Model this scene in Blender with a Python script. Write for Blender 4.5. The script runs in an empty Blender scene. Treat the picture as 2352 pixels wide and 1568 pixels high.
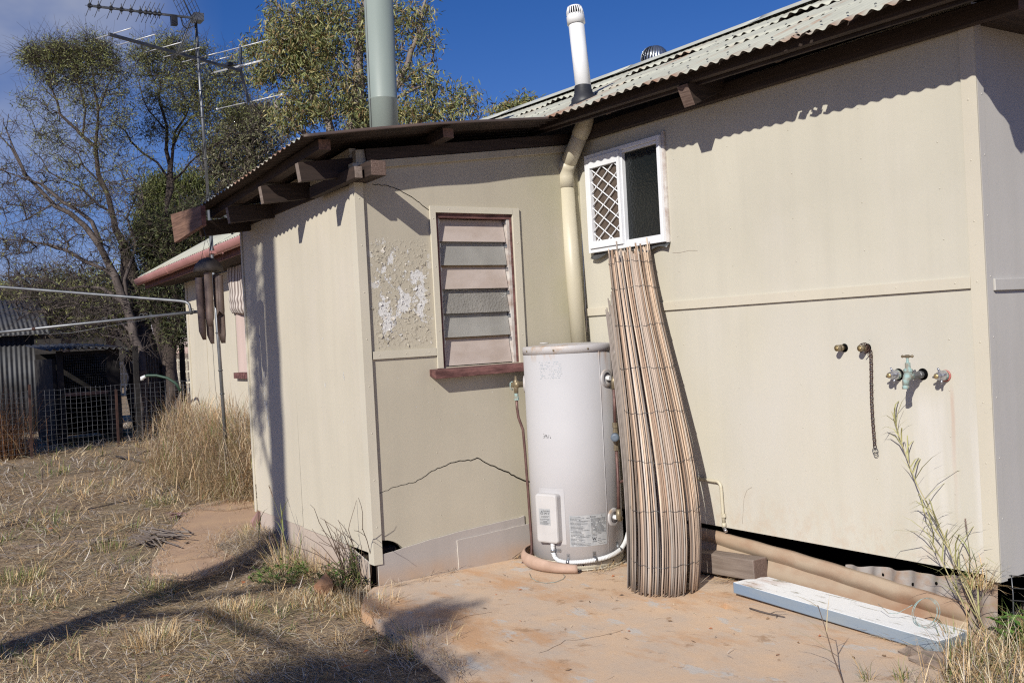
import bpy, bmesh, math, random
import numpy as np
from mathutils import Vector, Matrix
random.seed(7); RNG = np.random.default_rng(11)
S = bpy.context.scene; COL = S.collection
R = math.radians

# ---------------- camera, sky, sun, exposure ----------------
CAM_POS = np.array([5.4971, -4.20475, 1.4532])
FOC = 2306.3; PC = (1176.0, 784.0)          # focal length and centre in a 2352 x 1568 picture
def cam_axes(yaw=R(33.12184), pit=R(-0.39112), rol=R(-3.0179)):
    fw = np.array([-math.cos(yaw)*math.cos(pit), math.sin(yaw)*math.cos(pit), math.sin(pit)])
    rt = np.cross(fw, [0, 0, 1]); rt /= np.linalg.norm(rt); up = np.cross(rt, fw)
    return fw, rt*math.cos(rol)+up*math.sin(rol), -rt*math.sin(rol)+up*math.cos(rol)
FW, RT, UP = cam_axes()
def depth(u, v, d):
    return CAM_POS + FW*d + RT*((u-PC[0])*d/FOC) - UP*((v-PC[1])*d/FOC)
def ground_at(u, v, z=0.0):
    d = FW + RT*((u-PC[0])/FOC) - UP*((v-PC[1])/FOC)
    return CAM_POS + d*((z-CAM_POS[2])/d[2])
cd = bpy.data.cameras.new("camera"); cam = bpy.data.objects.new("camera", cd); COL.objects.link(cam)
M = Matrix.Identity(4)
for i in range(3):
    M[i][0] = RT[i]; M[i][1] = UP[i]; M[i][2] = -FW[i]; M[i][3] = CAM_POS[i]
cam.matrix_world = M
cd.sensor_width = 36.0; cd.lens = 36.0*FOC/2352.0; cd.clip_start = 0.05; cd.clip_end = 3000
S.camera = cam

SUN = np.array([0.62, -1.0, 0.72]); SUN /= np.linalg.norm(SUN)
SUN_EL = math.asin(SUN[2]); SUN_AZ = math.atan2(SUN[0], SUN[1])
W = bpy.data.worlds.new("World"); S.world = W; W.use_nodes = True
nt = W.node_tree; nt.nodes.clear()
out = nt.nodes.new('ShaderNodeOutputWorld'); bg = nt.nodes.new('ShaderNodeBackground')
sky = nt.nodes.new('ShaderNodeTexSky'); sky.sky_type = 'NISHITA'; sky.sun_disc = False
sky.sun_elevation = SUN_EL; sky.sun_rotation = SUN_AZ
sky.air_density = 1.0; sky.dust_density = 0.0; sky.ozone_density = 4.0; sky.altitude = 300
bg.inputs['Strength'].default_value = 0.052
# thin cloud in the upper left of the sky
tc = nt.nodes.new('ShaderNodeTexCoord')
def wn(t, **k):
    n = nt.nodes.new(t)
    for a, b in k.items(): setattr(n, a, b)
    return n
cdir = depth(-20, 0, 1.0)-CAM_POS; cdir /= np.linalg.norm(cdir)
dot = wn('ShaderNodeVectorMath', operation='DOT_PRODUCT'); dot.inputs[1].default_value = cdir
nt.links.new(tc.outputs['Generated'], dot.inputs[0])
mr = wn('ShaderNodeMapRange'); mr.inputs['From Min'].default_value = 0.982; mr.inputs['From Max'].default_value = 1.0
nt.links.new(dot.outputs['Value'], mr.inputs['Value'])
mp = wn('ShaderNodeMapping'); mp.inputs['Scale'].default_value = (3.0, 3.0, 5.0)
nt.links.new(tc.outputs['Generated'], mp.inputs['Vector'])
no = wn('ShaderNodeTexNoise'); no.inputs['Scale'].default_value = 2.6; no.inputs['Detail'].default_value = 5; no.inputs['Roughness'].default_value = 0.45
nt.links.new(mp.outputs['Vector'], no.inputs['Vector'])
mr2 = wn('ShaderNodeMapRange'); mr2.inputs['From Min'].default_value = 0.30; mr2.inputs['From Max'].default_value = 0.72
nt.links.new(no.outputs['Fac'], mr2.inputs['Value'])
mu = wn('ShaderNodeMath', operation='MULTIPLY'); nt.links.new(mr.outputs[0], mu.inputs[0]); nt.links.new(mr2.outputs[0], mu.inputs[1])
mu2 = wn('ShaderNodeMath', operation='MULTIPLY'); nt.links.new(mu.outputs[0], mu2.inputs[0]); mu2.inputs[1].default_value = 0.75
mx = wn('ShaderNodeMix', data_type='RGBA'); mx.inputs['B'].default_value = (10.5, 10.7, 11.5, 1)
hs = wn('ShaderNodeHueSaturation'); hs.inputs['Saturation'].default_value = 1.30
tn = wn('ShaderNodeMix', data_type='RGBA', blend_type='MULTIPLY'); tn.inputs['Factor'].default_value = 1; tn.inputs['B'].default_value = (1.45, 1.13, 1.56, 1)
nt.links.new(sky.outputs[0], hs.inputs['Color']); nt.links.new(hs.outputs[0], tn.inputs['A'])
nt.links.new(mu2.outputs[0], mx.inputs['Factor']); nt.links.new(tn.outputs['Result'], mx.inputs['A'])
nt.links.new(mx.outputs['Result'], bg.inputs['Color']); nt.links.new(bg.outputs[0], out.inputs[0])

sl = bpy.data.lights.new("sun", 'SUN'); sl.energy = 5.0; sl.angle = R(0.53); sl.color = (1.0, 0.965, 0.88)
so = bpy.data.objects.new("sun", sl); COL.objects.link(so)
so.rotation_euler = Vector(SUN).to_track_quat('Z', 'Y').to_euler(); so.location = (6, -8, 9)
S.view_settings.view_transform = 'Standard'; S.view_settings.look = 'None'
S.view_settings.exposure = -0.04; S.view_settings.gamma = 1.0; S.view_settings.use_curve_mapping = False
S.render.engine = 'CYCLES'; S.cycles.max_bounces = 6; S.cycles.diffuse_bounces = 2; S.cycles.use_denoising = False; S.cycles.sample_clamp_indirect = 2.5; S.cycles.filter_width = 1.2; S.cycles.adaptive_threshold = 0.005; S.cycles.transparent_max_bounces = 12

# ---------------- helpers: materials ----------------
class NT:
    def __init__(s, name):
        s.m = bpy.data.materials.new(name); s.m.use_nodes = True; s.t = s.m.node_tree; s.t.nodes.clear()
        s.o = s.t.nodes.new('ShaderNodeOutputMaterial'); s.p = s.t.nodes.new('ShaderNodeBsdfPrincipled')
        s.t.links.new(s.p.outputs[0], s.o.inputs[0]); s.tc = s.t.nodes.new('ShaderNodeTexCoord')
    def n(s, t, **k):
        x = s.t.nodes.new(t)
        for a, b in k.items(): setattr(x, a, b)
        return x
    def l(s, a, b): s.t.links.new(a, b)
    def noise(s, scale, detail=4, rough=0.55, stretch=(1, 1, 1), src='Object', w=0):
        mp = s.n('ShaderNodeMapping'); mp.inputs['Scale'].default_value = stretch; mp.inputs['Location'].default_value = (w, w*1.7, w*.3)
        s.l(s.tc.outputs[src], mp.inputs[0]); n = s.n('ShaderNodeTexNoise')
        n.inputs['Scale'].default_value = scale; n.inputs['Detail'].default_value = detail; n.inputs['Roughness'].default_value = rough
        s.l(mp.outputs[0], n.inputs[0]); return n.outputs['Fac']
    def ramp(s, v, a, b, lo=0.0, hi=1.0, smooth=False):
        m = s.n('ShaderNodeMapRange'); m.inputs['From Min'].default_value = a; m.inputs['From Max'].default_value = b
        m.inputs['To Min'].default_value = lo; m.inputs['To Max'].default_value = hi
        if smooth: m.interpolation_type = 'SMOOTHSTEP'
        s.l(v, m.inputs['Value']); return m.outputs[0]
    def math(s, op, a, b=None):
        m = s.n('ShaderNodeMath', operation=op)
        for i, x in enumerate((a, b)):
            if x is None: continue
            if isinstance(x, (int, float)): m.inputs[i].default_value = x
            else: s.l(x, m.inputs[i])
        return m.outputs[0]
    def mix(s, f, a, b):
        m = s.n('ShaderNodeMix', data_type='RGBA')
        for k, x in (('Factor', f), ('A', a), ('B', b)):
            i = m.inputs[k]
            if isinstance(x, (int, float)): i.default_value = x
            elif isinstance(x, tuple): i.default_value = x + (1,) if len(x) == 3 else x
            else: s.l(x, i)
        return m.outputs['Result']
    def bump(s, h, strength=0.3, dist=0.01):
        b = s.n('ShaderNodeBump'); b.inputs['Strength'].default_value = strength; b.inputs['Distance'].default_value = dist
        s.l(h, b.inputs['Height']); s.l(b.outputs[0], s.p.inputs['Normal'])
    def xyz(s):
        x = s.n('ShaderNodeSeparateXYZ'); s.l(s.tc.outputs['Object'], x.inputs[0]); return x.outputs
    def done(s, col, rough=0.7, metal=0.0, spec=None):
        if isinstance(col, tuple): s.p.inputs['Base Color'].default_value = col + (1,)
        else: s.l(col, s.p.inputs['Base Color'])
        if isinstance(rough, (int, float)): s.p.inputs['Roughness'].default_value = rough
        else: s.l(rough, s.p.inputs['Roughness'])
        s.p.inputs['Metallic'].default_value = metal
        if spec is not None: s.p.inputs['Specular IOR Level'].default_value = spec
        return s.m
def mul(c, f): return tuple(x*f for x in c)
def mottled(name, c, c2, scale=6, stretch=(1, 1, 1), rough=0.7, metal=0.0, lo=0.4, hi=0.65, bump=0.15, bs=None, bd=0.004, detail=5):
    k = NT(name); n = k.noise(scale, detail, 0.6, stretch)
    if bump: k.bump(k.noise(bs or scale*6, 3, 0.6, stretch), bump, bd)
    return k.done(k.mix(k.ramp(n, lo, hi), c, c2), rough, metal)

def wall_paint(name, c, dirt=(0.50, 0.36, 0.24), streak=0.10, low=None):
    """old painted fibre cement sheet: faint vertical brushing, patchy chalking, splash dust at the foot"""
    k = NT(name)
    a = k.mix(k.ramp(k.noise(1.3, 4, 0.55), 0.35, 0.7), c, mul(c, 0.90))
    b = k.mix(k.math('MULTIPLY', k.ramp(k.noise(9, 3, 0.6, (1, 1, .06)), 0.45, 0.72), streak*3), a, mul(c, 0.80))
    pat = k.ramp(k.noise(2.2, 5, 0.6, (1, 1, .5), w=4), 0.52, 0.75)
    b = k.mix(k.math('MULTIPLY', pat, 0.35), b, (c[0]*1.04, c[1]*1.03, c[2]*1.12))
    if low:
        z = k.xyz()[2]; f = k.ramp(z, low[1], low[2], 1, 0, True)
        f = k.math('MULTIPLY', f, k.ramp(k.noise(2.5, 4, .6, (1, 1, .35), w=2), .3, .62))
        b = k.mix(f, b, low[0])
    xx, yy, zz = k.xyz()
    if name == 'cream_paint_pale':   # rust run under the right-hand tap, splashed dust along the foot
        run = k.math('MULTIPLY', k.ramp(k.math('ABSOLUTE', k.math('ADD', xx, k.math('ADD', -2.735, k.math('MULTIPLY', k.noise(5, 2), .02)))), .004, .014, 1, 0), k.math('MULTIPLY', k.ramp(zz, .45, .95, 0, 1), k.ramp(zz, 1.05, 1.13, 1, 0)))
        b = k.mix(k.math('MULTIPLY', run, .45), b, (.52, .35, .26))
        wipe = k.math('MULTIPLY', k.math('MULTIPLY', k.ramp(xx, 2.3, 2.5, 0, 1), k.ramp(zz, 1.0, 1.12, 1, 0)), k.ramp(k.noise(7, 3, .6, (1, 1, .08), w=3), .45, .62)); b = k.mix(k.math('MULTIPLY', wipe, .4), b, (.72, .69, .66))
        spl = k.math('MULTIPLY', k.ramp(zz, .26, .55, 1, 0), k.ramp(k.noise(16, 5, .7, (1, 1, .7), w=5), .45, .65)); b = k.mix(k.math('MULTIPLY', spl, .5), b, (.52, .39, .28))
    sp = k.ramp(k.noise(60, 2, 0.5), 0.70, 0.74)
    b = k.mix(k.math('MULTIPLY', sp, 0.25), b, mul(c, 0.6))
    h = k.math('ADD', k.math('MULTIPLY', k.noise(45, 3, .6), 0.6), k.noise(3, 3, .5))
    k.bump(h, 0.10, 0.006)
    return k.done(b, 0.62)

CREAM = (0.61, 0.55, 0.44)
MAT = {}
MAT['cream'] = wall_paint('cream_paint', CREAM)
MAT['cream_big'] = wall_paint('cream_paint_pale', (0.59, 0.55, 0.45), low=((0.585, 0.55, 0.48), 1.0, 2.0))
MAT['cream_trim'] = wall_paint('cream_trim_paint', (0.62, 0.565, 0.455), streak=.05)
MAT['side_wall'] = wall_paint('greyish_cream_paint', (0.56, 0.53, 0.49))
MAT['olive_trim'] = wall_paint('weathered_trim', (0.50, 0.44, 0.33), streak=.3)

def louvre_wall_mat():
    k = NT('peeling_paint'); c = (0.52, 0.465, 0.365); x, y, z = k.xyz()
    a = k.mix(k.ramp(k.noise(1.6, 4, 0.55), 0.35, 0.7), c, mul(c, 0.88))
    a = k.mix(k.math('MULTIPLY', k.ramp(k.noise(9, 3, .6, (1, 1, .06)), .45, .72), .25), a, mul(c, .8))
    # greenish mould to the right end of the wall
    g = k.math('MULTIPLY', k.ramp(y, -0.75, -0.05, 0, 1), k.ramp(k.noise(2.0, 4, .6), .35, .65))
    a = k.mix(k.math('MULTIPLY', g, .55), a, (0.40, 0.38, 0.22))
    def box(lo, hi, v, s): return k.math('MULTIPLY', k.ramp(v, lo-s, lo+s, 0, 1), k.ramp(v, hi-s, hi+s, 1, 0))
    # main peeling area left of the window, flaking most near its middle
    m = k.math('MULTIPLY', box(-1.60, -1.215, y, .035), box(1.42, 2.06, z, .03))
    blob = k.noise(7.5, 6, .62, (1, 1, .9), w=3)
    fine = k.noise(42, 4, .6)
    core = k.math('MULTIPLY', box(-1.50, -1.24, y, .09), box(1.58, 1.98, z, .12))
    th = k.math('ADD', blob, k.math('MULTIPLY', core, .055))
    peel = k.math('MULTIPLY', m, k.ramp(k.math('ADD', th, k.math('MULTIPLY', fine, .10)), .640, .655))
    small = k.math('MULTIPLY', m, k.ramp(k.math('ADD', fine, k.math('MULTIPLY', blob, .3)), .80, .815))
    peel = k.math('MAXIMUM', peel, k.math('MULTIPLY', small, .9))
    low = k.math('MULTIPLY', k.math('MULTIPLY', box(-1.5, -.75, y, .1), box(.85, 1.3, z, .08)), k.ramp(k.noise(60, 3, .6, w=9), .69, .70))
    peel = k.math('MAXIMUM', peel, k.math('MULTIPLY', low, .8))
    col = k.mix(peel, a, (0.68, 0.66, 0.635))
    blister = k.math('MULTIPLY', m, k.ramp(fine, .52, .62))
    h = k.math('ADD', k.math('MULTIPLY', peel, -1.0), k.math('MULTIPLY', blister, .7))
    h = k.math('ADD', h, k.math('MULTIPLY', k.noise(45, 3, .6), .12)); k.bump(h, .7, .004)
    return k.done(col, .65)
MAT['louvre_wall'] = louvre_wall_mat()

def timber(name, c, c2, axis=0, s=14, rough=.8):
    k = NT(name); st = [1.0, 1.0, 1.0]; st[axis] = .06
    g = k.noise(s*4, 5, .65, tuple(st)); big = k.noise(3, 3, .5)
    col = k.mix(k.ramp(g, .38, .66), c, c2); col = k.mix(k.ramp(big, .4, .75), col, mul(c2, .7))
    k.bump(g, .5, .004); return k.done(col, rough)
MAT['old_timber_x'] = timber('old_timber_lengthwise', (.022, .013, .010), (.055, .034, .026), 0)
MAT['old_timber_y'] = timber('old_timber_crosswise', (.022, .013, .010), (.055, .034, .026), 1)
MAT['grey_timber'] = timber('weathered_grey_timber', (.16, .115, .09), (.30, .24, .20), 0)
MAT['end_grain'] = timber('end_grain', (.10, .06, .045), (.22, .15, .12), 0, 30)
MAT['rust_timber'] = timber('rusty_stained_timber', (.12, .062, .04), (.27, .15, .10), 0)
def roof_mat(name, base, rust_amt=.5, nscale=2.4):
    k = NT(name)
    a = k.mix(k.ramp(k.noise(5, 4, .6), .35, .7), base, mul(base, .84))
    r = k.noise(nscale, 6, .62, (2.6, .30, .30), w=5); f = k.ramp(r, .585-.06*rust_amt, .68)
    f2 = k.math('MULTIPLY', f, k.ramp(k.noise(30, 3, .6), .3, .6))
    a = k.mix(k.math('MULTIPLY', f2, rust_amt), a, (.34, .14, .06))
    x, y, z = k.xyz()
    lip = k.math('MULTIPLY', k.ramp(y, -.41, -.33, 1, 0), k.ramp(k.noise(6, 4, .6, (1, .2, .2), w=8), .42, .6))
    if rust_amt > .3: a = k.mix(k.math('MULTIPLY', lip, .8), a, (.26, .10, .045))
    k.bump(k.noise(18, 3, .6), .12, .01); return k.done(a, .62)
MAT['roof'] = roof_mat('pale_green_roof_iron', (.50, .495, .41), .85)
MAT['roof_ridge'] = roof_mat('ridge_iron', (.55, .55, .48), .25)
MAT['roof_under'] = mottled('rusty_roof_underside', (.024, .015, .012), (.05, .032, .026), 5, rough=.75)
MAT['iron_lip'] = mottled('rusty_iron_edge', (.07, .05, .042), (.13, .085, .065), 7, (1, .4, 1), rough=.6)
MAT['dark'] = NT('dark_void').done((.006, .006, .006), 1.0, spec=0)  # black stands in for the shade in hollows and unlit rooms
MAT['crack'] = NT('open_crack').done((.02, .017, .013), 1.0, spec=0)
MAT['skirt'] = wall_paint('raw_grey_sheet', (.43, .385, .355), streak=.12, low=((.44, .32, .235), .02, .14))
MAT['fibro_edge'] = NT('broken_sheet_edge').done((.72, .66, .58), .8)
MAT['white_pvc'] = mottled('white_plastic_pipe', (.80, .80, .80), (.74, .73, .72), 4, rough=.35, bump=0)
MAT['cream_pipe'] = mottled('cream_painted_pipe', (.57, .515, .395), (.52, .465, .345), 3, (1, 1, .3), rough=.45, bump=.05)
MAT['black_rubber'] = mottled('black_rubber', (.018, .018, .020), (.035, .035, .04), 6, rough=.5)
MAT['green_flue'] = mottled('grey_green_flue_paint', (.275, .315, .285), (.23, .27, .245), 3, (1, 1, .2), rough=.45, bump=.05)
MAT['alu'] = mottled('bare_aluminium', (.62, .64, .66), (.45, .47, .5), 5, rough=.3, metal=.9, bump=.1)
MAT['galv'] = mottled('galvanised_steel', (.22, .225, .235), (.15, .155, .165), 8, rough=.45, metal=.6, bump=.1)
MAT['dark_metal'] = mottled('dark_weathered_metal', (.09, .095, .10), (.15, .15, .155), 8, rough=.5, metal=.5)
MAT['rust_steel'] = mottled('rusty_steel', (.036, .017, .013), (.075, .033, .023), 14, rough=.85)
MAT['rod_alu'] = NT('dull_alloy_rod').done((.62, .62, .62), .4, .3)
MAT['white_frame'] = mottled('white_window_frame', (.80, .81, .84), (.76, .76, .78), 4, rough=.35, bump=.03)
MAT['grimy_frame'] = mottled('grimy_white_paint', (.62, .58, .54), (.38, .30, .26), 14, rough=.6)
MAT['maroon'] = mottled('flaking_maroon_paint', (.085, .034, .031), (.22, .10, .09), 26, (1, .25, 1), rough=.75, bump=.6)
MAT['pink_blade'] = mottled('pinkish_louvre_board', (.50, .42, .375), (.43, .35, .30), 5, (1, 1, 2), rough=.7, bump=.12)
MAT['edge_glue'] = mottled('tan_louvre_edge', (.42, .31, .20), (.34, .24, .15), 18, rough=.7)
def glass(name, c, rough, alpha, bs=90, st=.5):
    k = NT(name); v = k.n('ShaderNodeTexVoronoi'); v.inputs['Scale'].default_value = bs; k.l(k.tc.outputs['Object'], v.inputs[0])
    k.bump(v.outputs['Distance'], st, .004); k.p.inputs['Alpha'].default_value = alpha
    return k.done(k.mix(k.ramp(k.noise(5, 3), .3, .7), c, mul(c, .75)), rough)
MAT['frost'] = glass('frosted_louvre_glass', (.40, .385, .355), .25, .84, 160, .25)
MAT['pebble'] = glass('pebbled_louvre_glass', (.33, .31, .28), .16, .9, 75, .9)
MAT['dark_glass'] = glass('dark_obscure_glass', (.010, .013, .014), .30, .97, 60, .5)
MAT['fly_screen'] = mottled('brown_dusty_insect_screen', (.085, .060, .045), (.12, .09, .07), 20, rough=.9)
MAT['tank'] = None
def tank_mat():
    k = NT('tank_enamel'); c = (.49, .475, .48); x, y, z = k.xyz()
    a = k.mix(k.ramp(k.noise(2.2, 4, .55), .4, .7), c, mul(c, .94))
    # rust runs under the lid, on the side away from the wall corner
    top = k.math('MULTIPLY', k.ramp(z, .92, 1.28, 0, 1), k.ramp(k.math('ADD', x, k.math('MULTIPLY', y, 1.0)), .22, .30, 0, 1))
    f = k.math('MULTIPLY', top, k.ramp(k.noise(9, 4, .6, (1, 1, .12)), .4, .62)); a = k.mix(f, a, (.33, .18, .085)); rim = k.math('MULTIPLY', k.ramp(z, 1.27, 1.33, 0, 1), k.ramp(k.noise(14, 4, .65, (1, 1, .3), w=3), .5, .62)); a = k.mix(k.math('MULTIPLY', rim, .6), a, (.40, .26, .15))
    # scuffs
    sc = k.ramp(k.noise(26, 5, .7, (1, 1, .8), w=6), .705, .72); a = k.mix(k.math('MULTIPLY', sc, .5), a, (.35, .33, .32))
    dust = k.math('MULTIPLY', k.ramp(z, .0, .28, 1, 0), k.ramp(k.noise(3, 4, .6), .3, .7)); a = k.mix(k.math('MULTIPLY', dust, .45), a, (.52, .40, .30))
    k.bump(k.noise(3, 2, .5), .05, .01); return k.done(a, .6, spec=.12)
MAT['tank'] = tank_mat()
MAT['tank_lid'] = mottled('tank_lid_enamel', (.50, .475, .47), (.42, .28, .17), 7, rough=.5, lo=.54, hi=.68, bump=0)
MAT['box_plastic'] = mottled('off_white_plastic_cover', (.56, .54, .53), (.50, .48, .47), 5, rough=.4, bump=.03)
MAT['label_grey'] = mottled('silver_grey_label', (.36, .37, .38), (.46, .46, .46), 30, rough=.4)
MAT['ink'] = NT('dark_print').done((.05, .05, .055), .6)
MAT['faint_ink'] = NT('faded_blue_print').done((.42, .45, .48), .6)
MAT['conduit'] = mottled('pale_corrugated_conduit', (.74, .75, .76), (.62, .61, .60), 12, rough=.45)
MAT['copper'] = mottled('tarnished_copper', (.115, .058, .052), (.19, .11, .095), 16, rough=.5, metal=.4)
MAT['verdigris'] = mottled('verdigris_brass', (.30, .44, .42), (.27, .24, .19), 40, rough=.7, lo=.4, hi=.6)
MAT['brass'] = mottled('tarnished_brass', (.30, .24, .15), (.20, .16, .11), 30, rough=.45, metal=.5)
MAT['brass_end'] = NT('worn_brass_end').done((.50, .38, .19), .4, .6)
MAT['chrome'] = mottled('pitted_chrome', (.55, .56, .60), (.34, .34, .38), 40, rough=.25, metal=.85)
MAT['blue_grey_cap'] = NT('blue_grey_knob').done((.12, .15, .19), .5)
MAT['red_ring'] = NT('red_ring').done((.45, .14, .12), .5)
MAT['terracotta'] = mottled('pinkish_old_pipe_shell', (.50, .345, .265), (.40, .27, .20), 9, rough=.85, bump=.4)
MAT['plank_blue'] = mottled('faded_blue_paint', (.20, .265, .35), (.27, .31, .34), 6, (.3, 1, 1), rough=.7, bump=.3)
def plank_top():
    k = NT('flaking_white_paint'); x, y, z = k.xyz()
    n = k.noise(55, 6, .72, (.10, 1, 1)); big = k.noise(2.6, 4, .6, (1, 2.0, 1), w=3)
    edge = k.math('MULTIPLY', k.ramp(y, -.02, .12, 0, 1), k.ramp(x, -.45, .35, 0, 1))
    g = k.math('ADD', n, k.math('ADD', k.math('MULTIPLY', k.ramp(big, .42, .72), .10), k.math('MULTIPLY', edge, .10)))
    f = k.ramp(g,   .625, .66); a = k.mix(f, (.82, .815, .80), (.30, .28, .21))
    d = k.math('MULTIPLY', k.ramp(k.noise(9, 4, .65, (.6, 1, 1), w=12), .45, .62), k.ramp(x, -.50, -.32, 1, 0)); a = k.mix(k.math('MULTIPLY', d, .55), a, (.47, .31, .23))
    k.bump(k.math('MULTIPLY', g, -1), .4, .003); return k.done(a, .75)
MAT['plank_white'] = plank_top()
MAT['tan_iron'] = mottled('dusty_tan_iron', (.40, .305, .215), (.31, .18, .11), 5, (.5, 1, 1), rough=.75, lo=.45, hi=.68, bump=.25)
MAT['grey_iron'] = mottled('stained_grey_iron', (.30, .27, .245), (.27, .175, .115), 11, rough=.6, bump=.15)
MAT['pink_gutter'] = mottled('dusty_pink_gutter_paint', (.46, .225, .205), (.40, .19, .17), 3, rough=.5, bump=.05)
MAT['pink_blind'] = mottled('pale_pink_blind', (.60, .47, .42), (.55, .42, .37), 3, (1, 1, .2), rough=.8)
MAT['shade_dark_timber'] = mottled('shade_darkened_old_board', (.010, .008, .007), (.026, .021, .019), 6, rough=.9)  # old boards darkened so their colour carries the shade under the trees
MAT['shed_iron'] = mottled('old_shed_iron', (.055, .056, .062), (.028, .026, .026), 4, rough=.6, bump=.1)
MAT['chime_shell'] = mottled('dark_coconut_shell', (.055, .043, .036), (.10, .08, .068), 9, rough=.7)
MAT['bamboo_chime'] = mottled('weathered_chime_bamboo', (.24, .18, .15), (.12, .075, .06), 8, (1, 1, .12), rough=.6)
MAT['bark'] = mottled('rough_brown_bark', (.05, .036, .03), (.10, .075, .062), 10, (1, 1, .3), rough=.9, bump=.6, bd=.02)
MAT['pale_bark'] = mottled('pale_smooth_bark', (.26, .22, .19), (.17, .13, .11), 5, (1, 1, .4), rough=.8)
MAT['grey_bark'] = mottled('grey_dead_bark', (.12, .095, .085), (.065, .05, .044), 8, (1, 1, .3), rough=.9)
def concrete():
    k = NT('dusty_concrete'); c = (.66, .46, .30)
    a = k.mix(k.ramp(k.noise(2.0, 8, .68, w=2), .38, .66), c, (.52, .42, .335))
    a = k.mix(k.math('MULTIPLY', k.ramp(k.noise(2.2, 8, .66, (.7, 1.5, 1), w=7), .50, .62), .72), a, (.55, .295, .135))
    a = k.mix(k.math('MULTIPLY', k.ramp(k.noise(3.6, 9, .70, (.8, 1.4, 1), w=11), .575, .63), .8), a, (.53, .50, .46))
    a = k.mix(k.math('MULTIPLY', k.ramp(k.noise(7, 8, .72, w=31), .585, .65), .65), a, (.33, .19, .10))
    a = k.mix(k.math('MULTIPLY', k.ramp(k.noise(150, 3, .7), .58, .74), .55), a, (.33, .225, .15))
    v = k.n('ShaderNodeTexVoronoi'); v.inputs['Scale'].default_value = 220; k.l(k.tc.outputs['Object'], v.inputs[0])
    a = k.mix(k.math('MULTIPLY', k.ramp(v.outputs['Distance'], .12, .2, 1, 0), k.ramp(k.noise(20, 3, .6), .5, .6)), a, (.68, .58, .47))
    h = k.math('ADD', k.math('MULTIPLY', k.noise(120, 5, .75), .6), k.noise(8, 6, .6)); k.bump(h, .45, .008)
    return k.done(a, .88)
MAT['slab'] = concrete()
def path_m():
    k = NT('old_path_concrete'); a = k.mix(k.ramp(k.noise(3, 5, .6), .38, .68), (.50, .33, .205), (.41, .27, .18))
    k.bump(k.noise(60, 4, .65), .3, .006); return k.done(a, .9)
MAT['path'] = path_m()
def soil():
    k = NT('dry_lawn_soil'); a = k.mix(k.ramp(k.noise(2.2, 7, .68), .35, .65), (.37, .25, .155), (.47, .345, .215))
    a = k.mix(k.ramp(k.noise(22, 6, .75), .45, .64), a, (.17, .115, .075))
    a = k.mix(k.math('MULTIPLY', k.ramp(k.noise(.8, 5, .65, w=4), .5, .66), .35), a, (.17, .165, .07))
    s1 = k.noise(95, 3, .6, (1, .10, 1), w=2); s2 = k.noise(95, 3, .6, (.10, 1, 1), w=6); s3 = k.noise(70, 3, .6, (.35, .35, 1), w=9)
    st = k.math('MAXIMUM', k.ramp(s1, .56, .64), k.ramp(s2, .57, .65)); a = k.mix(k.math('MULTIPLY', st, .75), a, (.50, .37, .22)); a = k.mix(k.math('MULTIPLY', k.ramp(s3, .36, .44, 1, 0), .6), a, (.09, .06, .045))
    k.bump(k.math('ADD', k.noise(40, 5, .7), k.math('MULTIPLY', st, .5)), 1.0, .025); return k.done(a, .95)
MAT['soil'] = soil()
MAT['rock'] = mottled('red_brown_stone', (.36, .20, .115), (.27, .13, .07), 7, rough=.9, bump=.7, bd=.01)
MAT['pink_stone'] = mottled('pinkish_stone', (.34, .20, .18), (.27, .15, .13), 8, rough=.9, bump=.6)
def attr_mat(name, rough=.75, trans=0.0, spec=.3):
    k = NT(name); a = k.n('ShaderNodeVertexColor'); a.layer_name = 'tint'
    if trans:
        tr = k.n('ShaderNodeBsdfTranslucent'); k.l(a.outputs[0], tr.inputs[0]); ms = k.n('ShaderNodeMixShader'); ms.inputs[0].default_value = trans
        k.l(k.p.outputs[0], ms.inputs[1]); k.l(tr.outputs[0], ms.inputs[2]); k.l(ms.outputs[0], k.o.inputs[0])
    return k.done(a.outputs[0], rough, spec=spec)
MAT['leaf'] = attr_mat('leaf_tints', .55, .25)
MAT['straw'] = attr_mat('grass_tints', .8, .18)
MAT['slat'] = attr_mat('bamboo_slat_tints', .7, 0)

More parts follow.
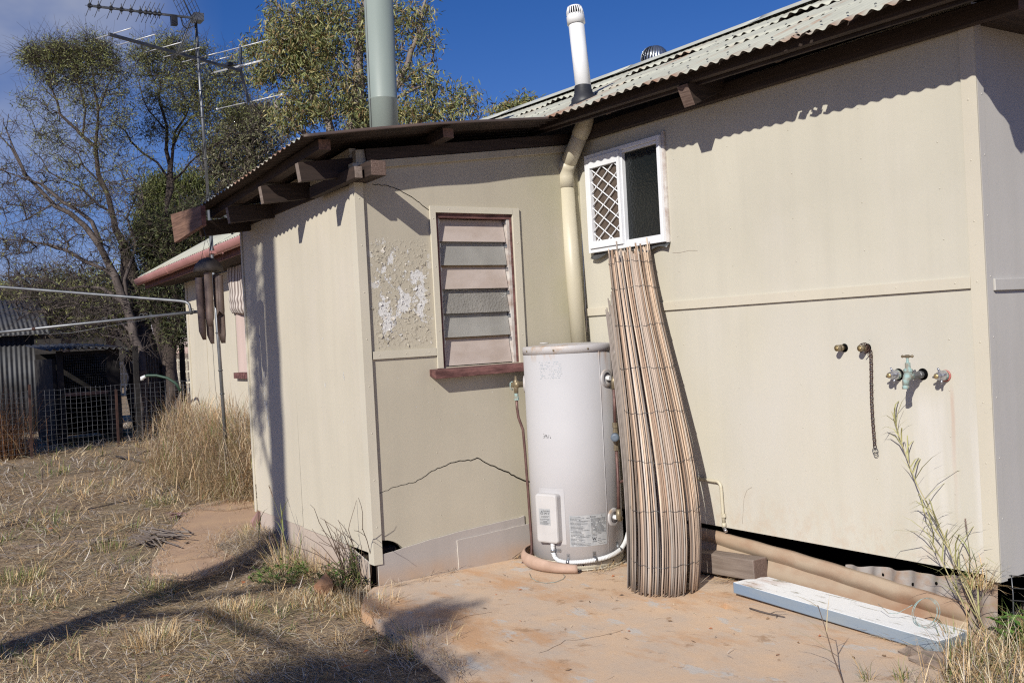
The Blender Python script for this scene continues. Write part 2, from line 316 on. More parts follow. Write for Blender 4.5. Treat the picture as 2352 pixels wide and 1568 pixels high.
# ---------------- helpers: meshes and objects ----------------
def wloc(o):
    v = Vector((0, 0, 0))
    while o is not None: v += o.location; o = o.parent
    return v
class MB:
    """collects faces in world coordinates; build() links them as one mesh object"""
    def __init__(s): s.v = []; s.f = []; s.mi = []; s.sm = []; s.mats = []
    def mat(s, m):
        m = MAT[m] if isinstance(m, str) else m
        if m not in s.mats: s.mats.append(m)
        return s.mats.index(m)
    def add(s, vs, fs, m, smooth=False):
        b = len(s.v); s.v += [tuple(map(float, x)) for x in vs]; i = s.mat(m)
        for f in fs: s.f.append([b+j for j in f]); s.mi.append(i); s.sm.append(smooth)
    def hexa(s, p, m, mats=None):
        # p: 8 points, bottom ring then top ring
        fs = [(3, 2, 1, 0), (4, 5, 6, 7), (0, 1, 5, 4), (1, 2, 6, 5), (2, 3, 7, 6), (3, 0, 4, 7)]
        b = len(s.v); s.v += [tuple(map(float, x)) for x in p]
        for n, f in enumerate(fs):
            s.f.append([b+j for j in f]); s.mi.append(s.mat(mats[n] if mats else m)); s.sm.append(False)
    def box(s, lo, hi, m, mats=None):
        (a, b, c), (d, e, f) = lo, hi
        s.hexa([(a, b, c), (d, b, c), (d, e, c), (a, e, c), (a, b, f), (d, b, f), (d, e, f), (a, e, f)], m, mats)
    def beam(s, p, q, w, h, m, up=(0, 0, 1), endm=None):
        """timber from p to q (centre line), w wide, h high"""
        p = np.array(p, float); q = np.array(q, float); d = q-p; d /= np.linalg.norm(d)
        sd = np.cross(d, up); sd /= np.linalg.norm(sd); u = np.cross(sd, d)
        P = []
        for c in (-1, 1):
            for e, (x, y) in ((p, (-1, 0)), (p, (1, 0)), (q, (1, 0)), (q, (-1, 0))):
                P.append(e+sd*(x*w/2)+u*(c*h/2))
        em = endm or m
        s.hexa(P, m, [m, m, em, m, em, m])
    def prism(s, pts, off, m, edge=None):
        """closed polygon pts extruded by vector off"""
        n = len(pts); off = np.array(off, float); A = [np.array(p, float) for p in pts]; B = [p+off for p in A]
        nrm = np.zeros(3)
        for i in range(n): nrm += np.cross(A[i], A[(i+1) % n])
        fw = list(range(n)); bk = list(range(n, 2*n))
        flip = np.dot(nrm, off) > 0
        s.add(A+B, [fw[::-1] if flip else fw, bk if flip else bk[::-1]], m)
        b = len(s.v)-2*n; ei = s.mat(edge or m)
        for i in range(n):
            j = (i+1) % n; f = [i, j, n+j, n+i]
            if not flip: f = f[::-1]
            s.f.append([b+k for k in f]); s.mi.append(ei); s.sm.append(False)
    def tube(s, pts, r, m, sides=10, cap=True, smooth=True):
        P = [np.array(p, float) for p in pts]; n = len(P); rr = [r]*n if isinstance(r, (int, float)) else list(r)
        T = []
        for i in range(n):
            t = P[min(i+1, n-1)]-P[max(i-1, 0)]; T.append(t/(np.linalg.norm(t)+1e-12))
        u = np.cross(T[0], (0, 0, 1));
        if np.linalg.norm(u) < .05: u = np.cross(T[0], (1, 0, 0))
        u /= np.linalg.norm(u); vs = []
        for i in range(n):
            u = u-T[i]*np.dot(u, T[i]); u /= np.linalg.norm(u)+1e-12; w = np.cross(T[i], u)
            for k in range(sides):
                a = 2*math.pi*k/sides; vs.append(P[i]+(u*math.cos(a)+w*math.sin(a))*rr[i])
        fs = [(i*sides+k, i*sides+(k+1) % sides, (i+1)*sides+(k+1) % sides, (i+1)*sides+k) for i in range(n-1) for k in range(sides)]
        b = len(s.v); s.add(vs, fs, m, smooth)
        if cap:
            i = s.mat(m)
            s.f.append([b+k for k in range(sides)][::-1]); s.mi.append(i); s.sm.append(False)
            s.f.append([b+(n-1)*sides+k for k in range(sides)]); s.mi.append(i); s.sm.append(False)
    def lathe(s, base, axis, prof, m, sides=24, smooth=True, capb=True, capt=True):
        """profile of (distance along axis, radius)"""
        b = np.array(base, float); ax = np.array(axis, float); ax /= np.linalg.norm(ax)
        u = np.cross(ax, (0, 0, 1))
        if np.linalg.norm(u) < .05: u = np.array((1., 0, 0))
        u /= np.linalg.norm(u); w = np.cross(ax, u); vs = []
        for d, r in prof:
            for k in range(sides):
                a = 2*math.pi*k/sides; vs.append(b+ax*d+(u*math.cos(a)+w*math.sin(a))*r)
        n = len(prof)
        fs = [(i*sides+k, i*sides+(k+1) % sides, (i+1)*sides+(k+1) % sides, (i+1)*sides+k) for i in range(n-1) for k in range(sides)]
        o = len(s.v); s.add(vs, fs, m, smooth); i = s.mat(m)
        if capb: s.f.append([o+k for k in range(sides)][::-1]); s.mi.append(i); s.sm.append(False)
        if capt: s.f.append([o+(n-1)*sides+k for k in range(sides)]); s.mi.append(i); s.sm.append(False)
    def grid(s, fn, nu, nv, m, smooth=True, flip=False):
        vs = [fn(i/nu, j/nv) for j in range(nv+1) for i in range(nu+1)]
        fs = []
        for j in range(nv):
            for i in range(nu):
                a = j*(nu+1)+i; q = (a, a+1, a+nu+2, a+nu+1); fs.append(q[::-1] if flip else q)
        s.add(vs, fs, m, smooth)
    def ribbon(s, pts, wid, nrm, m, off=.0015):
        """flat strip along pts lying on a surface with normal nrm"""
        P = [np.array(p, float) for p in pts]; N = np.array(nrm, float); vs = []
        for i, p in enumerate(P):
            t = P[min(i+1, len(P)-1)]-P[max(i-1, 0)]; t /= np.linalg.norm(t); sd = np.cross(N, t)
            w = wid[i] if not isinstance(wid, (int, float)) else wid
            vs += [p+sd*w/2+N*off, p-sd*w/2+N*off]
        s.add(vs, [(2*i+1, 2*i+3, 2*i+2, 2*i) for i in range(len(P)-1)], m)
    def build(s, name, parent=None, loc=None, bevel=0, solid=0, autosmooth=False, under=None, sharp=None):
        L = wloc(parent) if parent is not None else Vector((0, 0, 0) if loc is None else tuple(map(float, loc)))
        me = bpy.data.meshes.new(name); a = np.array(s.v, float)-np.array(L)
        me.from_pydata(a.tolist(), [], s.f)
        for m in s.mats: me.materials.append(m)
        me.polygons.foreach_set('material_index', s.mi); me.polygons.foreach_set('use_smooth', s.sm); me.update()
        o = bpy.data.objects.new(name, me); COL.objects.link(o)
        if parent is not None: o.parent = parent
        else: o.location = L
        if under:
            me.materials.append(MAT[under])
        if solid:
            md = o.modifiers.new('thickness', 'SOLIDIFY'); md.thickness = solid; md.offset = -1
            if under: md.material_offset = len(s.mats); md.material_offset_rim = 0
        if bevel:
            md = o.modifiers.new('bevel', 'BEVEL'); md.width = bevel; md.segments = 2; md.limit_method = 'ANGLE'; md.angle_limit = R(40)
        return o
def tag(o, label=None, cat=None, group=None, kind=None):
    if label: o['label'] = label
    if cat: o['category'] = cat
    if group: o['group'] = group
    if kind: o['kind'] = kind
    return o
def thing(name, loc, label, cat, group=None):
    o = bpy.data.objects.new(name, None); COL.objects.link(o); o.location = tuple(map(float, loc)); o.empty_display_size = .1
    return tag(o, label, cat, group)
def fastmesh(name, V, F4, F3, col, mat, parent=None, loc=(0, 0, 0)):
    """big meshes from numpy arrays; col is a colour for each vertex"""
    L = np.array(wloc(parent)) if parent is not None else np.array(loc, float)
    me = bpy.data.meshes.new(name); me.vertices.add(len(V)); me.vertices.foreach_set('co', (V-L).astype(np.float32).ravel())
    F4 = np.zeros((0, 4), int) if F4 is None else F4; F3 = np.zeros((0, 3), int) if F3 is None else F3
    nl = F4.size+F3.size; me.loops.add(nl); me.loops.foreach_set('vertex_index', np.concatenate([F4.ravel(), F3.ravel()]).astype(np.int32))
    me.polygons.add(len(F4)+len(F3)); st = np.concatenate([np.arange(len(F4))*4, F4.size+np.arange(len(F3))*3]).astype(np.int32)
    me.polygons.foreach_set('loop_start', st)
    me.update(calc_edges=True); me.validate()
    if col is not None:
        a = me.color_attributes.new('tint', 'FLOAT_COLOR', 'POINT'); c4 = np.ones((len(V), 4), np.float32); c4[:, :3] = col; a.data.foreach_set('color', c4.ravel())
    me.materials.append(MAT[mat] if isinstance(mat, str) else mat)
    o = bpy.data.objects.new(name, me); COL.objects.link(o)
    if parent is not None: o.parent = parent
    else: o.location = L
    return o
def text_mesh(body, size, name='lettering'):
    """flat letters as (vertices, faces) in the xy plane, centred in x"""
    c = bpy.data.curves.new(name, 'FONT'); c.body = body; c.size = size; c.align_x = 'CENTER'; c.resolution_u = 2
    o = bpy.data.objects.new(name, c); COL.objects.link(o); bpy.context.view_layer.update()
    me = bpy.data.meshes.new_from_object(o.evaluated_get(bpy.context.evaluated_depsgraph_get()))
    v = [tuple(x.co) for x in me.vertices]; f = [list(p.vertices) for p in me.polygons]
    bpy.data.objects.remove(o); bpy.data.curves.remove(c); bpy.data.meshes.remove(me)
    return v, f
def arc(c, r, a0, a1, n, ax=0):
    out_ = []
    for i in range(n+1):
        a = R(a0+(a1-a0)*i/n); out_.append((c[0]+r*math.cos(a), c[1]+r*math.sin(a)))
    return out_
def corrugated(mb, fn, width, length, m, pitch=.076, amp=.0085, nl=3, per=8, ph=0.0):
    """sheet: fn(u metres across, v metres along) -> (point, normal)"""
    nu = int(width/pitch*per)
    def g(a, b):
        u = a*width; p, n = fn(u, b*length)
        return np.array(p)+np.array(n)*(amp*math.sin(2*math.pi*u/pitch+ph))
    mb.grid(g, nu, nl, m)
def jit(a): return RNG.uniform(-a, a)

# ---------------- house ----------------
MAT['end_skirt'] = wall_paint('pinkish_base_sheet', (.52, .43, .36), streak=.15, low=((.45, .33, .25), -.02, .12))
MAT['fibro_white'] = NT('bare_white_undercoat').done((.70, .69, .67), .8)
MAT['hair_crack'] = NT('hairline_crack').done((.30, .24, .19), .9)
house = thing('house', (0, 0, 0), 'cream fibro house with a lean-to and a rust-streaked pale corrugated iron roof', 'house')
BX = 2.916                       # right-hand corner of the long wall
def wall_cells(mb, us, zs, solid, P, m):
    """panel split at us / zs; solid(i, j) says which cells are filled; P(u, z, side) gives the points"""
    for i in range(len(us)-1):
        for j in range(len(zs)-1):
            if not solid(i, j): continue
            a, b, c, d = us[i], us[i+1], zs[j], zs[j+1]
            mb.hexa([P(a, c, 0), P(b, c, 0), P(b, c, 1), P(a, c, 1), P(a, d, 0), P(b, d, 0), P(b, d, 1), P(a, d, 1)], m)
# long wall (y = 0) with its window opening
mb = MB(); WX0, WX1, WZ0, WZ1 = .125, .855, 1.985, 2.615
wall_cells(mb, [.0, WX0, WX1, BX-.001], [.262, 1.552, WZ0, WZ1, 2.82], lambda i, j: not (i == 1 and j == 2),
           lambda u, z, s: (u, .0+.045*s, z), 'cream_big')
mb.build('long_wall', house)
# side wall past the right-hand corner (x = BX)
mb = MB(); mb.hexa([(BX-.045, .0462, .245), (BX-.001, .0462, .245), (BX-.001, 3.2, .22), (BX-.045, 3.2, .22), (BX-.045, .0462, 2.75), (BX-.001, .0462, 2.75), (BX-.001, 3.2, 3.0), (BX-.045, 3.2, 3.0)], 'side_wall')
tag(mb.build('side_wall', house), 'greyish wall round the right-hand corner')
# back and floor, closing the house
mb = MB(); mb.box((-2.1, 2.9, .25), (BX-.05, 2.95, 3.0), 'cream'); mb.build('back_wall', house)
mb = MB(); mb.box((-2.05, .05, .30), (BX-.06, 2.89, .36), 'shade_dark_timber'); mb.build('floor', house)
# black sheets behind the windows stand in for the unlit rooms
mb = MB(); mb.box((.02, .30, 1.7), (1.2, .32, 2.75), 'dark'); mb.box((-.36, -1.5, .4), (-.34, -.15, 2.55), 'dark'); mb.build('dark_room_sheet', house)
# lean-to: louvre wall (x = 0), facing right
LY0, LY1, LZ0, LZ1 = -1.145, -.572, 1.272, 2.238     # louvre opening
mb = MB(); ys = [-1.66, -1.625, -1.585, -1.55, -1.515, -1.475, LY0, LY1, -.001]
zs = [.275, LZ0, LZ1, 2.50]; ys = [-1.66, LY0, LY1, -.001]
wall_cells(mb, ys, zs, lambda i, j: not (i == 1 and j == 1), lambda u, z, s: (-.045*s, u, z), 'louvre_wall')
mb.prism([(0, -.001, .165), (0, -.001, .2749), (0, -1.66, .2749), (0, -1.66, .262), (0, -1.62, .263), (0, -1.585, .258), (0, -1.55, .246), (0, -1.52, .228), (0, -1.495, .205), (0, -1.475, .182), (0, -1.465, .165)], (-.045, 0, 0), 'louvre_wall')
# wedge closing the wall up to the sloping roof
mb.prism([(0, -1.66, 2.5), (0, -.001, 2.5), (0, -.001, 2.80), (0, -1.66, 2.60)], (-.045, 0, 0), 'louvre_wall')
mb.build('louvre_wall', house)
# lean-to: end wall (y = -1.67) of two sheets with an open joint
mb = MB(); J = -1.155
mb.hexa([(-2.13, -1.67, .205), (J-.004, -1.67, .20), (J-.004, -1.63, .20), (-2.13, -1.63, .205), (-2.13, -1.67, 2.47), (J-.003, -1.67, 2.56), (J-.003, -1.63, 2.56), (-2.13, -1.63, 2.47)], 'cream')
mb.hexa([(J+.012, -1.674, .195), (-.056, -1.674, .185), (-.056, -1.634, .185), (J+.012, -1.634, .195), (J+.002, -1.674, 2.56), (-.056, -1.674, 2.62), (-.056, -1.634, 2.62), (J+.002, -1.634, 2.56)], 'cream')
mb.hexa([(J-.0045, -1.6695, .2), (J+.0125, -1.6695, .2), (J+.0125, -1.60, .2), (J-.0045, -1.60, .2), (J-.0035, -1.6695, 2.5), (J+.0025, -1.6695, 2.5), (J+.0025, -1.60, 2.5), (J-.0035, -1.60, 2.5)], 'dark')
mb.build('end_wall', house)
mb = MB(); mb.box((-2.132, -1.629, .2), (-2.09, 0, 2.55), 'cream'); mb.build('far_wall', house)
# corner trims, cover strips
mb = MB(); mb.box((-.055, -1.690, .125), (.006, -1.676, 2.52), 'cream_trim'); mb.box((.0065, -1.690, .125), (.018, -1.632, 2.52), 'cream_trim')
mb.box((-.055, -1.6755, .125), (.0062, -1.6745, 2.52), 'cream_trim')
for z in np.arange(.35, 2.4, .28): mb.lathe((.018, -1.66, z), (1, 0, 0), [(0, .005), (.0015, .004), (.002, .001)], 'cream_trim', 8)
mb.build('corner_trim', house, bevel=.002)
mb = MB(); mb.box((-2.142, -1.682, .19), (-2.115, -1.6705, 2.46), 'cream_trim'); mb.build('corner_trim', house, bevel=.002)
mb = MB(); mb.box((BX-.062, -.012, .24), (BX+.0105, -.0015, 2.76), 'cream_trim'); mb.box((BX, -.0012, .24), (BX+.0105, .046, 2.75), 'side_wall')
for z in np.arange(.5, 2.4, .27):
    mb.lathe((BX-.03, -.012, z), (0, -1, 0), [(0, .005), (.0015, .004), (.002, .001)], 'cream_trim', 8)
    mb.lathe((BX+.0105, .028, z+.02), (1, 0, 0), [(0, .005), (.0015, .004), (.002, .001)], 'side_wall', 8)
mb.build('corner_trim', house, bevel=.002)
def bevel_strip(mb, P, m):
    mb.hexa(P, m)
mb = MB(); mb.box((.02, -.014, 1.552), (BX-.063, -.0015, 1.603), 'cream_trim')
for x in np.arange(.3, 2.8, .31): mb.lathe((x, -.014, 1.58), (0, -1, 0), [(0, .005), (.0015, .004), (.002, .001)], 'cream_trim', 8)
mb.build('cover_strip', house, bevel=.003)
mb = MB(); mb.box((BX+.0005, .058, 1.536), (BX+.013, 2.5, 1.589), 'side_wall'); mb.build('cover_strip', house, bevel=.003)
mb = MB(); mb.box((.0015, -1.622, 1.348), (.013, LY0-.042, 1.395), 'cream_trim')
for y in (-1.58, -1.4, -1.24): mb.lathe((.013, y, 1.372), (1, 0, 0), [(0, .005), (.0015, .004), (.002, .001)], 'cream_trim', 8)
mb.build('cover_strip', house, bevel=.002)
# cracks in the lean-to wall sheets
mb = MB()
def crackline(pts, w0, w1, jitter=.004):
    P = []
    for (a, b) in zip(pts[:-1], pts[1:]):
        n = max(3, int(math.hypot(b[0]-a[0], b[1]-a[1])/.02))
        for i in range(n): P.append((a[0]+(b[0]-a[0])*i/n+jit(jitter*.5), a[1]+(b[1]-a[1])*i/n+jit(jitter)))
    P.append(pts[-1]); k = len(P)
    mb.ribbon([(0, y, z) for y, z in P], [w0+(w1-w0)*i/k for i in range(k)], (1, 0, 0), 'crack')
crackline([(-1.56, 2.40), (-1.46, 2.395), (-1.38, 2.37), (-1.28, 2.32), (-1.18, 2.25)], .004, .005)
mb.build('crack', house); mb = MB()
crackline([(-1.63, .545), (-1.5, .575), (-1.38, .585), (-1.26, .635), (-1.14, .668), (-1.06, .675), (-.98, .673), (-.93, .683)], .002, .006)
crackline([(-.93, .683), (-.85, .635), (-.72, .57), (-.6, .50), (-.5, .47)], .006, .010)
mb.build('crack', house)
# loose flakes of paint on the peeling patch
mb = MB(); fl = []
for c, n, sx, sz in (((-1.53, 1.985), 40, .035, .05), ((-1.40, 1.80), 30, .09, .07), ((-1.22, 1.86), 30, .06, .07), ((-1.4, 1.66), 60, .13, .04), ((-1.52, 1.55), 34, .05, .06),
                     ((-1.36, 1.58), 30, .08, .03), ((-1.35, 1.47), 30, .1, .03), ((-1.25, 1.53), 24, .03, .08), ((-1.4, 1.72), 60, .17, .26)):
    for _ in range(int(n*.6)): fl.append((c[0]+RNG.normal()*sx, c[1]+RNG.normal()*sz))
for y, z in fl:
    if not (-1.62 < y < -1.21 and 1.40 < z < 2.07): continue
    s = abs(RNG.normal())*.0055+.0025; a = RNG.uniform(0, 6.28); lift = RNG.uniform(.002, .008); k = RNG.integers(4, 6)
    pts = []
    for i in range(k):
        t = a+6.283*i/k+jit(.4); r = s*RNG.uniform(.6, 1.3); pts.append((.0018+lift*max(0, math.cos(t-a)), y+r*math.cos(t), z+r*math.sin(t)))
    mb.add(pts, [list(range(k))], 'louvre_wall' if RNG.random() < .72 else 'fibro_edge')
mb.build('paint_flake', house, solid=.0008)['kind'] = 'stuff'
mb = MB()
for cx_, cz__, n_, sx_, sz_ in ((-1.86, 1.52, 7, .02, .02), (-1.80, 1.15, 14, .012, .07), (-1.77, .98, 12, .012, .06), (-1.62, 1.18, 10, .012, .05), (-1.84, 1.30, 5, .01, .05), (-1.72, .75, 12, .02, .12), (-.32, 1.22, 5, .006, .05), (-.55, .9, 4, .2, .4)):
    for _ in range(n_):
        x = cx_+RNG.normal()*sx_; z = cz__+RNG.normal()*sz_; s_ = abs(RNG.normal())*.006+.003; P_ = []
        for i in range(6): t_ = 6.283*i/6+jit(.4); P_.append((x+s_*.55*math.cos(t_), -1.6712-(.004 if x > J else 0), z+s_*1.6*math.sin(t_)*RNG.uniform(.6, 1.2)))
        mb.add(P_, [list(range(6))], 'fibro_white')
mb.build('paint_chip', house)['kind'] = 'stuff'
mb = MB()
for x in (.95, 1.4, 1.85, 2.3, 2.72):
    for z in np.arange(.4, 2.6, .23): mb.lathe((x+jit(.01), -.0005, z+jit(.02)), (0, -1, 0), [(0, .0042), (.001, .0035), (.0016, .001)], 'cream_big', 8)
for x in (-1.95, -1.6, -1.2, -1.1, -.7, -.2):
    for z in np.arange(.3, 2.3, .25): mb.lathe((x+jit(.01), -1.6702-(.004 if x > J else 0), z+jit(.02)), (0, -1, 0), [(0, .0042), (.001, .0035), (.0016, .001)], 'cream', 8)
for y in (-1.2, -.9, -.55):
    for z in np.arange(.35, 1.2, .2): mb.lathe((-.0003, y+jit(.02), z+jit(.02)), (1, 0, 0), [(0, .0045), (.001, .0035), (.0016, .001)], 'louvre_wall', 8)
mb.build('nail_head', house)['kind'] = 'stuff'
# hairline cracks low on the long wall
mb = MB()
for pts in (((1.46, .52), (1.42, .50), (1.395, .45), (1.38, .38), (1.37, .30)), ((.90, 1.90), (.96, 1.895), (1.05, 1.90), (1.12, 1.893))):
    mb.ribbon([(x+jit(.003), 0, z) for x, z in pts], .0016, (0, -1, 0), 'hair_crack', .0012); mb.build('crack', house); mb = MB()
# raw grey skirting sheets under the lean-to
mb = MB(); 
top = [(-1.662, .178)]+[(y, .178+.085*(y+1.66)/1.06+jit(.003)+.012*math.sin((y+1.66)*3.0)) for y in np.arange(-1.6, -.6, .06)]+[(-.60, .268)]
mb.prism([(.004, y, z) for y, z in top]+[(.004, -.60, -.03), (.004, -1.662, -.03)], (.006, 0, 0), 'skirt', 'fibro_edge'); mb.build('skirting_sheet', house)
mb = MB(); top = [(-1.118, .187)]+[(y, .187+.022*(y+1.118)/.5+jit(.002)) for y in np.arange(-1.05, -.3, .06)]+[(-.26, .222)]
mb.prism([(.0115, y, z) for y, z in top]+[(.0115, -.26, -.03), (.0115, -1.113, -.03)], (.006, 0, 0), 'skirt', 'fibro_edge'); mb.build('skirting_sheet', house)
mb = MB(); top = [(-2.06, .202), (-1.5, .200), (-1.0, .197), (-.6, .19), (-.36, .17), (-.12, .12)]
mb.prism([(x, -1.664, z) for x, z in top]+[(-.12, -1.664, -.12), (-2.06, -1.664, -.12)], (0, .006, 0), 'end_skirt', 'fibro_edge'); mb.build('skirting_sheet', house)
# dark stumps / bearer seen in the gap at the corner
mb = MB(); mb.box((-.16, -1.60, -.05), (-.06, -1.50, .2), 'old_timber_y', None); mb.box((-.30, -1.62, -.05), (-.19, -1.54, .13), 'old_timber_y'); mb.build('stump', house, bevel=.004)
mb = MB(); mb.box((.02, .25, -.04), (BX-.2, 2.8, -.02), 'dark'); mb.box((-2.05, -1.45, -.04), (-.12, 2.8, -.02), 'dark'); mb.box((-2.05, -1.47, -.04), (-.2, -1.45, .32), 'dark'); mb.box((.05, .5, -.05), (BX-.1, .52, .3), 'dark'); mb.build('under_floor_shade', house)  # black sheets put the deep shade below the floor into the colour

# roof of the house: short sheets lapped in three rows, ridge and back slope
PIT = R(24); EY = -.41
def roof_z(x, y): return 2.823-.020*(x-.5)+(y-EY)*math.tan(PIT)
RN = np.array([0, -math.sin(PIT), math.cos(PIT)])
mb = MB(); X0, X1 = -4.4, 3.37
def rowfn(y0, lift):
    def f(u, v):
        x = X0+u; y = y0+v*math.cos(PIT); e = lift*max(0, 1-v/.5)*(1+.5*math.sin(x*5)+.4*math.sin(x*13+1))
        if y0 == EY:   # bent, nibbled eave
            e += (.006*math.sin(x*2.1)+.004*math.sin(x*7))*max(0, 1-v/.3)
        return (x, y, roof_z(x, y)+.012*math.sin(x*.9)), RN*1 if e == 0 else RN
    def g(u, v):
        p, n = f(u, v); x = p[0]; e = lift*max(0, 1-v/.4)*(1+.6*math.sin(x*5)+.5*math.sin(x*13+1))
        if y0 == EY: e += (.005*math.sin(x*2.1)+.004*math.sin(x*7.3))*max(0, 1-v/.3)
        return np.array(p)+RN*e, n
    return g
HOLES = [(2.235, -.395, .016, .022), (2.165, -.392, .015, .014), (2.262, -.372, .010, .014), (2.330, -.385, .014, .020), (2.05, -.327, .006, .006), (2.523, -.333, .007, .008), (2.818, -.308, .009, .012), (1.70, -.34, .006, .006), (2.40, -.30, .005, .006)]
for y0, y1, lf in ((EY, .13, 0), (.05, .66, .006), (.54, 1.22, .016)):
    f0 = len(mb.f); corrugated(mb, rowfn(y0, lf), X1-X0, (y1-y0)/math.cos(PIT), 'roof', nl=60 if y0 == EY else 4, ph=y0*3)
    if y0 == EY:     # rusted-through holes near the eave
        keep = [True]*len(mb.f)
        for i in range(f0, len(mb.f)):
            q = np.mean([mb.v[j] for j in mb.f[i]], axis=0)
            if q[1] > -.27 or q[0] < 1.6: continue
            for hx, hy, ra, rb in HOLES:
                if ((q[0]-hx)/ra)**2+((q[1]-hy)/rb)**2 < 1+.5*math.sin(q[0]*700+q[1]*900): keep[i] = False
        mb.f = [f for f, k_ in zip(mb.f, keep) if k_]; mb.mi = [f for f, k_ in zip(mb.mi, keep) if k_]; mb.sm = [f for f, k_ in zip(mb.sm, keep) if k_]
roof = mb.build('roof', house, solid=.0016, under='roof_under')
RZ = roof_z(.5, 1.22)
mb = MB()
mb.grid(lambda a, b: (X0+a*(X1-X0), 1.22+b*2.1, roof_z(X0+a*(X1-X0), 1.22)-b*1.0), 4, 1, 'roof'); mb.build('back_roof', house, solid=.002, under='roof_under')
mb = MB(); prof = [(-.17, -.066), (-.15, -.058), (-.05, -.012), (-.018, .012), (0, .02), (.018, .012), (.05, -.012), (.15, -.06)]
seg = [-4.4, -2.6, -.85, .62, 1.35, X1]
for n, (a, b) in enumerate(zip(seg[:-1], seg[1:])):
    k = .004*(n % 2)+.006
    mb.grid(lambda s, t: (a+s*(b+.05-a), 1.22+prof[min(int(t*7+.001), 7)][0], roof_z(a+s*(b-a), 1.22)+.012*math.sin((a+s*(b-a))*.9)+prof[min(int(t*7+.001), 7)][1]+k+.012), 6, 7, 'roof_ridge')
mb.build('ridge_cap', house, solid=.0015)
# roof nails
mb = MB()
for y in (-.30, .16, .70, 1.08):
    for i in range(int((X1+1.0)/.152)):
        x = -1.0+i*.152; p = np.array((x, y, roof_z(x, y)+.012*math.sin(x*.9)))+RN*.011
        mb.lathe(p, RN, [(0, .007), (.004, .006), (.006, .002)], 'dark_metal', 6)
mb.build('roof_nail', house)['kind'] = 'stuff'
# eave timbers
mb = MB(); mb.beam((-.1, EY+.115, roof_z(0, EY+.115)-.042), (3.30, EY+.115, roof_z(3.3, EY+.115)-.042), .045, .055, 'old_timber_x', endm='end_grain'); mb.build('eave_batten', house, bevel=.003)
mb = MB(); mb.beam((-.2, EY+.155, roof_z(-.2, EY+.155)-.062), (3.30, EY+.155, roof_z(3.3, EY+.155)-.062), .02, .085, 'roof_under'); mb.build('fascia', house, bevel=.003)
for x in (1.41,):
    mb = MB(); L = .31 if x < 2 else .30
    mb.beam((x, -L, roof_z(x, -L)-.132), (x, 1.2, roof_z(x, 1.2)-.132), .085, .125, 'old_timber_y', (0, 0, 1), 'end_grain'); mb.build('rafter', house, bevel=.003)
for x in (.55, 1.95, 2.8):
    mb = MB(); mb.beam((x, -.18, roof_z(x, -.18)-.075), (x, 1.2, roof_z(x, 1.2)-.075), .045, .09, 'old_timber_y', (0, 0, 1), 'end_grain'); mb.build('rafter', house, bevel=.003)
mb = MB(); mb.beam((-.02, -.03, 2.775), (3.16, -.03, 2.745), .05, .085, 'old_timber_x', endm='end_grain'); mb.build('top_plate', house, bevel=.004)
# gable rafter on the right-hand end
mb = MB(); mb.beam((3.34, EY+.02, roof_z(3.34, EY)-.05), (3.34, 1.28, roof_z(3.34, 1.28)-.05), .03, .10, 'old_timber_y'); mb.build('barge_board', house, bevel=.003)
mb = MB(); mb.box((BX-.2, .05, 2.72), (3.33, 1.3, 2.735), 'old_timber_y'); mb.build('soffit', house)

# lean-to roof
def lt_z(x, y): return 2.612+.136*(y+2.08)+.058*(x-.22)
AN = np.array([-.058, -.136, 1.0]); AN /= np.linalg.norm(AN)
AX0, AX1 = -2.0, .225
mb = MB()
corrugated(mb, lambda u, v: ((AX0+u, -2.08+v, lt_z(AX0+u, -2.08+v)+.004*math.sin(u*4)+.012*math.sin(v*2.2)), AN), AX1-AX0, 1.85, 'roof', nl=6, ph=1.0)
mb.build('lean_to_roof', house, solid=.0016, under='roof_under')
# rolled-down verge of the last sheet
mb = MB()
vp = [(-.030, .006), (-.01, .010), (.006, .010), (.016, .006), (.022, -.001), (.024, -.010)]
def verge(a, b):
    y = -2.08+a*1.78; k = min(int(b*5+.001), 5); w = .010*math.sin(y*4.1)+.006*math.sin(y*9)
    return (AX1+vp[k][0]+(w*.5 if k > 3 else 0), y, lt_z(AX1, y)+.012*math.sin((y+2.08)*2.2)+vp[k][1])
mb.grid(verge, 40, 5, 'iron_lip', flip=True); mb.build('roof_verge', house, solid=.0016, under='roof_under')
# purlins running along x with broken ends past the wall
for y, e, nm in ((-1.925, .165, 1), (-1.13, .20, 0)):
    mb = MB(); h = .062 if nm else .06
    mb.beam((AX0+.05, y, lt_z(AX0+.05, y)-.012-h/2), (e, y, lt_z(e, y)-.012-h/2), .075, h, 'old_timber_x', endm='rust_timber'); mb.build('purlin', house, bevel=.004)
# rafter tails over the end wall
for x in (-.07, -.72, -1.41, -1.93):
    mb = MB(); y0 = -2.0 if x > -1.9 else -2.05
    mb.beam((x, y0, lt_z(x, y0)-.145), (x, -.25, lt_z(x, -.25)-.145), .05, .112, 'old_timber_y', (0, 0, 1), 'grey_timber'); mb.build('rafter', house, bevel=.003)
# wall plate whose sawn end sticks out at the corner
mb = MB(); mb.beam((-2.1, -1.632, 2.425), (.27, -1.645, 2.450), .095, .088, 'old_timber_x', endm='end_grain'); mb.build('wall_plate', house, bevel=.004)
mb = MB(); mb.beam((-.5, -1.735, 2.415), (.19, -1.735, 2.435), .05, .07, 'old_timber_x', endm='grey_timber'); mb.build('wall_plate', house, bevel=.004)
# sloping trims over the louvre wall
mb = MB(); mb.beam((.012, -1.60, 2.512), (.012, -.09, 2.695), .022, .045, 'olive_trim', (0, 0, 1)); mb.build('head_trim', house, bevel=.002)
mb = MB(); mb.beam((.005, -1.60, 2.572), (.005, -.05, 2.765), .03, .07, 'old_timber_y', (0, 0, 1)); mb.build('top_plate', house, bevel=.002)
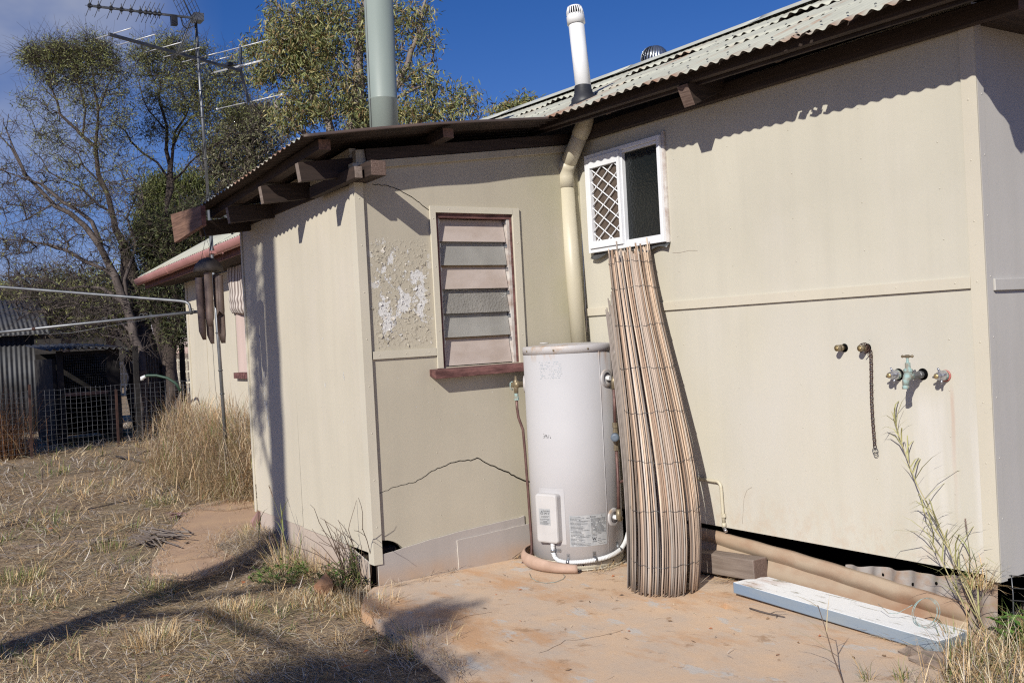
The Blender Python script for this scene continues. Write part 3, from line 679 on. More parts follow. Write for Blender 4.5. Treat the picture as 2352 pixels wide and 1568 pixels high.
# rough timber board sticking out past the far end of the eave
mb = MB(); mb.prism([(-2.40, -2.13, 2.515), (-1.60, -2.13, 2.475), (-1.60, -2.13, 2.335), (-2.33, -2.13, 2.290)], (0, .035, 0), 'rust_timber', 'maroon'); tag(mb.build('fascia', house, bevel=.002), 'rust-stained timber board end under the far eave')

# louvre window of the lean-to
lw = MB(); F = .045
yo0, yo1, zo0, zo1 = LY0-.04, LY1+.053, LZ0-.005, LZ1+.04
lw.box((.0015, yo0, zo0), (.016, LY0, zo1), 'cream_trim'); lw.box((.0015, LY1, zo0-.25+.25), (.016, yo1, zo1), 'cream_trim')
lw.box((.002, LY0+.0005, LZ1), (.017, LY1-.0005, zo1), 'cream_trim')
for p in ((yo0+.02, 1.5), (yo0+.02, 1.9), (yo0+.02, 2.2), (yo1-.025, 1.45), (yo1-.025, 1.75), (yo1-.025, 2.05), (-1.05, zo1-.02)): lw.lathe((.016, p[0], p[1]), (1, 0, 0), [(0, .005), (.002, .004), (.0025, .001)], 'cream_trim', 8)
win = lw.build('louvre_window', house, bevel=.002)
mb = MB(); mb.box((-.09, LY0, LZ0), (-.001, LY0+.022, LZ1), 'maroon'); mb.box((-.09, LY1-.014, LZ0), (-.001, LY1, LZ1), 'maroon'); mb.box((-.09, LY0+.0225, LZ1-.03), (-.001, LY1-.0145, LZ1), 'maroon')
mb.box((-.06, LY1-.036, LZ0), (-.006, LY1-.0145, LZ1-.031), 'grimy_frame'); mb.box((-.05, LY0+.0225, LZ0), (-.012, LY0+.034, LZ1-.031), 'grimy_frame'); 
for k_ in range(7):
    zq = LZ1-.05-k_*.152
    if zq > LZ0+.02:
        mb.box((-.058, LY0+.0345, zq-.012), (-.012, LY0+.0385, zq+.012), 'alu'); mb.box((-.058, LY1-.0405, zq-.012), (-.012, LY1-.0365, zq+.012), 'alu')
mb.build('frame', win, bevel=.001)
zc = LZ1-.035; hs_ = [.128, .150, .150, .155, .150, .190]; kinds = ['pink_blade', 'frost', 'pink_blade', 'pebble', 'frost', 'pink_blade']
bt = zc
for n, (h, kd) in enumerate(zip(hs_, kinds)):
    mb = MB(); z1 = bt; z0 = max(bt-h-.014, LZ0+.006)
    xo, xi = -.020, -.052; th = .006; a, b = LY0+.036, LY1-.042
    mb.hexa([(xo, a, z0), (xo, b, z0), (xo-th, b, z0), (xo-th, a, z0), (xi, a, z1), (xi, b, z1), (xi-th, b, z1), (xi-th, a, z1)], kd)
    if n in (2, 5): mb.hexa([(xi+.002+.0075, a, z1-.028), (xi+.002+.0075, b, z1-.028), (xi-.001, b, z1-.028), (xi-.001, a, z1-.028), (xi+.002, a, z1+.002), (xi+.002, b, z1+.002), (xi-.001, b, z1+.002), (xi-.001, a, z1+.002)], 'edge_glue')
    mb.build('louvre_blade', win); bt -= h
mb = MB(); mb.hexa([(-.06, LY0-.09, 1.232), (.085, LY0-.10, 1.205), (.085, LY1+.035, 1.212), (-.06, LY1+.035, 1.235), (-.06, LY0-.09, 1.270), (.085, LY0-.10, 1.256), (.085, LY1+.035, 1.262), (-.06, LY1+.035, 1.271)], 'maroon')
tag(mb.build('sill', win, bevel=.004), 'rotting maroon timber sill')

# white sliding window of the long wall, with a diamond security grille on its left half
mb = MB(); a, b, c, d = .112, .866, 1.972, 2.628; t = .028
def zt(x): return d
mb.box((a, -.035, c), (a+t, .04, d), 'white_frame'); mb.box((b-t, -.035, c), (b, .04, d), 'white_frame')
mb.box((a+t+.0005, -.035, c), (b-t-.0005, .04, c+.026), 'white_frame'); mb.box((a+t+.0005, -.035, d-.026), (b-t-.0005, .04, d), 'white_frame')
mid = .485
mb.box((mid+.001, -.028, c+.0265), (mid+.012, .03, d-.0265), 'white_frame')
mb.box((mid+.0125, -.022, c+.0265), (b-t-.0005, .02, c+.05), 'white_frame'); mb.box((mid+.0125, -.022, d-.045), (b-t-.0005, .02, d-.0265), 'white_frame')
sw = mb.build('sliding_window', house, bevel=.002)
mb = MB(); mb.box((b+.0005, -.016, c-.005), (b+.024, .0, d+.02), 'grimy_frame'); mb.build('edge_trim', sw, bevel=.002)
mb = MB(); mb.box((mid+.0125, .0, c+.04), (b-t-.001, .006, d-.04), 'dark_glass'); mb.build('pane', sw)
mb = MB(); g0, g1, h0, h1 = a+t+.001, mid-.0005, c+.027, d-.027; w = .046
mb.box((g0, -.046, h0), (g0+w*.75, -.012, h1), 'white_frame'); mb.box((g1-w*.55, -.046, h0), (g1, -.012, h1), 'white_frame')
mb.box((g0+w*.75+.0005, -.046, h0), (g1-w*.55-.0005, -.012, h0+w), 'white_frame'); mb.box((g0+w*.75+.0005, -.046, h1-w*1.5), (g1-w*.55-.0005, -.012, h1), 'white_frame')
gr = mb.build('security_screen', sw, bevel=.002)
mb = MB(); gx0, gx1, gz0, gz1 = g0+w*.7, g1-w*.5, h0+w*.9, h1-w*1.45
px, pz = (gx1-gx0)/2.3, .086
def wavept(x, z): return (x, -.030, z)
n = 60
for s0 in (1, -1):
    for k in range(-4, 10):
        pts = []
        for i in range(n+1):
            z = gz0+(gz1-gz0)*i/n; ph = (z-gz0)/pz*2*math.pi
            # each wire zigzags softly so that neighbours meet in diamonds
            tri = math.asin(math.sin(ph+math.pi*(k % 2)))/(math.pi/2); x = gx0+(k+.35)*px/1.0*.5+s0*0+tri*px*.25
            pts.append((min(max(x, gx0), gx1), x))
        if s0 == -1: continue
        run = []
        for i, (xc, xr) in enumerate(pts):
            z = gz0+(gz1-gz0)*i/n
            if gx0-.004 <= xr <= gx1+.004: run.append((xc, -.030, z))
            else:
                if len(run) > 1: mb.tube(run, .0042, 'white_frame', 6)
                run = []
        if len(run) > 1: mb.tube(run, .0042, 'white_frame', 6)
mb.build('grille', gr)
mb = MB(); mb.box((gx0-.01, -.016, gz0-.01), (gx1+.01, -.013, gz1+.01), 'fly_screen'); mb.build('insect_screen', gr)
mb = MB()
def flash(a_, b_): 
    x = .13+a_*.76; gap = 1 if (x < .30 or x > .55) else .3
    return (x, -.002-.035*b_, c-.004-(.022+.012*math.sin(a_*19))*b_*gap-.01*b_)
mb.grid(flash, 30, 3, 'dark_metal'); mb.build('flashing', sw, solid=.002)

# ---------------- fittings on the house ----------------
# vent pipe: up behind the heater, bends out under the eave
mb = MB(); c0 = (.045, -.105, 1.30)
mb.tube([c0, (-.010, -.105, 2.47)], .053, 'cream_pipe', 24)
p1 = np.array((-.004, -.105, 2.555)); p2 = np.array((.205, -.10, 2.80)); 
vp_ = thing('soil_vent_pipe', (.045, -.105, 1.3), 'cream painted vent pipe rising behind the water heater and bending out under the eave', 'pipe')
mb.tube([p1, p1+(p2-p1)*.5, p2], .053, 'cream_pipe', 24)
mb.build('pipe', vp_)
mb = MB(); mb.tube([(-.0085, -.105, 2.43), (-.011, -.105, 2.50), (-.009, -.105, 2.535), (.005, -.105, 2.568), (.032, -.105, 2.60)], [.0575, .0575, .0575, .0575, .0575], 'cream_pipe', 24); mb.build('elbow', vp_)
mb = MB(); mb.tube([(.165, -.10, 2.755), (.205, -.10, 2.80), (.232, -.10, 2.845), (.238, -.10, 2.90), (.238, -.10, 2.96)], .0575, 'cream_pipe', 24); mb.build('elbow', vp_)
# white vent through the roof
vx, vy = .238, -.10; vz = roof_z(vx, vy)
ax = np.array((-.055, -.03, 1.0)); ax /= np.linalg.norm(ax)
vt = thing('roof_vent_pipe', (vx, vy, vz), 'white plastic vent pipe with a slotted cap standing on the roof edge', 'pipe')
mb = MB(); mb.lathe((vx, vy, vz), ax, [(0, .052), (.54, .052)], 'white_pvc', 32); mb.build('pipe', vt)
mb = MB(); mb.lathe(np.array((vx, vy, vz))+ax*.515, ax, [(0, .0535), (.0, .060), (.05, .060), (.055, .0575), (.065, .056)], 'white_pvc', 32)
for i in range(20):
    a = 2*math.pi*i/20; u = np.array((math.cos(a), math.sin(a), 0)); q = np.array((vx, vy, vz))+ax*.575
    mb.tube([q+u*.055, q+u*.051+ax*.03, q+u*.043+ax*.055], .0042, 'white_pvc', 6)
mb.lathe(np.array((vx, vy, vz))+ax*.625, ax, [(0, .045), (.004, .046), (.012, .038), (.016, .012)], 'white_pvc', 32)
mb.lathe(np.array((vx, vy, vz))+ax*.575, ax, [(0, .035), (.045, .033)], 'dark', 16); mb.build('slotted_cap', vt)
mb = MB(); mb.lathe((vx, vy, vz-.05), ax, [(0, .10), (.05, .088), (.075, .082), (.085, .068), (.10, .066), (.104, .061), (.12, .061), (.124, .057), (.15, .056), (.155, .0525)], 'black_rubber', 32)
mb.lathe((vx+.0, vy, vz-.04), RN, [(0, .12), (.04, .115), (.055, .085)], 'black_rubber', 32); mb.build('rubber_boot', vt)
# spinning roof ventilator beyond the ridge
tx, ty, tz = -1.66, 2.24, 3.98
tv = thing('roof_ventilator', (tx, ty, tz), 'shiny metal ball ventilator half hidden behind the roof ridge', 'roof ventilator')
mb = MB(); mb.lathe((tx, ty, tz-.35), (0, 0, 1), [(-.5, .08), (.26, .08)], 'alu', 24); mb.build('collar', tv)
for k in range(26):
    mb = MB(); a0 = 2*math.pi*k/26; V = []
    for i in range(9):
        t = math.pi*(.10+.80*i/8); r = .118*math.sin(t); z = tz-.125*math.cos(t)
        for j, (da, dr) in enumerate(((0, 0), (.30, .016))):
            a = a0+da+.35*(i/8); V.append((tx+(r+dr)*math.cos(a), ty+(r+dr)*math.sin(a), z))
    mb.add(V, [(2*i, 2*i+1, 2*i+3, 2*i+2) for i in range(8)], 'alu', True); mb.build('vane', tv, solid=.0012)
mb = MB(); mb.lathe((tx, ty, tz+.105), (0, 0, 1), [(0, .06), (.012, .045), (.018, .01)], 'alu', 24); mb.lathe((tx, ty, tz-.10), (0, 0, 1), [(0, .06), (.10, .095), (.19, .05)], 'dark', 20); mb.build('crown_plate', tv)
# tall grey-green flue on the lean-to roof
fx, fy = -.83, -1.05; fz = lt_z(fx, fy)
fl_ = thing('flue', (fx, fy, fz), 'tall grey-green metal chimney flue rising from the lean-to roof', 'chimney')
fa = np.array((-.005, .012, 1.0)); fa /= np.linalg.norm(fa)
mb = MB(); mb.lathe((fx, fy, fz-.03), fa, [(0, .100), (.47, .100), (.473, .1025), (.482, .1025), (.485, .1005), (1.9, .1005)], 'green_flue', 40); mb.build('pipe', fl_)
mb = MB(); cdv = CAM_POS-np.array((fx, fy, 4.0)); ca = math.atan2(cdv[1], cdv[0])
sa = ca-1.02; mb.tube([np.array((fx, fy, fz))+fa*t+np.array((math.cos(sa), math.sin(sa), 0))*.1005 for t in (.0, .9, 1.85)], .003, 'dark_metal', 6); mb.build('seam', fl_)
mb = MB(); mb.lathe((fx, fy, fz-.05), fa, [(0, .17), (.06, .155), (.10, .104), (.14, .102)], 'galv', 32); mb.build('flashing_cone', fl_)

# ---------------- water heater ----------------
HX, HY, HR = .363, -.434, .287
hb = thing('water_heater', (HX, HY, 0), 'tall pale cylindrical hot water tank with rust runs under its lid', 'water heater')
CA = math.atan2(CAM_POS[1]-HY, CAM_POS[0]-HX)
def hp(phi, r, z): a = CA+R(phi); return np.array((HX+r*math.cos(a), HY+r*math.sin(a), z))
def hn(phi): a = CA+R(phi); return np.array((math.cos(a), math.sin(a), 0))
mb = MB(); mb.lathe((HX, HY, .062), (0, 0, 1), [(0, HR-.004), (.002, HR), (1.275, HR)], 'tank', 96)
mb.tube([hp(40, HR+.0008, .07), hp(40, HR+.0008, 1.33)], .0022, 'tank', 6); mb.build('tank', hb)
mb = MB(); mb.lathe((HX, HY, 1.322), (0, 0, 1), [(0, HR+.0005), (.0, HR+.0025), (.042, HR+.0025), (.047, HR-.002), (.049, HR-.014), (.058, .15), (.060, .01)], 'tank_lid', 96)
for ph in (-62, -18, 24, 68): mb.lathe(hp(ph, HR+.005, 1.345), hn(ph), [(0, .006), (.002, .006), (.004, .003)], 'brass', 8)
mb.lathe((HX-.09, HY-.12, 1.386), (0, 0, 1), [(0, .03), (.006, .028)], 'tank_lid', 16)
mb.build('lid', hb)
mb = MB(); mb.lathe((HX, HY, .004), (0, 0, 1), [(0, HR-.012), (.0, HR-.006), (.055, HR-.006), (.056, HR-.03)], 'cream', 80)
for ph in (5, 48): mb.lathe(hp(ph, HR-.006, .035), hn(ph), [(0, .006), (.003, .003)], 'rust_steel', 8)
mb.build('base_ring', hb)
# element cover with a warning label
mb = MB(); bp0 = -35
def cover(phc, wid, z0, z1, dep, rr, m):
    """rounded box whose back follows the tank"""
    n = 14; prof = []
    def ring(d, ins):
        P = []; w = wid/2-ins; a, b = z0+ins, z1-ins; r = max(rr-ins, .003)
        for cx, cz, s in ((w-r, b-r, 0), (-w+r, b-r, 90), (-w+r, a+r, 180), (w-r, a+r, 270)):
            for k in range(5): t = R(s+22.5*k); P.append((cx+r*math.cos(t), cz+r*math.sin(t), d))
        return P
    C = hn(phc); Tn = np.array((-C[1], C[0], 0)); o_ = np.array((HX, HY, 0)); V = []; rings = []
    def rm(x): return math.sqrt(max(HR*HR-x*x, 0))
    R0 = ring(0, -.0); 
    for i, (d, ins) in enumerate(((None, 0), (dep-.012, 0.0), (dep-.003, .004), (dep, .012))):
        for x, z, _ in ring(d or 0, ins):
            rad = rm(x)-.002 if d is None else HR+d
            V.append(o_+C*rad+Tn*x+np.array((0, 0, z)))
    k = 20; b_ = len(mb.v); fs = [(i*k+j, i*k+(j+1) % k, (i+1)*k+(j+1) % k, (i+1)*k+j) for i in range(3) for j in range(k)]
    mb.add(V, fs, m, False); mb.f.append([b_+3*k+j for j in range(k)]); mb.mi.append(mb.mat(m)); mb.sm.append(False)
cover(bp0, .160, .175, .475, .040, .02, 'box_plastic'); ebox = mb.build('element_cover', hb)
mb = MB()
def plate(phc, w, z0, z1, off, m):
    mb.grid(lambda a, b: hp(phc+math.degrees((a-.5)*w/HR), HR+off, z0+(z1-z0)*b), 14, 1, m)
for (w_, z0, z1, m) in ((.188, .165, .505, 'tank'),):
    plate(bp0+2, w_, z0, z1, .0014, m)
mb.build('access_panel', hb)
C = hn(bp0); Tn = np.array((-C[1], C[0], 0)); o_ = np.array((HX, HY, 0))+C*(HR+.0406)
def flat_on_box(x, z, off=0): return o_+Tn*x+np.array((0, 0, z))+C*off
mb = MB(); x0, x1, z0, z1 = -.052, .032, .285, .385
mb.add([flat_on_box(x0, z0), flat_on_box(x1, z0), flat_on_box(x1, z1), flat_on_box(x0, z1)], [(0, 1, 2, 3)], 'label_grey')
def put_text(body, size, cx, cz, fn, m):
    v, f = text_mesh(body, size)
    if f: mb.add([fn(cx+x, cz+y) for x, y, _ in v], f, m)
fb = lambda x, z: flat_on_box(x, z, .0008)
put_text('WARNING', .0115, .006, .368, fb, 'ink'); put_text('240 V', .0175, .006, .352, fb, 'ink')
for q in range(3):
    T3 = [(-.040, .352), (-.020, .352), (-.030, .372)]; a, b = T3[q], T3[(q+1) % 3]; d = np.array(b)-a; d = d/np.linalg.norm(d); pn = np.array((-d[1], d[0]))*.0011
    mb.add([fb(a[0]+pn[0], a[1]+pn[1]), fb(a[0]-pn[0], a[1]-pn[1]), fb(b[0]-pn[0], b[1]-pn[1]), fb(b[0]+pn[0], b[1]+pn[1])], [(0, 1, 2, 3)], 'ink')
put_text('!', .014, -.030, .3545, fb, 'ink')
def lines(fn, x0, x1, z1, z0, n, m, th=.0022, rag=.25):
    for i in range(n):
        z = z1-(z1-z0)*i/max(n-1, 1); x = x0
        while x < x1:
            w = RNG.uniform(.004, .016); e = min(x+w, x1)
            if RNG.random() < .9:
                mb.add([fn(x, z-th/2), fn(e, z-th/2), fn(e, z+th/2), fn(x, z+th/2)], [(0, 1, 2, 3)], m)
            x = e+.0018
            if x > x0+(x1-x0)*(1-rag) and RNG.random() < .3: break
lines(fb, -.046, .026, .340, .334, 2, 'ink', .002); lines(fb, -.046, .026, .322, .292, 6, 'ink', .002)
mb.build('warning_label', ebox)
# specification label
mb = MB(); lc = 14.0
plate(lc, .238, .150, .338, .0012, 'label_grey')
fc = lambda x, z: hp(lc+math.degrees(x/HR), HR+.0022, z)
put_text('Rinnai', .0155, .028, .322, fc, 'ink'); put_text('C', .014, .088, .322, fc, 'ink')
lines(fc, -.112, .006, .328, .158, 22, 'ink', .0022, .5); lines(fc, .014, .112, .314, .235, 13, 'ink', .0024, .15); lines(fc, .014, .112, .228, .212, 3, 'ink', .002, .6)
lines(fc, .052, .112, .190, .160, 4, 'ink', .002, .6)
for a, b in (((.018, .203), (.024, .184)), ((.024, .184), (.030, .199)), ((.030, .199), (.036, .184)), ((.036, .184), (.043, .203))):
    d = np.array(b)-a; d /= np.linalg.norm(d); pn = np.array((-d[1], d[0]))*.0018
    mb.add([fc(a[0]+pn[0], a[1]+pn[1]), fc(a[0]-pn[0], a[1]-pn[1]), fc(b[0]-pn[0], b[1]-pn[1]), fc(b[0]+pn[0], b[1]+pn[1])], [(0, 3, 2, 1)], 'ink')
lines(fc, .018, .046, .178, .174, 2, 'ink', .0016, .2)
mb.build('specification_label', hb)
# worn sticker near the top and rubbed print
mb = MB(); fd = lambda x, z: hp(-25+math.degrees(x/HR), HR+.0012, z)
for _ in range(130):
    x = RNG.uniform(-.075, .075); z = RNG.choice(np.arange(1.175, 1.275, .012))+jit(.002); w = RNG.uniform(.002, .008)
    mb.add([fd(x, z), fd(x+w, z), fd(x+w, z+RNG.uniform(.002, .006)), fd(x, z+.004)], [(0, 1, 2, 3)], 'faint_ink')
mb.build('worn_sticker', hb); mb = MB()
for _ in range(26):
    x = RNG.uniform(-.07, -.01); z = .82+RNG.normal()*.006; w = RNG.uniform(.002, .006)
    mb.add([fd(x, z), fd(x+w, z), fd(x+w, z+.003), fd(x, z+.003)], [(0, 1, 2, 3)], 'ink')
mb.build('scuff_mark', hb)
# conduit from the cover round the base, with saddles
mb = MB(); path = [(-31, .015, .18), (-31, .015, .15), (-31, .016, .115), (-29, .016, .088), (-25, .016, .070), (-18, .016, .062), (-8, .016, .060), (4, .016, .062), (18, .016, .066), (32, .016, .072), (46, .016, .083), (60, .017, .10), (74, .02, .13), (84, .03, .17), (92, .05, .22)]
pts = []
for (a, b) in zip(path[:-1], path[1:]):
    for k in range(6): t = k/6; pts.append(tuple(a[i]+(b[i]-a[i])*t for i in range(3)))
P = [hp(a, HR+r, z) for a, r, z in pts]; PP = []; RR = []
dist = 0; fine = []
for i in range(len(P)-1):
    L = np.linalg.norm(P[i+1]-P[i]); n = max(2, int(L/.0022))
    for k in range(n): fine.append(P[i]+(P[i+1]-P[i])*k/n)
mb.tube(fine, [.0130+(.0014 if (i % 4) < 2 else -.0006) for i in range(len(fine))], 'conduit', 10); mb.build('conduit', hb)
for ph, z, up in ((-31, .128, 0), (-13, .061, 1), (19, .066, 1), (56, .095, 1)):
    mb = MB(); c = hp(ph, HR+.015, z); nn = hn(ph); tt = np.array((-nn[1], nn[0], 0)); zz = np.array((0, 0, 1.))
    along, across = (zz, tt) if not up else (tt, zz)
    V = []
    for k in range(9):
        a = R(-10+200*k/8); q = c+nn*(.0155*math.sin(a))+across*(.0155*math.cos(a)); V += [q-along*.010, q+along*.010]
    mb.add(V, [(2*k, 2*k+1, 2*k+3, 2*k+2) for k in range(8)], 'alu', True)
    q = hp(ph, HR+.003, z)+across*.016; e = across*.032
    mb.add([q-along*.010, q+along*.010, q+along*.010+e, q-along*.010+e], [(0, 1, 2, 3)], 'alu')
    mb.lathe(q+e*.6, nn, [(0, .006), (.004, .004)], 'galv', 8); mb.build('saddle_clip', hb, solid=.0015)
# ports, copper riser, mixing valve
def port(ph, z):
    mb = MB(); nn = hn(ph); c = hp(ph, HR-.012, z)
    mb.lathe(c, nn, [(.006, .058), (.014, .057), (.018, .050), (.018, .036)], 'tank_lid', 32, capb=False, capt=False)
    mb.lathe(c, nn, [(.008, .037), (.0085, .001)], 'dark', 24); p = mb.build('port', hb)
    mb = MB(); mb.lathe(c, nn, [(.006, .0145), (.040, .0145)], 'white_pvc', 12); mb.build('nipple', p)
    return hp(ph, HR+.052, z)
pa = port(52, 1.155); pb = port(52, .30)
mb = MB(); q0 = hp(50, HR+.060, 1.14); q1 = hp(47, HR+.060, .33)
mb.tube([pa-np.array((0, 0, 0)), hp(51, HR+.060, 1.157), q0+(0, 0, .0), q0-(0, 0, .05)], .015, 'brass', 10)
mb.tube([q0-(0, 0, .03), hp(49.5, HR+.06, .98), hp(49, HR+.06, .86)], .010, 'copper', 10); mb.tube([hp(49, HR+.06, .73), hp(48, HR+.064, .5), hp(47, HR+.060, .33)], .010, 'copper', 10)
mb.tube([q1+(0, 0, .03), q1-(0, 0, .03), hp(49, HR+.058, .295), pb], .016, 'brass', 10)
mb.tube([hp(48, HR+.063, .52), hp(62, HR+.075, .525), hp(80, HR+.10, .53)], .0085, 'copper', 8)
mb.build('copper_riser', hb)
mb = MB(); c = hp(49, HR+.06, .80)
mb.lathe(c-(0, 0, .085), (0, 0, 1), [(0, .013), (.0, .017), (.03, .017), (.03, .014), (.045, .014), (.045, .018), (.062, .018), (.064, .022), (.10, .022), (.105, .017), (.125, .017), (.125, .014), (.14, .014), (.14, .018), (.17, .018)], 'brass', 8, smooth=False)
mb.lathe(c, hn(88), [(0, .013), (.05, .013), (.05, .017), (.075, .017)], 'brass', 8, smooth=False)
mv = mb.build('mixing_valve', hb)
mb = MB(); d = hn(-8); mb.lathe(c+d*.012, d, [(0, .017), (.02, .019), (.022, .0275), (.05, .0255), (.056, .022), (.057, .012)], 'blue_grey_cap', 16); mb.build('knob', mv)
# relief valve on the left with its copper drain
mb = MB(); c = hp(-92, HR+.002, 1.135); nn = hn(-92)
mb.lathe(c-nn*.01, nn, [(0, .055), (.012, .054), (.016, .04)], 'tank_lid', 24)
mb.lathe(c, nn, [(.0, .019), (.035, .019), (.035, .023), (.06, .023), (.062, .017), (.085, .016)], 'brass', 12)
e = c+nn*.055; mb.lathe(e+(0, 0, -.0), (0, 0, 1), [(-.055, .014), (-.02, .015), (.025, .015), (.03, .009), (.055, .006)], 'brass', 10)
mb.tube([e+nn*.02+(0, 0, .02), e+nn*.035+(0, 0, .01), e+nn*.036-(0, 0, .02), e+nn*.02-(0, 0, .035)], .005, 'verdigris', 6)
mb.lathe(e-(0, 0, .10), (0, 0, 1), [(0, .012), (.0, .016), (.02, .016), (.022, .013), (.05, .013)], 'verdigris', 8, smooth=False); rv = mb.build('relief_valve', hb)
mb = MB(); b0 = e-(0, 0, .09)
mb.tube([b0, b0-(0, 0, .06), b0+(.004, .004, -.12), b0+(.022, .022, -.20), b0+(.026, .026, -.34), b0+(.032, .03, -.62), b0+(.036, .034, -.93), b0+(.034, .03, -.985), b0+(.018, .002, -1.02), b0+(-.005, -.025, -1.055)], .0088, 'copper', 10)
mb.lathe(b0+(-.004, -.024, -1.053), np.array((-.023, -.027, -.035)), [(0, .0095), (.02, .0095)], 'verdigris', 8); mb.build('drain_pipe', hb)
# cream conduit from the lid to the wall
mb = MB(); q = [hp(74, HR+.0, 1.30), hp(80, HR+.03, 1.325), hp(86, HR+.07, 1.37), hp(92, HR+.12, 1.41)]
mb.tube([q[0], (q[0]+q[1])/2, q[1], (q[1]+q[2])/2, q[2], q[3]], .012, 'conduit', 10); mb.build('conduit', hb)
# plastic grid stand under the tank
mb = MB()
for k in range(40): mb.beam(hp(k*9, HR-.02, .008), hp(k*9, HR+.012, .008), .006, .010, 'cream')
mb.tube([hp(a, HR+.010, .010) for a in range(0, 361, 8)], .004, 'cream', 5); mb.build('stand', hb)
# pinkish shell of old pipe curved round the left of the base
mb = MB()
def shell(a, b):
    ph = -118+a*116; t = (b-.5)*2; bulge = .022*(1-t*t); drop = .0 if a < .1 else 0
    hgt = .088-.035*max(0, (a-.55)/.45)
    return hp(ph, HR+.055+bulge+.012*a, .004+hgt*b)
mb.grid(shell, 40, 8, 'terracotta'); tag(mb.build('pipe_shell', loc=hp(-60, HR+.06, 0), solid=.013), 'curved pinkish strip of broken pipe round the foot of the water heater', 'broken pipe')

# ---------------- rolled bamboo screen ----------------
bs = thing('bamboo_screen', (1.267, -.511, 0), 'rolled bamboo slat screen leaning on the wall beside the water heater', 'bamboo screen')
cz = [0, .25, .52, .95, 1.41, 1.93]; cxs = [1.262, 1.232, 1.175, 1.04, .85, .675]; cys = [-.510, -.468, -.420, -.325, -.235, -.158]; crs = [.182, .187, .184, .166, .142, .128]
fx_p, fy_p, fr_p = np.polyfit(cz, cxs, 3), np.polyfit(cz, cys, 2), np.polyfit(cz, crs, 3)
def ctr(z): return np.polyval(fx_p, z), np.polyval(fy_p, z), np.polyval(fr_p, z)
SV, SF, SC = [], [], []
sl_palette = np.array([(.60, .44, .32), (.52, .38, .28), (.46, .36, .29), (.38, .31, .26), (.30, .255, .225), (.70, .54, .41), (.40, .27, .19), (.56, .48, .41), (.24, .18, .14)])
N = 92
def slat(theta, rk, w, col, z0, z1, tw, off=(0, 0)):
    n = 16; b = len(SV)
    for i in range(n+1):
        z = z0+(z1-z0)*i/n; cx, cy, r = ctr(z); r *= rk; th = theta+tw*(z/1.9)+.010*math.sin(z*2+theta*7)
        wob = .002*math.sin(z*3+theta*31)
        u = np.array((math.cos(th), math.sin(th), 0)); t = np.array((-math.sin(th), math.cos(th), 0))
        c = np.array((cx, cy, z))+u*(r+wob)+t*(.0022*math.sin(z*2.4+theta*17))+np.array((off[0]*z, off[1]*z, 0))
        ww = w/2*(1+.06*math.sin(z*40+theta*99))
        for a, d in ((-ww, -.002), (ww, -.002), (ww*.75, .0035), (-ww*.75, .0035)): SV.append(c+t*a+u*d)
        k = 1.0
        nodez = abs(((z*1.0+theta*2.7) % .45)-.22) < .02
        cc = col*(.75 if nodez else 1)*(1-.16*max(0, .45-z)/.45)  # greyed foot of the slats
        if z < .45: cc = cc*.7+np.array((.22, .20, .185))*.3
        SC.extend([cc]*4)
    for i in range(n):
        o = b+i*4
        for k in range(4): SF.append((o+k, o+(k+1) % 4, o+4+(k+1) % 4, o+4+k))
    SF.append((b+3, b+2, b+1, b)); SF.append((b+n*4, b+n*4+1, b+n*4+2, b+n*4+3))
for i in range(N):
    th = 2*math.pi*1.0*i/N*1.0+jit(.02); w = RNG.uniform(.0070, .0120)
    if RNG.random() < .06: continue
    slat(th, 1.0+jit(.018), w, sl_palette[RNG.integers(len(sl_palette))]*RNG.uniform(.72, 1.2), max(0.002, RNG.normal()*.012+.006), 1.93+RNG.normal()*.030+.02*math.cos(th-2)-(.25*RNG.random() if RNG.random() < .06 else 0), -.16)
for i in range(70):
    slat(2*math.pi*i/70+jit(.03), .60+.05*i/70, RNG.uniform(.008, .012), sl_palette[RNG.integers(len(sl_palette))]*RNG.uniform(.7, 1.0), .004, 1.90+RNG.normal()*.02, -.14)
# loose end of the roll sticking out on the left
for i in range(9):
    slat(R(215)+i*.035, 1.03+.012*i, .009, sl_palette[RNG.integers(3, 5)], .01, 1.66+jit(.04)-.012*i, -.1, (-.006-.0035*i, -.004))
o = fastmesh('slats', np.array(SV), np.array(SF), None, np.array(SC), 'slat', bs)
mb = MB()
for z in (.16, .44, .70, .97, 1.22, 1.47, 1.70, 1.86):
    pts = []
    for i in range(97):
        th = 2*math.pi*i/96; zz = z+.006*math.sin(th*3+z*9)+.004*math.sin(th*17); cx, cy, r = ctr(zz); pts.append((cx+(r*1.0+.0065+.002*math.sin(th*23))*math.cos(th), cy+(r+.0065+.002*math.sin(th*23))*math.sin(th), zz))
    mb.tube(pts, .0013, 'dark_metal', 5); mb.build('tie_wire', bs); mb = MB()

# ---------------- taps and stubs on the long wall ----------------
def stub(x, z, label):
    t = thing('pipe_stub', (x, 0, z), label, 'pipe stub'); 
    mb = MB(); mb.lathe((x, -.0015, z), (0, -1, 0), [(0, .022), (.0004, .001)], 'dark', 18); mb.build('wall_hole', t)
    mb = MB(); mb.lathe((x-.004, .03, z+.001), (.02, -1, 0), [(0, .0125), (.050, .0125), (.05, .0165), (.058, .0165), (.059, .0125), (.066, .0125), (.067, .0165), (.088, .0165), (.090, .013)], 'brass', 14)
    mb.lathe((x-.0022, -.060, z+.001), (.02, -1, 0), [(0, .013), (.0015, .001)], 'brass_end', 14); mb.build('pipe', t); return t
stub(2.142, 1.297, 'short capped brass pipe stub on the wall, left of the chain')
stub(2.281, 1.294, 'short brass pipe stub on the wall with a rusty chain looped over it')
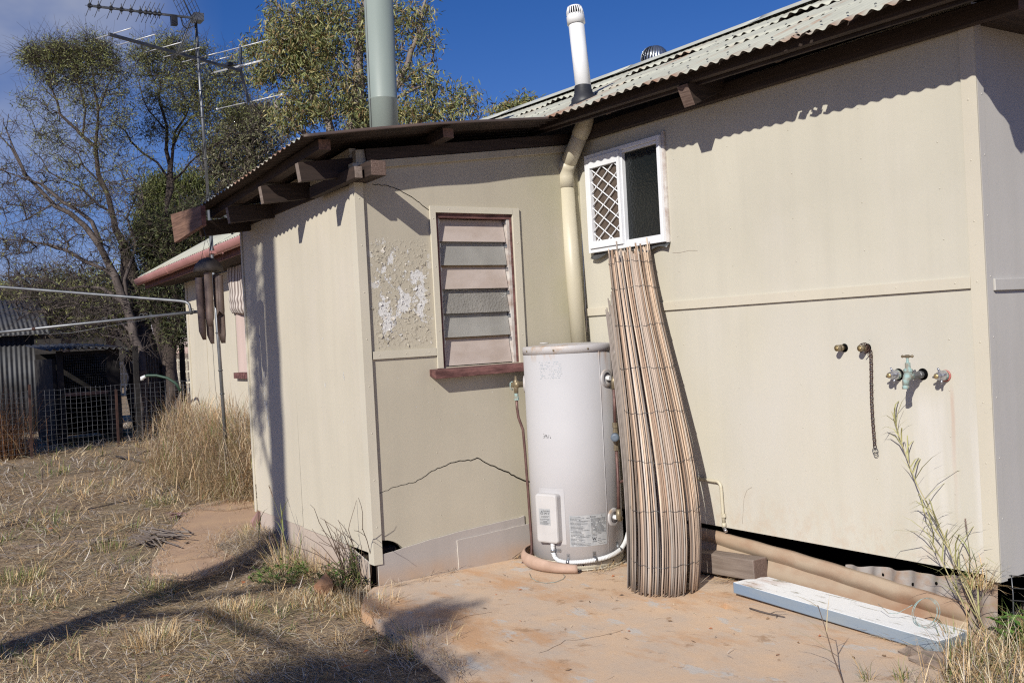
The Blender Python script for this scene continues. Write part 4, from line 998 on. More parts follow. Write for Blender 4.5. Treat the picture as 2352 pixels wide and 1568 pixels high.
# chain
ch = thing('chain', (2.300, -.02, 1.28), 'rusty chain hanging from a pipe stub with two rings at its end', 'chain')
def link(mb, c, d, n, L=.017, Wd=.0105, r=.0021, m='rust_steel'):
    d = np.array(d, float); d /= np.linalg.norm(d); n = np.array(n, float); n /= np.linalg.norm(n); pts = []
    for k in range(17):
        a = 2*math.pi*k/16; pts.append(np.array(c)+d*(math.sin(a)*L*.72)+n*(math.cos(a)*Wd*.72))
    mb.tube(pts, r, m, 6, cap=False)
mb = MB(); z = 1.272; k = 0; top = z
while z > .80:
    x = 2.302+.004*math.sin(z*11)+(1.272-z)*(-.004); link(mb, (x, -.011, z), (jit(.1), jit(.05), 1), (1, .25, 0) if k % 2 else (.35, 1, 0)); z -= .0172; k += 1
for i in range(6):
    a = R(200-i*50); link(mb, (2.281+.022*math.cos(a)+.004*i*.5, -.030-.002*i, 1.294+.024*math.sin(a)*1.0+.0), (-math.sin(a), .2, math.cos(a)), (.3, 1, 0))
link(mb, (2.297, -.018, 1.287), (1, .3, -.5), (.2, 1, .3)); mb.build('links', ch)
mb = MB(); link(mb, (2.304, -.012, .785), (0, 0, 1), (1, .2, 0), .020, .020, .0017, 'dark_metal'); link(mb, (2.306, -.011, .768), (.1, 0, 1), (1, -.1, 0), .019, .019, .0016, 'dark_metal'); mb.build('end_rings', ch)
def wall_valve(x, z, label, red):
    t = thing('tap', (x, 0, z), label, 'tap', 'chrome lever taps on the wall')
    mb = MB(); mb.lathe((x, -.0015, z), (0, -1, 0), [(0, .029 if not red else .02), (.0004, .001)], 'dark', 20); mb.build('wall_hole', t)
    mb = MB(); ax_ = (.03, -1, 0)
    mb.lathe((x, .02, z), ax_, [(0, .021), (.035, .021), (.035, .0235), (.042, .0235), (.046, .019)], 'verdigris', 14)
    if red: mb.lathe((x, -.002, z-.003), ax_, [(0, .027), (.005, .027), (.007, .023)], 'red_ring', 20)
    mb.build('valve_body', t)
    mb = MB(); mb.lathe((x+.001, -.020, z), ax_, [(0, .020), (.012, .0235), (.030, .022), (.048, .0165), (.052, .0135), (.060, .0135)], 'chrome', 18)
    for q in range(4):
        a = R(12+90*q); u = np.array((math.cos(a), 0, math.sin(a))); c = np.array((x+.0015, -.048, z))
        mb.tube([c+u*.015+(0, .01, 0), c+u*.026, c+u*.037-(0, .004, 0)], [.0075, .0055, .0045], 'chrome', 8)
    mb.lathe((x+.003, -.080, z), ax_, [(0, .0115), (.004, .011), (.0045, .001)], 'brass_end', 16); mb.build('handle', t)
wall_valve(2.452, 1.163, 'pitted chrome four-spoke tap on the wall, left of the green brass garden tap', False)
wall_valve(2.703, 1.161, 'pitted chrome four-spoke tap with a red ring, nearest the wall corner', True)
gt = thing('garden_tap', (2.575, 0, 1.165), 'greenish brass garden tap with a T handle between two chrome taps', 'tap')
mb = MB(); mb.lathe((2.583, -.0015, 1.165), (0, -1, 0), [(0, .028), (.0004, .001)], 'dark', 20); mb.build('wall_hole', gt)
mb = MB(); mb.lathe((2.58, .02, 1.163), (0, -1, 0), [(0, .014), (.03, .014), (.03, .019), (.05, .019), (.052, .016), (.075, .016), (.075, .02), (.088, .02), (.10, .016)], 'dark_metal', 8, smooth=False)
mb.build('inlet', gt)
mb = MB(); c = np.array((2.58, -.088, 1.163))
mb.tube([c+(0, .01, .0), c+(0, -.012, 0), c+(0, -.028, -.004), c+(0, -.040, -.02), c+(0, -.043, -.042)], [.016, .018, .020, .0165, .014], 'verdigris', 14)
mb.lathe(c+(0, -.043, -.058), (0, 0, 1), [(0, .0165), (.012, .0165), (.014, .0135), (.02, .0135)], 'verdigris', 16)
mb.lathe(c+(0, -.020, .0), (0, 0, 1), [(-.01, .017), (.018, .019), (.02, .0215), (.032, .0215), (.034, .015), (.038, .013), (.062, .012), (.064, .006), (.085, .0055)], 'verdigris', 12, smooth=False); mb.build('body', gt)
mb = MB(); h = c+(0, -.020, .092); mb.tube([h-(.032, 0, 0), h-(.027, 0, 0), h-(.018, 0, 0), h-(.006, 0, 0), h+(.006, 0, 0), h+(.018, 0, 0), h+(.027, 0, 0), h+(.032, 0, 0)], [.004, .0075, .0045, .008, .008, .0045, .0075, .004], 'brass', 10); mb.build('handle', gt)
# thin cream painted pipe from behind the bamboo down to the wall foot
pp = thing('water_pipe', (1.22, -.02, .25), 'thin cream painted pipe bending down the wall foot right of the bamboo', 'pipe')
mb = MB(); pts = [(1.02, -.016, .535), (1.15, -.016, .530)]+[(1.193+.035*math.sin(R(a)), -.016, .495+.035*math.cos(R(a))) for a in range(0, 91, 15)]+[(1.232, -.016, .36), (1.236, -.016, .29)]
mb.tube(pts, .0095, 'cream_pipe', 10); mb.build('pipe', pp)
mb = MB(); mb.lathe((1.236, -.016, .325), (0, 0, 1), [(0, .016), (.02, .016)], 'cream_pipe', 6, smooth=False); mb.box((1.212, -.016, .333), (1.228, -.0015, .339), 'cream_pipe')
mb.lathe((1.236, -.016, .262), (0, 0, 1), [(0, .010), (.012, .0125), (.03, .0125)], 'cream_pipe', 8); mb.lathe((1.24, -.02, .262), (.7, -.2, -.5), [(0, .010), (.03, .010)], 'chrome', 8); mb.build('fitting', pp)

# ---------------- things on the slab ----------------
pk = thing('painted_plank', (2.25, -.28, 0), 'thick plank with a flaking white top and blue-grey edges lying on the slab', 'plank')
A, B = np.array((1.635, -.365)), np.array((2.895, -.440)); d = (B-A)/np.linalg.norm(B-A); nn = np.array((-d[1], d[0])); wdt = .222
def pl(s, t, z): q = A+d*s*np.linalg.norm(B-A)+nn*t*wdt; return (q[0], q[1], z+.012*(1-s))
mb = MB(); ol = [(0, .0), (1, 0), (1.004, .35), (.998, .7), (.99, 1), (.03, 1), (.012, .82), (.02, .6), (-.002, .42)]
mb.prism([pl(s, t, .008) for s, t in ol], (0, 0, .058), 'plank_white', 'plank_blue'); mb.build('board', pk, bevel=.005)
mb = MB(); mb.beam((2.0, -.36, .006), (2.0, -.24, .006), .07, .012, 'grey_timber'); mb.beam((2.75, -.40, .004), (2.75, -.26, .004), .07, .009, 'grey_timber'); mb.build('packer', pk)
mb = MB(); mb.beam((.93, -.105, .062), (1.595, -.105, .096), .11, .115, 'grey_timber', endm='end_grain'); tag(mb.build('sleeper', loc=(1.25, -.105, 0), bevel=.008), 'short weathered timber sleeper lying against the wall foot behind the bamboo', 'timber')
mb = MB(); mb.box((1.50, -.15, -.01), (1.58, -.06, .036), 'rock'); tag(mb.build('stone', loc=(1.54, -.1, 0), bevel=.015), 'flat stone propping up the right end of the weathered sleeper', 'stone')
# tan corrugated sheet lying on its side along the wall foot
ti = MB()
def tan_sheet(a, b):
    x = .85+a*1.93; zt = np.interp(x, [.85, 1.15, 1.72, 2.42, 2.78], [.243, .231, .201, .142, .118]); zc = np.interp(x, [.85, 1.15, 1.72, 2.42, 2.78], [.165, .155, .116, .052, .030])
    if b < .12: t = b/.12; y = .035-.05*t; z = zt-.012+.012*math.sin(t*1.57)
    elif b < .58: t = (b-.12)/.46; y = -.015-.024*math.sin(math.pi*(t*.93+.07)); z = zt+(zc-zt)*t
    else: t = (b-.58)/.42; y = -.020-.036*math.sin(math.pi*t*.8); z = zc-.105*t
    dent = .012*math.exp(-((x-2.47)/.05)**2)*math.exp(-((b-.4)/.15)**2)
    return (x+.008*math.sin(b*9), y+.0015*math.sin(x*7)+dent-.01*a, z+.001*math.sin(x*6+b*3)+.0012*math.sin(x*23))
ti.grid(tan_sheet, 60, 46, 'tan_iron'); tag(ti.build('iron_sheet', loc=(1.85, -.02, 0), solid=.0016), 'dusty tan corrugated iron sheet lying on edge along the foot of the wall', 'iron sheet')
gi = MB()
def grey_sheet(a, b):
    x = 2.07+a*.825; top = .176+.072*a+.006*math.sin(x*9)+.004*math.sin(x*31)
    return (x, .012+.011*math.sin(2*math.pi*x/.115)-.03*(1-b), -.03+b*(top+.03))
gi.grid(grey_sheet, 90, 6, 'grey_iron')
for x, zz in ((2.13, .85), (2.14, .78), (2.30, .84), (2.47, .74), (2.60, .86), (2.70, .78), (2.79, .86)):
    p = np.array(grey_sheet((x-2.07)/.825, zz))+(0, -.003, 0); gi.lathe(p, (0, -1, .1), [(0, .005+RNG.uniform(0, .004)), (.0006, .001)], 'dark', 8)
tag(gi.build('iron_sheet', loc=(2.45, -.02, 0)), 'stained grey corrugated iron sheet standing upright under the wall near the corner', 'iron sheet')
# green wire loop on the plank, cut strap on the slab
mb = MB()
for r, dz, dx in ((.060, 0, 0), (.057, .006, .006), (.063, .003, .012)): 
    mb.tube([(2.735+dx+r*math.cos(R(a)), -.315+.030*math.sin(R(a))+.02, .125+dz+r*math.sin(R(a))*.95) for a in range(0, 361, 10)], .0014, 'verdigris', 5, cap=False)
mb.tube([(2.68, -.30, .15), (2.62, -.33, .105), (2.58, -.34, .10), (2.52, -.33, .13)], .0014, 'verdigris', 5); tag(mb.build('wire_coil', loc=(2.735, -.30, .07)), 'loose coil of pale green wire on the right end of the plank', 'wire')
mb = MB(); mb.tube([tuple(ground_at(u, v, .004)) for u, v in ((1216, 1316), (1220, 1326), (1233, 1334), (1253, 1338), (1275, 1336), (1293, 1329), (1298, 1322), (1293, 1318))], .0016, 'verdigris', 5)
tag(mb.build('cut_strap', loc=ground_at(1255, 1330)), 'thin pale green plastic strap curled on the slab before the water heater', 'strap')
mb = MB(); g = [ground_at(u, v, .008) for u, v in ((1722, 1396), (1745, 1403), (1768, 1409), (1785, 1412), (1803, 1416))]
mb.tube(g, [.004, .0045, .004, .004, .002], 'grey_bark', 6); mb.tube([g[2], (g[2]+g[3])/2+np.array((.0, .012, .012)), g[3]+np.array((.03, .03, .018))], [.003, .002, .001], 'grey_bark', 5); mb.tube([g[3], g[3]+np.array((.02, -.03, 0))], [.003, .0015], 'grey_bark', 5)
tag(mb.build('twig', loc=g[2]), 'dark forked twig lying on the slab in front of the plank', 'twig')

# ---------------- beyond the lean-to: wing of the next building, mast, chime, hoist ----------------
wg = thing('neighbour_house', (-7.8, -.6, 0), 'cream sheet-clad building with a pink gutter behind the lean-to', 'house')
GZ0, GZ1 = 2.44, 2.55                       # gutter rises a little to the right
def gz(x): return 2.445+.0215*(x+8.5)
mb = MB(); mb.box((-7.83, -.55, -.1), (-2.6, -.50, 2.36), 'cream'); mb.box((-7.82, -.497, -.1), (-7.78, 3.6, 2.6), 'cream')
for x in (-7.05, -6.6): mb.box((x-.004, -.5535, -.1), (x+.004, -.5505, 2.36), 'olive_trim')
mb.build('wall', wg)
mb = MB(); mb.box((-7.86, -.565, -.1), (-7.80, -.552, 2.36), 'cream_trim'); mb.build('corner_trim', wg)
mb = MB(); corrugated(mb, lambda u, v: ((-8.62+u, -.98+v, gz(-8.62+u)+.04+.54*v), np.array((0, -.47, .88))), 4.6, 1.5, 'roof', nl=2); mb.build('roof', wg, solid=.002, under='roof_under')
mb = MB(); gp = [(0, .055), (-.012, .060), (-.016, .05), (-.012, .0), (-.030, -.018), (-.070, -.030), (-.100, -.012), (-.112, .03), (-.116, .052), (-.106, .058)]
def gut(a, b):
    x = -8.66+a*5.9; k = min(int(b*9+.001), 9); return (x, -.90+gp[k][0], gz(x)-.03+gp[k][1])
mb.grid(gut, 8, 9, 'pink_gutter'); mb.prism([(-8.66, -.90+y, gz(-8.66)-.03+z) for y, z in gp[1:9]], (.004, 0, 0), 'pink_gutter')
for x in (-7.0, -5.4, -4.0): mb.tube([(x, -.90+y*1.02, gz(x)-.03+z-.002) for y, z in gp[3:9]], .006, 'pink_gutter', 6)
mb.build('gutter', wg, solid=.003)
mb = MB(); mb.hexa([(-8.6, -.895, gz(-8.6)-.11), (-2.7, -.895, gz(-2.7)-.11), (-2.7, -.87, gz(-2.7)-.11), (-8.6, -.87, gz(-8.6)-.11), (-8.6, -.895, gz(-8.6)+.02), (-2.7, -.895, gz(-2.7)+.02), (-2.7, -.87, gz(-2.7)+.02), (-8.6, -.87, gz(-8.6)+.02)], 'maroon')
mb.hexa([(-8.6, -.868, gz(-8.6)-.08), (-2.7, -.868, gz(-2.7)-.08), (-2.7, -.55, 2.37), (-8.6, -.55, 2.37), (-8.6, -.868, gz(-8.6)-.06), (-2.7, -.868, gz(-2.7)-.06), (-2.7, -.55, 2.39), (-8.6, -.55, 2.39)], 'old_timber_x'); mb.build('fascia', wg)
nw = MB(); nw.box((-5.90, -.60, 1.12), (-4.0, -.56, 1.185), 'maroon'); nw.box((-5.86, -.575, 1.186), (-5.82, -.552, 2.33), 'cream_trim'); nwin = nw.build('window', wg)
mb = MB()
def blind(a, b):
    x = -5.80+a*1.9; z = 1.19+b*.72; return (x, -.565+.010*math.sin(x*9)+.004*math.sin(x*31), z)
mb.grid(blind, 40, 4, 'pink_blind'); mb.build('blind', nwin)
def striped():
    k = NT('striped_awning_cloth'); w = k.n('ShaderNodeTexWave'); w.wave_type = 'BANDS'; w.bands_direction = 'X'; w.inputs['Scale'].default_value = 3.6; w.inputs['Distortion'].default_value = 0
    k.l(k.tc.outputs['Object'], w.inputs[0]); return k.done(k.mix(k.ramp(w.outputs['Fac'], .4, .6), (.62, .55, .50), (.24, .19, .17)), .85)
MAT['striped'] = striped()
mb = MB()
def awning(a, b):
    x = -5.82+a*1.9; z = 1.86+b*.52; f = .035*math.sin(b*2.2)+.025*math.exp(-((b-.12)/.09)**2)+.02*math.exp(-((b-.30)/.08)**2)
    return (x, -.60-f+.008*math.sin(x*14+b*4), z-.05*(1-b)*math.sin(a*2.3)+.0)
mb.grid(awning, 50, 30, 'striped'); mb.build('striped_blind', nwin, solid=.002)
mb = MB(); mb.beam((-4.62, -.70, .80), (-4.3, -.62, 1.06), .03, .03, 'maroon'); mb.beam((-4.3, -.62, 1.06), (-3.9, -.57, 1.4), .03, .03, 'maroon'); tag(mb.build('brace', wg))

# antenna mast
ms = thing('antenna_mast', (-5.02, -1.0, 0), 'tall galvanised television antenna mast standing beside the pink-guttered building', 'antenna')
m0 = np.array((-5.0, -1.0, 0)); m1 = depth(449, 45, 10.55)
def mp_(t): return m0+(m1-m0)*t
mb = MB(); mb.tube([mp_(0), mp_(.62)], .019, 'galv', 12); mb.tube([mp_(.60), mp_(1.0)], .016, 'galv', 12); mb.build('mast', ms)
mb = MB()
for t in (.20, .25, .33, .40, .62, .70, .79): mb.lathe(mp_(t), mp_(1)-mp_(0), [(0, .025), (.012, .025)], 'dark_metal', 10)
cab = [mp_(t)+np.array((.022*math.cos(t*60), .022*math.sin(t*60)-.01, 0)) for t in np.linspace(.45, .98, 60)]; mb.tube(cab, .0045, 'black_rubber', 5); mb.build('cable', ms)
mb = MB(); mb.beam(mp_(.503)+np.array((0, .10, 0)), mp_(.503)+np.array((0, -.03, 0)), .05, .03, 'pink_gutter')
mb.tube([mp_(.50)+np.array((.03, .1, 0)), mp_(.50)+np.array((.18, .06, 0))], .012, 'pink_gutter', 6); mb.build('bracket', ms)
mb = MB(); s0 = mp_(.60)
for dx, dy in ((-.55, .45), (.55, .5)): mb.tube([s0, s0+np.array((dx, dy+.3, -.62))], .012, 'dark_metal', 8)
mb.build('stay', ms)
# VHF antenna: boom and rods
va, vm, vb = depth(250, 79, 9.75), depth(456, 136, 10.55), depth(553, 163, 11.25)
vd = (vb-va)/np.linalg.norm(vb-va); vh = np.cross((0, 0, 1), vd); vh /= np.linalg.norm(vh)
vf = MB(); vf.beam(va, vb, .028, .028, 'dark_metal'); vhf = vf.build('lower_antenna', ms)
mb = MB()
for u, L in ((260, .26), (310, .285), (372, .275), (416, .275), (462, .27), (494, .26)):
    t = (u-250)/(553-250); t = t*9.75/(9.75+(11.25-9.75)*(1-t)*1.0+ (11.25-9.75)*0) if 0 else t*.94+.0; c = va+(vb-va)*t+np.array((0, 0, .02)); 
    mb.tube([c-vh*L, c+vh*L], .005, 'rod_alu', 6)
for dz, dx in ((.02, .0), (.045, .04)):
    c = va+(vb-va)*.955+np.array((0, 0, dz))+vd*dx; mb.tube([c-vh*.38, c+vh*.38], .0055, 'rod_alu', 6)
mb.build('rod', vhf)
e = vb; mb = MB(); mb.beam(e, e+np.array((.0, -.0, .28))+vd*.02, .022, .022, 'dark_metal'); mb.beam(e, e+np.array((.0, 0, -.34))+vd*.10, .022, .022, 'dark_metal')
mb.build('reflector_arm', vhf)
mb = MB(); c = e+np.array((0, 0, .27))+vd*.02; mb.tube([c-vh*.42, c+vh*.50], .005, 'rod_alu', 6); mb.build('reflector_rod', vhf); mb = MB(); c = e+np.array((0, 0, -.33))+vd*.10; mb.tube([c-vh*.48, c+vh*.50], .005, 'rod_alu', 6)
for s in (-.5, .5): mb.lathe(c+vh*s, vh, [(-.01, .012), (.01, .012)], 'white_pvc', 8)
mb.build('reflector_rod', vhf)
mb = MB(); mb.box(tuple(va+(vb-va)*.90+np.array((-.05, -.03, .015))), tuple(va+(vb-va)*.90+np.array((.05, .03, .05))), 'black_rubber')
mb.tube([va+(vb-va)*.72-np.array((0, 0, .03)), va+(vb-va)*.78-np.array((0, 0, .14)), va+(vb-va)*.86-np.array((0, 0, .10)), va+(vb-va)*.90], .005, 'black_rubber', 5); mb.build('dipole_box', vhf)
# UHF antenna with butterfly directors and mesh reflectors
ua, ub = depth(201, 13, 9.85), depth(454, 43, 10.5); ud = (ub-ua)/np.linalg.norm(ub-ua); uh = np.cross((0, 0, 1), ud); uh /= np.linalg.norm(uh); uz = np.cross(ud, uh)
um = MB(); um.beam(ua, ub, .02, .02, 'dark_metal'); uhf = um.build('upper_antenna', ms)
mb = MB()
for u in (206, 226, 254, 278, 300, 322, 335, 345, 357, 367):
    c = ua+(ub-ua)*((u-201)/(454-201))*.97
    for sx in (1, -1):
        for sz in (1, -1):
            mb.tube([c, c+uh*.17*sx+np.array((0, 0, .055*sz))], .003, 'dark_metal', 5)
    mb.box(tuple(c-.016), tuple(c+.016), 'black_rubber')
    mb.tube([c, c+np.array((0, 0, .06))], [.012, .003], 'dark_metal', 6); mb.tube([c, c-np.array((0, 0, .05))], [.01, .003], 'dark_metal', 6); mb.build('director', uhf); mb = MB()
mb = MB(); mb.box(tuple(ub-np.array((.08, .05, .03))), tuple(ub+np.array((.06, .05, .045))), 'galv'); mb.tube([ub-ud*.18, ub-ud*.16-np.array((0, 0, .09)), ub-ud*.12-np.array((0, 0, .12)), ub-ud*.04-np.array((0, 0, .08))], .006, 'black_rubber', 6)
mb.box(tuple(ub-ud*.25-np.array((.03, .03, .10))), tuple(ub-ud*.25+np.array((.03, .03, 0))), 'black_rubber'); mb.build('clamp', uhf)
mb = MB()
for sg in (1, -1):
    o0 = ub-ud*.06; dn = (-ud*.55*sg*.9+np.array((0, 0, 1.0))*sg); 
    dn = np.array((0, 0, .95*sg))-ud*.42
    dn /= np.linalg.norm(dn); L = .50 if sg > 0 else .46
    for k in range(9): q = o0+dn*(L*k/8); mb.tube([q-uh*.24, q+uh*.24], .003, 'dark_metal', 4)
    for k in range(7): q = o0+uh*(-.24+.08*k); mb.tube([q, q+dn*L], .003 if k not in (3,) else .008, 'dark_metal', 4)
mb.build('mesh_reflector', uhf)

# bamboo wind chime hanging from the board end
cx, cy, cz_ = -1.56, -2.11, 2.055
wc = thing('wind_chime', (cx, cy, 1.45), 'brown bamboo wind chime with a coconut shell top hanging under the eave', 'wind chime')
mb = MB(); mb.lathe((cx, cy, cz_), (0, 0, 1), [(-.048, .100), (-.05, .096), (-.05, .103), (-.02, .098), (.01, .082), (.032, .058), (.046, .03), (.052, .004)], 'chime_shell', 28); mb.build('shell', wc)
rt3, fw3 = np.array((RT[0], RT[1], 0)), np.array((FW[0], FW[1], 0))
for dx, dy, z1, z0, sl_ in ((-.062, -.02, 1.965, 1.53, .20), (-.022, .03, 1.97, 1.50, .24), (.008, -.045, 2.0, 1.62, .17), (.045, .03, 1.985, 1.60, .22), (.072, -.01, 1.975, 1.50, .25)):
    mb = MB(); c = np.array((cx, cy, 0))+rt3*dx+fw3*dy; r = .024; n = 14; V = []
    zs_ = [z1, z1-.01, z1-.15, z1-sl_, z1-sl_-.03, z0+.06, z0]; keep = [1, 1, 1, 1, .55, .5, .16]
    ang0 = RNG.uniform(0, 6.28) if dx > 0 else CA+1.0
    for z, kf in zip(zs_, keep):
        for k in range(n):
            a = ang0+(k/(n-1)-.5)*2*math.pi*kf; V.append(c+np.array((r*math.cos(a), r*math.sin(a), z)))
    mb.add(V, [(i*n+k, i*n+k+1, (i+1)*n+k+1, (i+1)*n+k) for i in range(len(zs_)-1) for k in range(n-1)], 'bamboo_chime', True); mb.lathe(c+np.array((0, 0, z1-.012)), (0, 0, 1), [(0, .023), (.004, .023)], 'bamboo_chime', 12)
    mb.tube([c+np.array((0, 0, z1)), np.array((cx, cy, cz_))+rt3*dx*.9+fw3*dy*.9], .0015, 'dark_metal', 4); mb.build('bamboo_tube', wc, solid=.004)
mb = MB()
for dx in (-.05, .045): mb.tube([np.array((cx, cy, cz_+.03))+rt3*dx, (cx-.02, cy, 2.25), (cx-.06, -2.115, 2.345)], .0014, 'dark_metal', 4); mb.build('string', wc); mb = MB()
mb.tube([(cx, cy, 1.5), (cx+.01, cy, 1.2), (cx+.012, cy+.01, 1.02)], .0013, 'dark_metal', 4); mb.build('string', wc)

# clothes hoist: two galvanised arms reaching in from the left, post outside the picture
hoist = thing('clothes_hoist', (-4.15, -4.9, 0), 'galvanised clothes hoist with two long arms reaching in at the left', 'clothes hoist')
tip = depth(470, 714, 8.0); a1_, a0_ = depth(440, 722, 7.95), depth(434, 693, 7.95)
L1 = depth(0, 659, 8.3); L2 = depth(0, 763, 8.3)
hub = np.array((-4.15, -4.9, 0))
U1 = hub+np.array((0, 0, 2.62)); U2 = hub+np.array((0, 0, 1.50))
e1 = L1+(L1-a0_)*.45; e2 = L2+(L2-tip)*.45
mb = MB(); mb.tube([e2, L2, tip], .0125, 'galv', 12); mb.build('arm', hoist)
mb = MB(); bend = [a0_+(L1-a0_)*.045, a0_+(L1-a0_)*.015-np.array((0, 0, .004)), a0_-np.array((0, 0, .018)), a1_+(a0_-a1_)*.3, a1_]; mb.tube([e1, L1]+bend, .0120, 'galv', 12); mb.build('arm', hoist)
mb = MB(); mb.tube([(e1[0], e1[1], 0), (e1[0], e1[1], e1[2]+.05)], .03, 'galv', 14); mb.lathe((e1[0], e1[1], e2[2]-.05), (0, 0, 1), [(0, .06), (.12, .06)], 'galv', 14); mb.build('post', hoist)
mb = MB(); P = [L2+(tip-L2)*t for t in (.37, .52, .70, .72, .94)]
for p in P: 
    q = p+np.array((0, 0, .012)); mb.tube([q+rt3*(.018*math.cos(a))*1+np.array((0, 0, .018*math.sin(a))) for a in np.linspace(0, 6.28, 13)], .002, 'dark_metal', 4)
p0 = L2-np.array((0, 0, .03)); mb.tube([p0, (p0+P[2])/2-np.array((0, 0, .05)), P[3]-np.array((0, 0, .02))], .0018, 'galv', 4); mb.build('line_wire', hoist)
mb = MB(); q = L2+(tip-L2)*.165; mb.lathe(q, tip-L2, [(0, .0140), (.03, .0140)], 'rust_steel', 10); mb.build('clip', hoist)

# ---------------- fences, sheds ----------------
def gp_(u, v, z=-.03): return ground_at(u, v, z)
f0, f1, f2 = np.array((-11.5, -2.45, 0)), np.array((-11.75, -1.05, 0)), np.array((-12.0, .55, 0))
fe = thing('wire_fence', (-11.75, -1.0, 0), 'welded wire mesh fence with rusty steel posts across the yard', 'fence')
fpts = [np.array((-11.2, -4.3, 0)), np.array((-11.53, -2.03, 0)), np.array((-11.9, -.68, 0)), np.array((-12.0, .30, 0)), np.array((-10.8, 1.4, 0))]
def along(pts, step):
    out_ = []
    for a, b in zip(pts[:-1], pts[1:]):
        n = max(1, int(np.linalg.norm(b-a)/step))
        for k in range(n): out_.append(a+(b-a)*k/n)
    return out_+[pts[-1]]
FH = .98
mb = MB(); A_ = along(fpts, .078)
for p in A_: mb.tube([p+(0, 0, .02), p+(jit(.01), jit(.01), FH+jit(.01))], .0021, 'galv', 4, cap=False, smooth=False)
for k in range(13):
    z = .03+k*.078; mb.tube([p+np.array((0, 0, z+.008*math.sin(i*.7+k))) for i, p in enumerate(A_)], .0021, 'galv', 4, cap=False, smooth=False)
mb.build('wire_mesh', fe)
for k, p in enumerate((fpts[1], fpts[2], fpts[0])):
    mb = MB(); mb.beam(p+np.array((.03, 0, -.1)), p+np.array((.03, 0, 1.08 if k != 1 else .9))+np.array((0, jit(.03), 0)), .035, .035, 'rust_steel', (0, 1, 0)); mb.build('post', fe)
ck = thing('chicken_wire_fence', (-13.2, .55, 0), 'taller chicken wire fence standing in front of the tree trunks', 'fence')
cpts = [np.array((-12.6, -.2, 0)), np.array((-13.2, .75, 0)), np.array((-13.3, 2.6, 0))]
mb = MB(); A_ = along(cpts, .06)
for k in range(22):
    z0 = .05+k*.065
    for s in (0, .5):
        pts = [p+np.array((0, 0, z0+.0325*(((i+int(s*2)) % 2)))) for i, p in enumerate(A_)]
    mb.tube(pts, .0022, 'galv', 3, cap=False, smooth=False)
for i, p in enumerate(A_): mb.tube([p+(0, 0, .05), p+(0, 0, 1.5)], .0022, 'galv', 3, cap=False, smooth=False)
mb.build('wire_mesh', ck)
for p in cpts[:2]:
    mb = MB(); mb.beam(p+np.array((.03, 0, -.1)), p+np.array((.03, .02, 1.6)), .08, .08, 'shade_dark_timber', (0, 1, 0), 'rust_steel'); mb.build('post', ck)
# low dark hen house
hh = thing('hen_house', (-13.2, -1.6, 0), 'dark open-fronted timber hen house with a sagging iron roof behind the wire fence', 'shed')
sx = -13.0
def sy(u, d=18.6): return float(depth(u, 900, d)[1])
y0, y1 = sy(102), sy(228)
mb = MB(); mb.box((sx-2.0, y0-.1, 0), (sx-1.95, y1+.1, 1.55), 'shade_dark_timber'); mb.box((sx-2.0, y0-.12, 0), (sx, y0-.06, 1.45), 'shade_dark_timber'); mb.box((sx-2.0, y1+.06, 0), (sx-.0, y1+.12, 1.55), 'shade_dark_timber'); mb.build('wall', hh)
mb = MB(); mb.box((sx-.01, y0-.05, .0), (sx+.05, y0+.05, 1.58), 'shade_dark_timber'); mb.box((sx-.01, y1-.10, 0), (sx+.05, y1+.10, 1.60), 'shade_dark_timber'); mb.box((sx-.01, y0, .80), (sx+.04, y1, .86), 'rust_timber'); mb.box((sx-.01, y0, 1.50), (sx+.04, y1, 1.56), 'shade_dark_timber'); mb.build('frame', hh)
mb = MB(); corrugated(mb, lambda u, v: ((sx+.25-v, y0-.25+u, 1.60+.03*math.sin(u*2.2)+.05*v-.06*u/1.5), np.array((0, 0, 1.))), (y1-y0)+.5, 2.3, 'shed_iron', pitch=.11, amp=.02, nl=2); mb.build('roof', hh, solid=.003, under='roof_under')
mb = MB()
for k in range(24): y = y0+.05+(y1-y0-.1)*k/23; mb.tube([(sx+.005, y, .86), (sx+.005, y, 1.5)], .0022, 'dark_metal', 3, cap=False)
for k in range(14): z = .88+k*.045; mb.tube([(sx+.005, y0, z), (sx+.005, y1, z)], .0022, 'dark_metal', 3, cap=False)
mb.build('wire_front', hh)
# corrugated iron shed at the far left
sh = thing('iron_shed', (-15.0, -4.2, 0), 'grey corrugated iron shed at the far left edge behind dry weeds', 'shed')
q0, q1 = depth(-120, 850, 19.6), depth(82, 850, 20.4)
dv = (q1-q0)[:2]; dl = np.linalg.norm(dv); dv /= dl
mb = MB(); corrugated(mb, lambda u, v: ((q0[0]+dv[0]*u, q0[1]+dv[1]*u, v), np.array((dv[1], -dv[0], 0))), dl, 1.95, 'shed_iron', pitch=.09, amp=.012, nl=1); mb.build('wall', sh, solid=.002)
mb = MB(); nv_ = np.array((-dv[1], dv[0])); 
corrugated(mb, lambda u, v: (np.array((q0[0]+dv[0]*u+nv_[0]*(v-.2), q0[1]+dv[1]*u+nv_[1]*(v-.2), 1.97+.42*v)), np.array((nv_[0]*-.35, nv_[1]*-.35, .93))), dl+.3, 1.9, 'shed_iron', pitch=.09, amp=.012, nl=1); mb.build('roof', sh, solid=.002)
fb_ = thing('far_house', (-40, 3, 0), 'far pale house with a grey gabled iron roof seen through the bare twigs', 'house')
c0, c1 = depth(0, 760, 46), depth(285, 750, 46); dv2 = (c1-c0); 
mb = MB(); zz = float(c0[2]); back = np.array((-6.0, 1.5, 0))
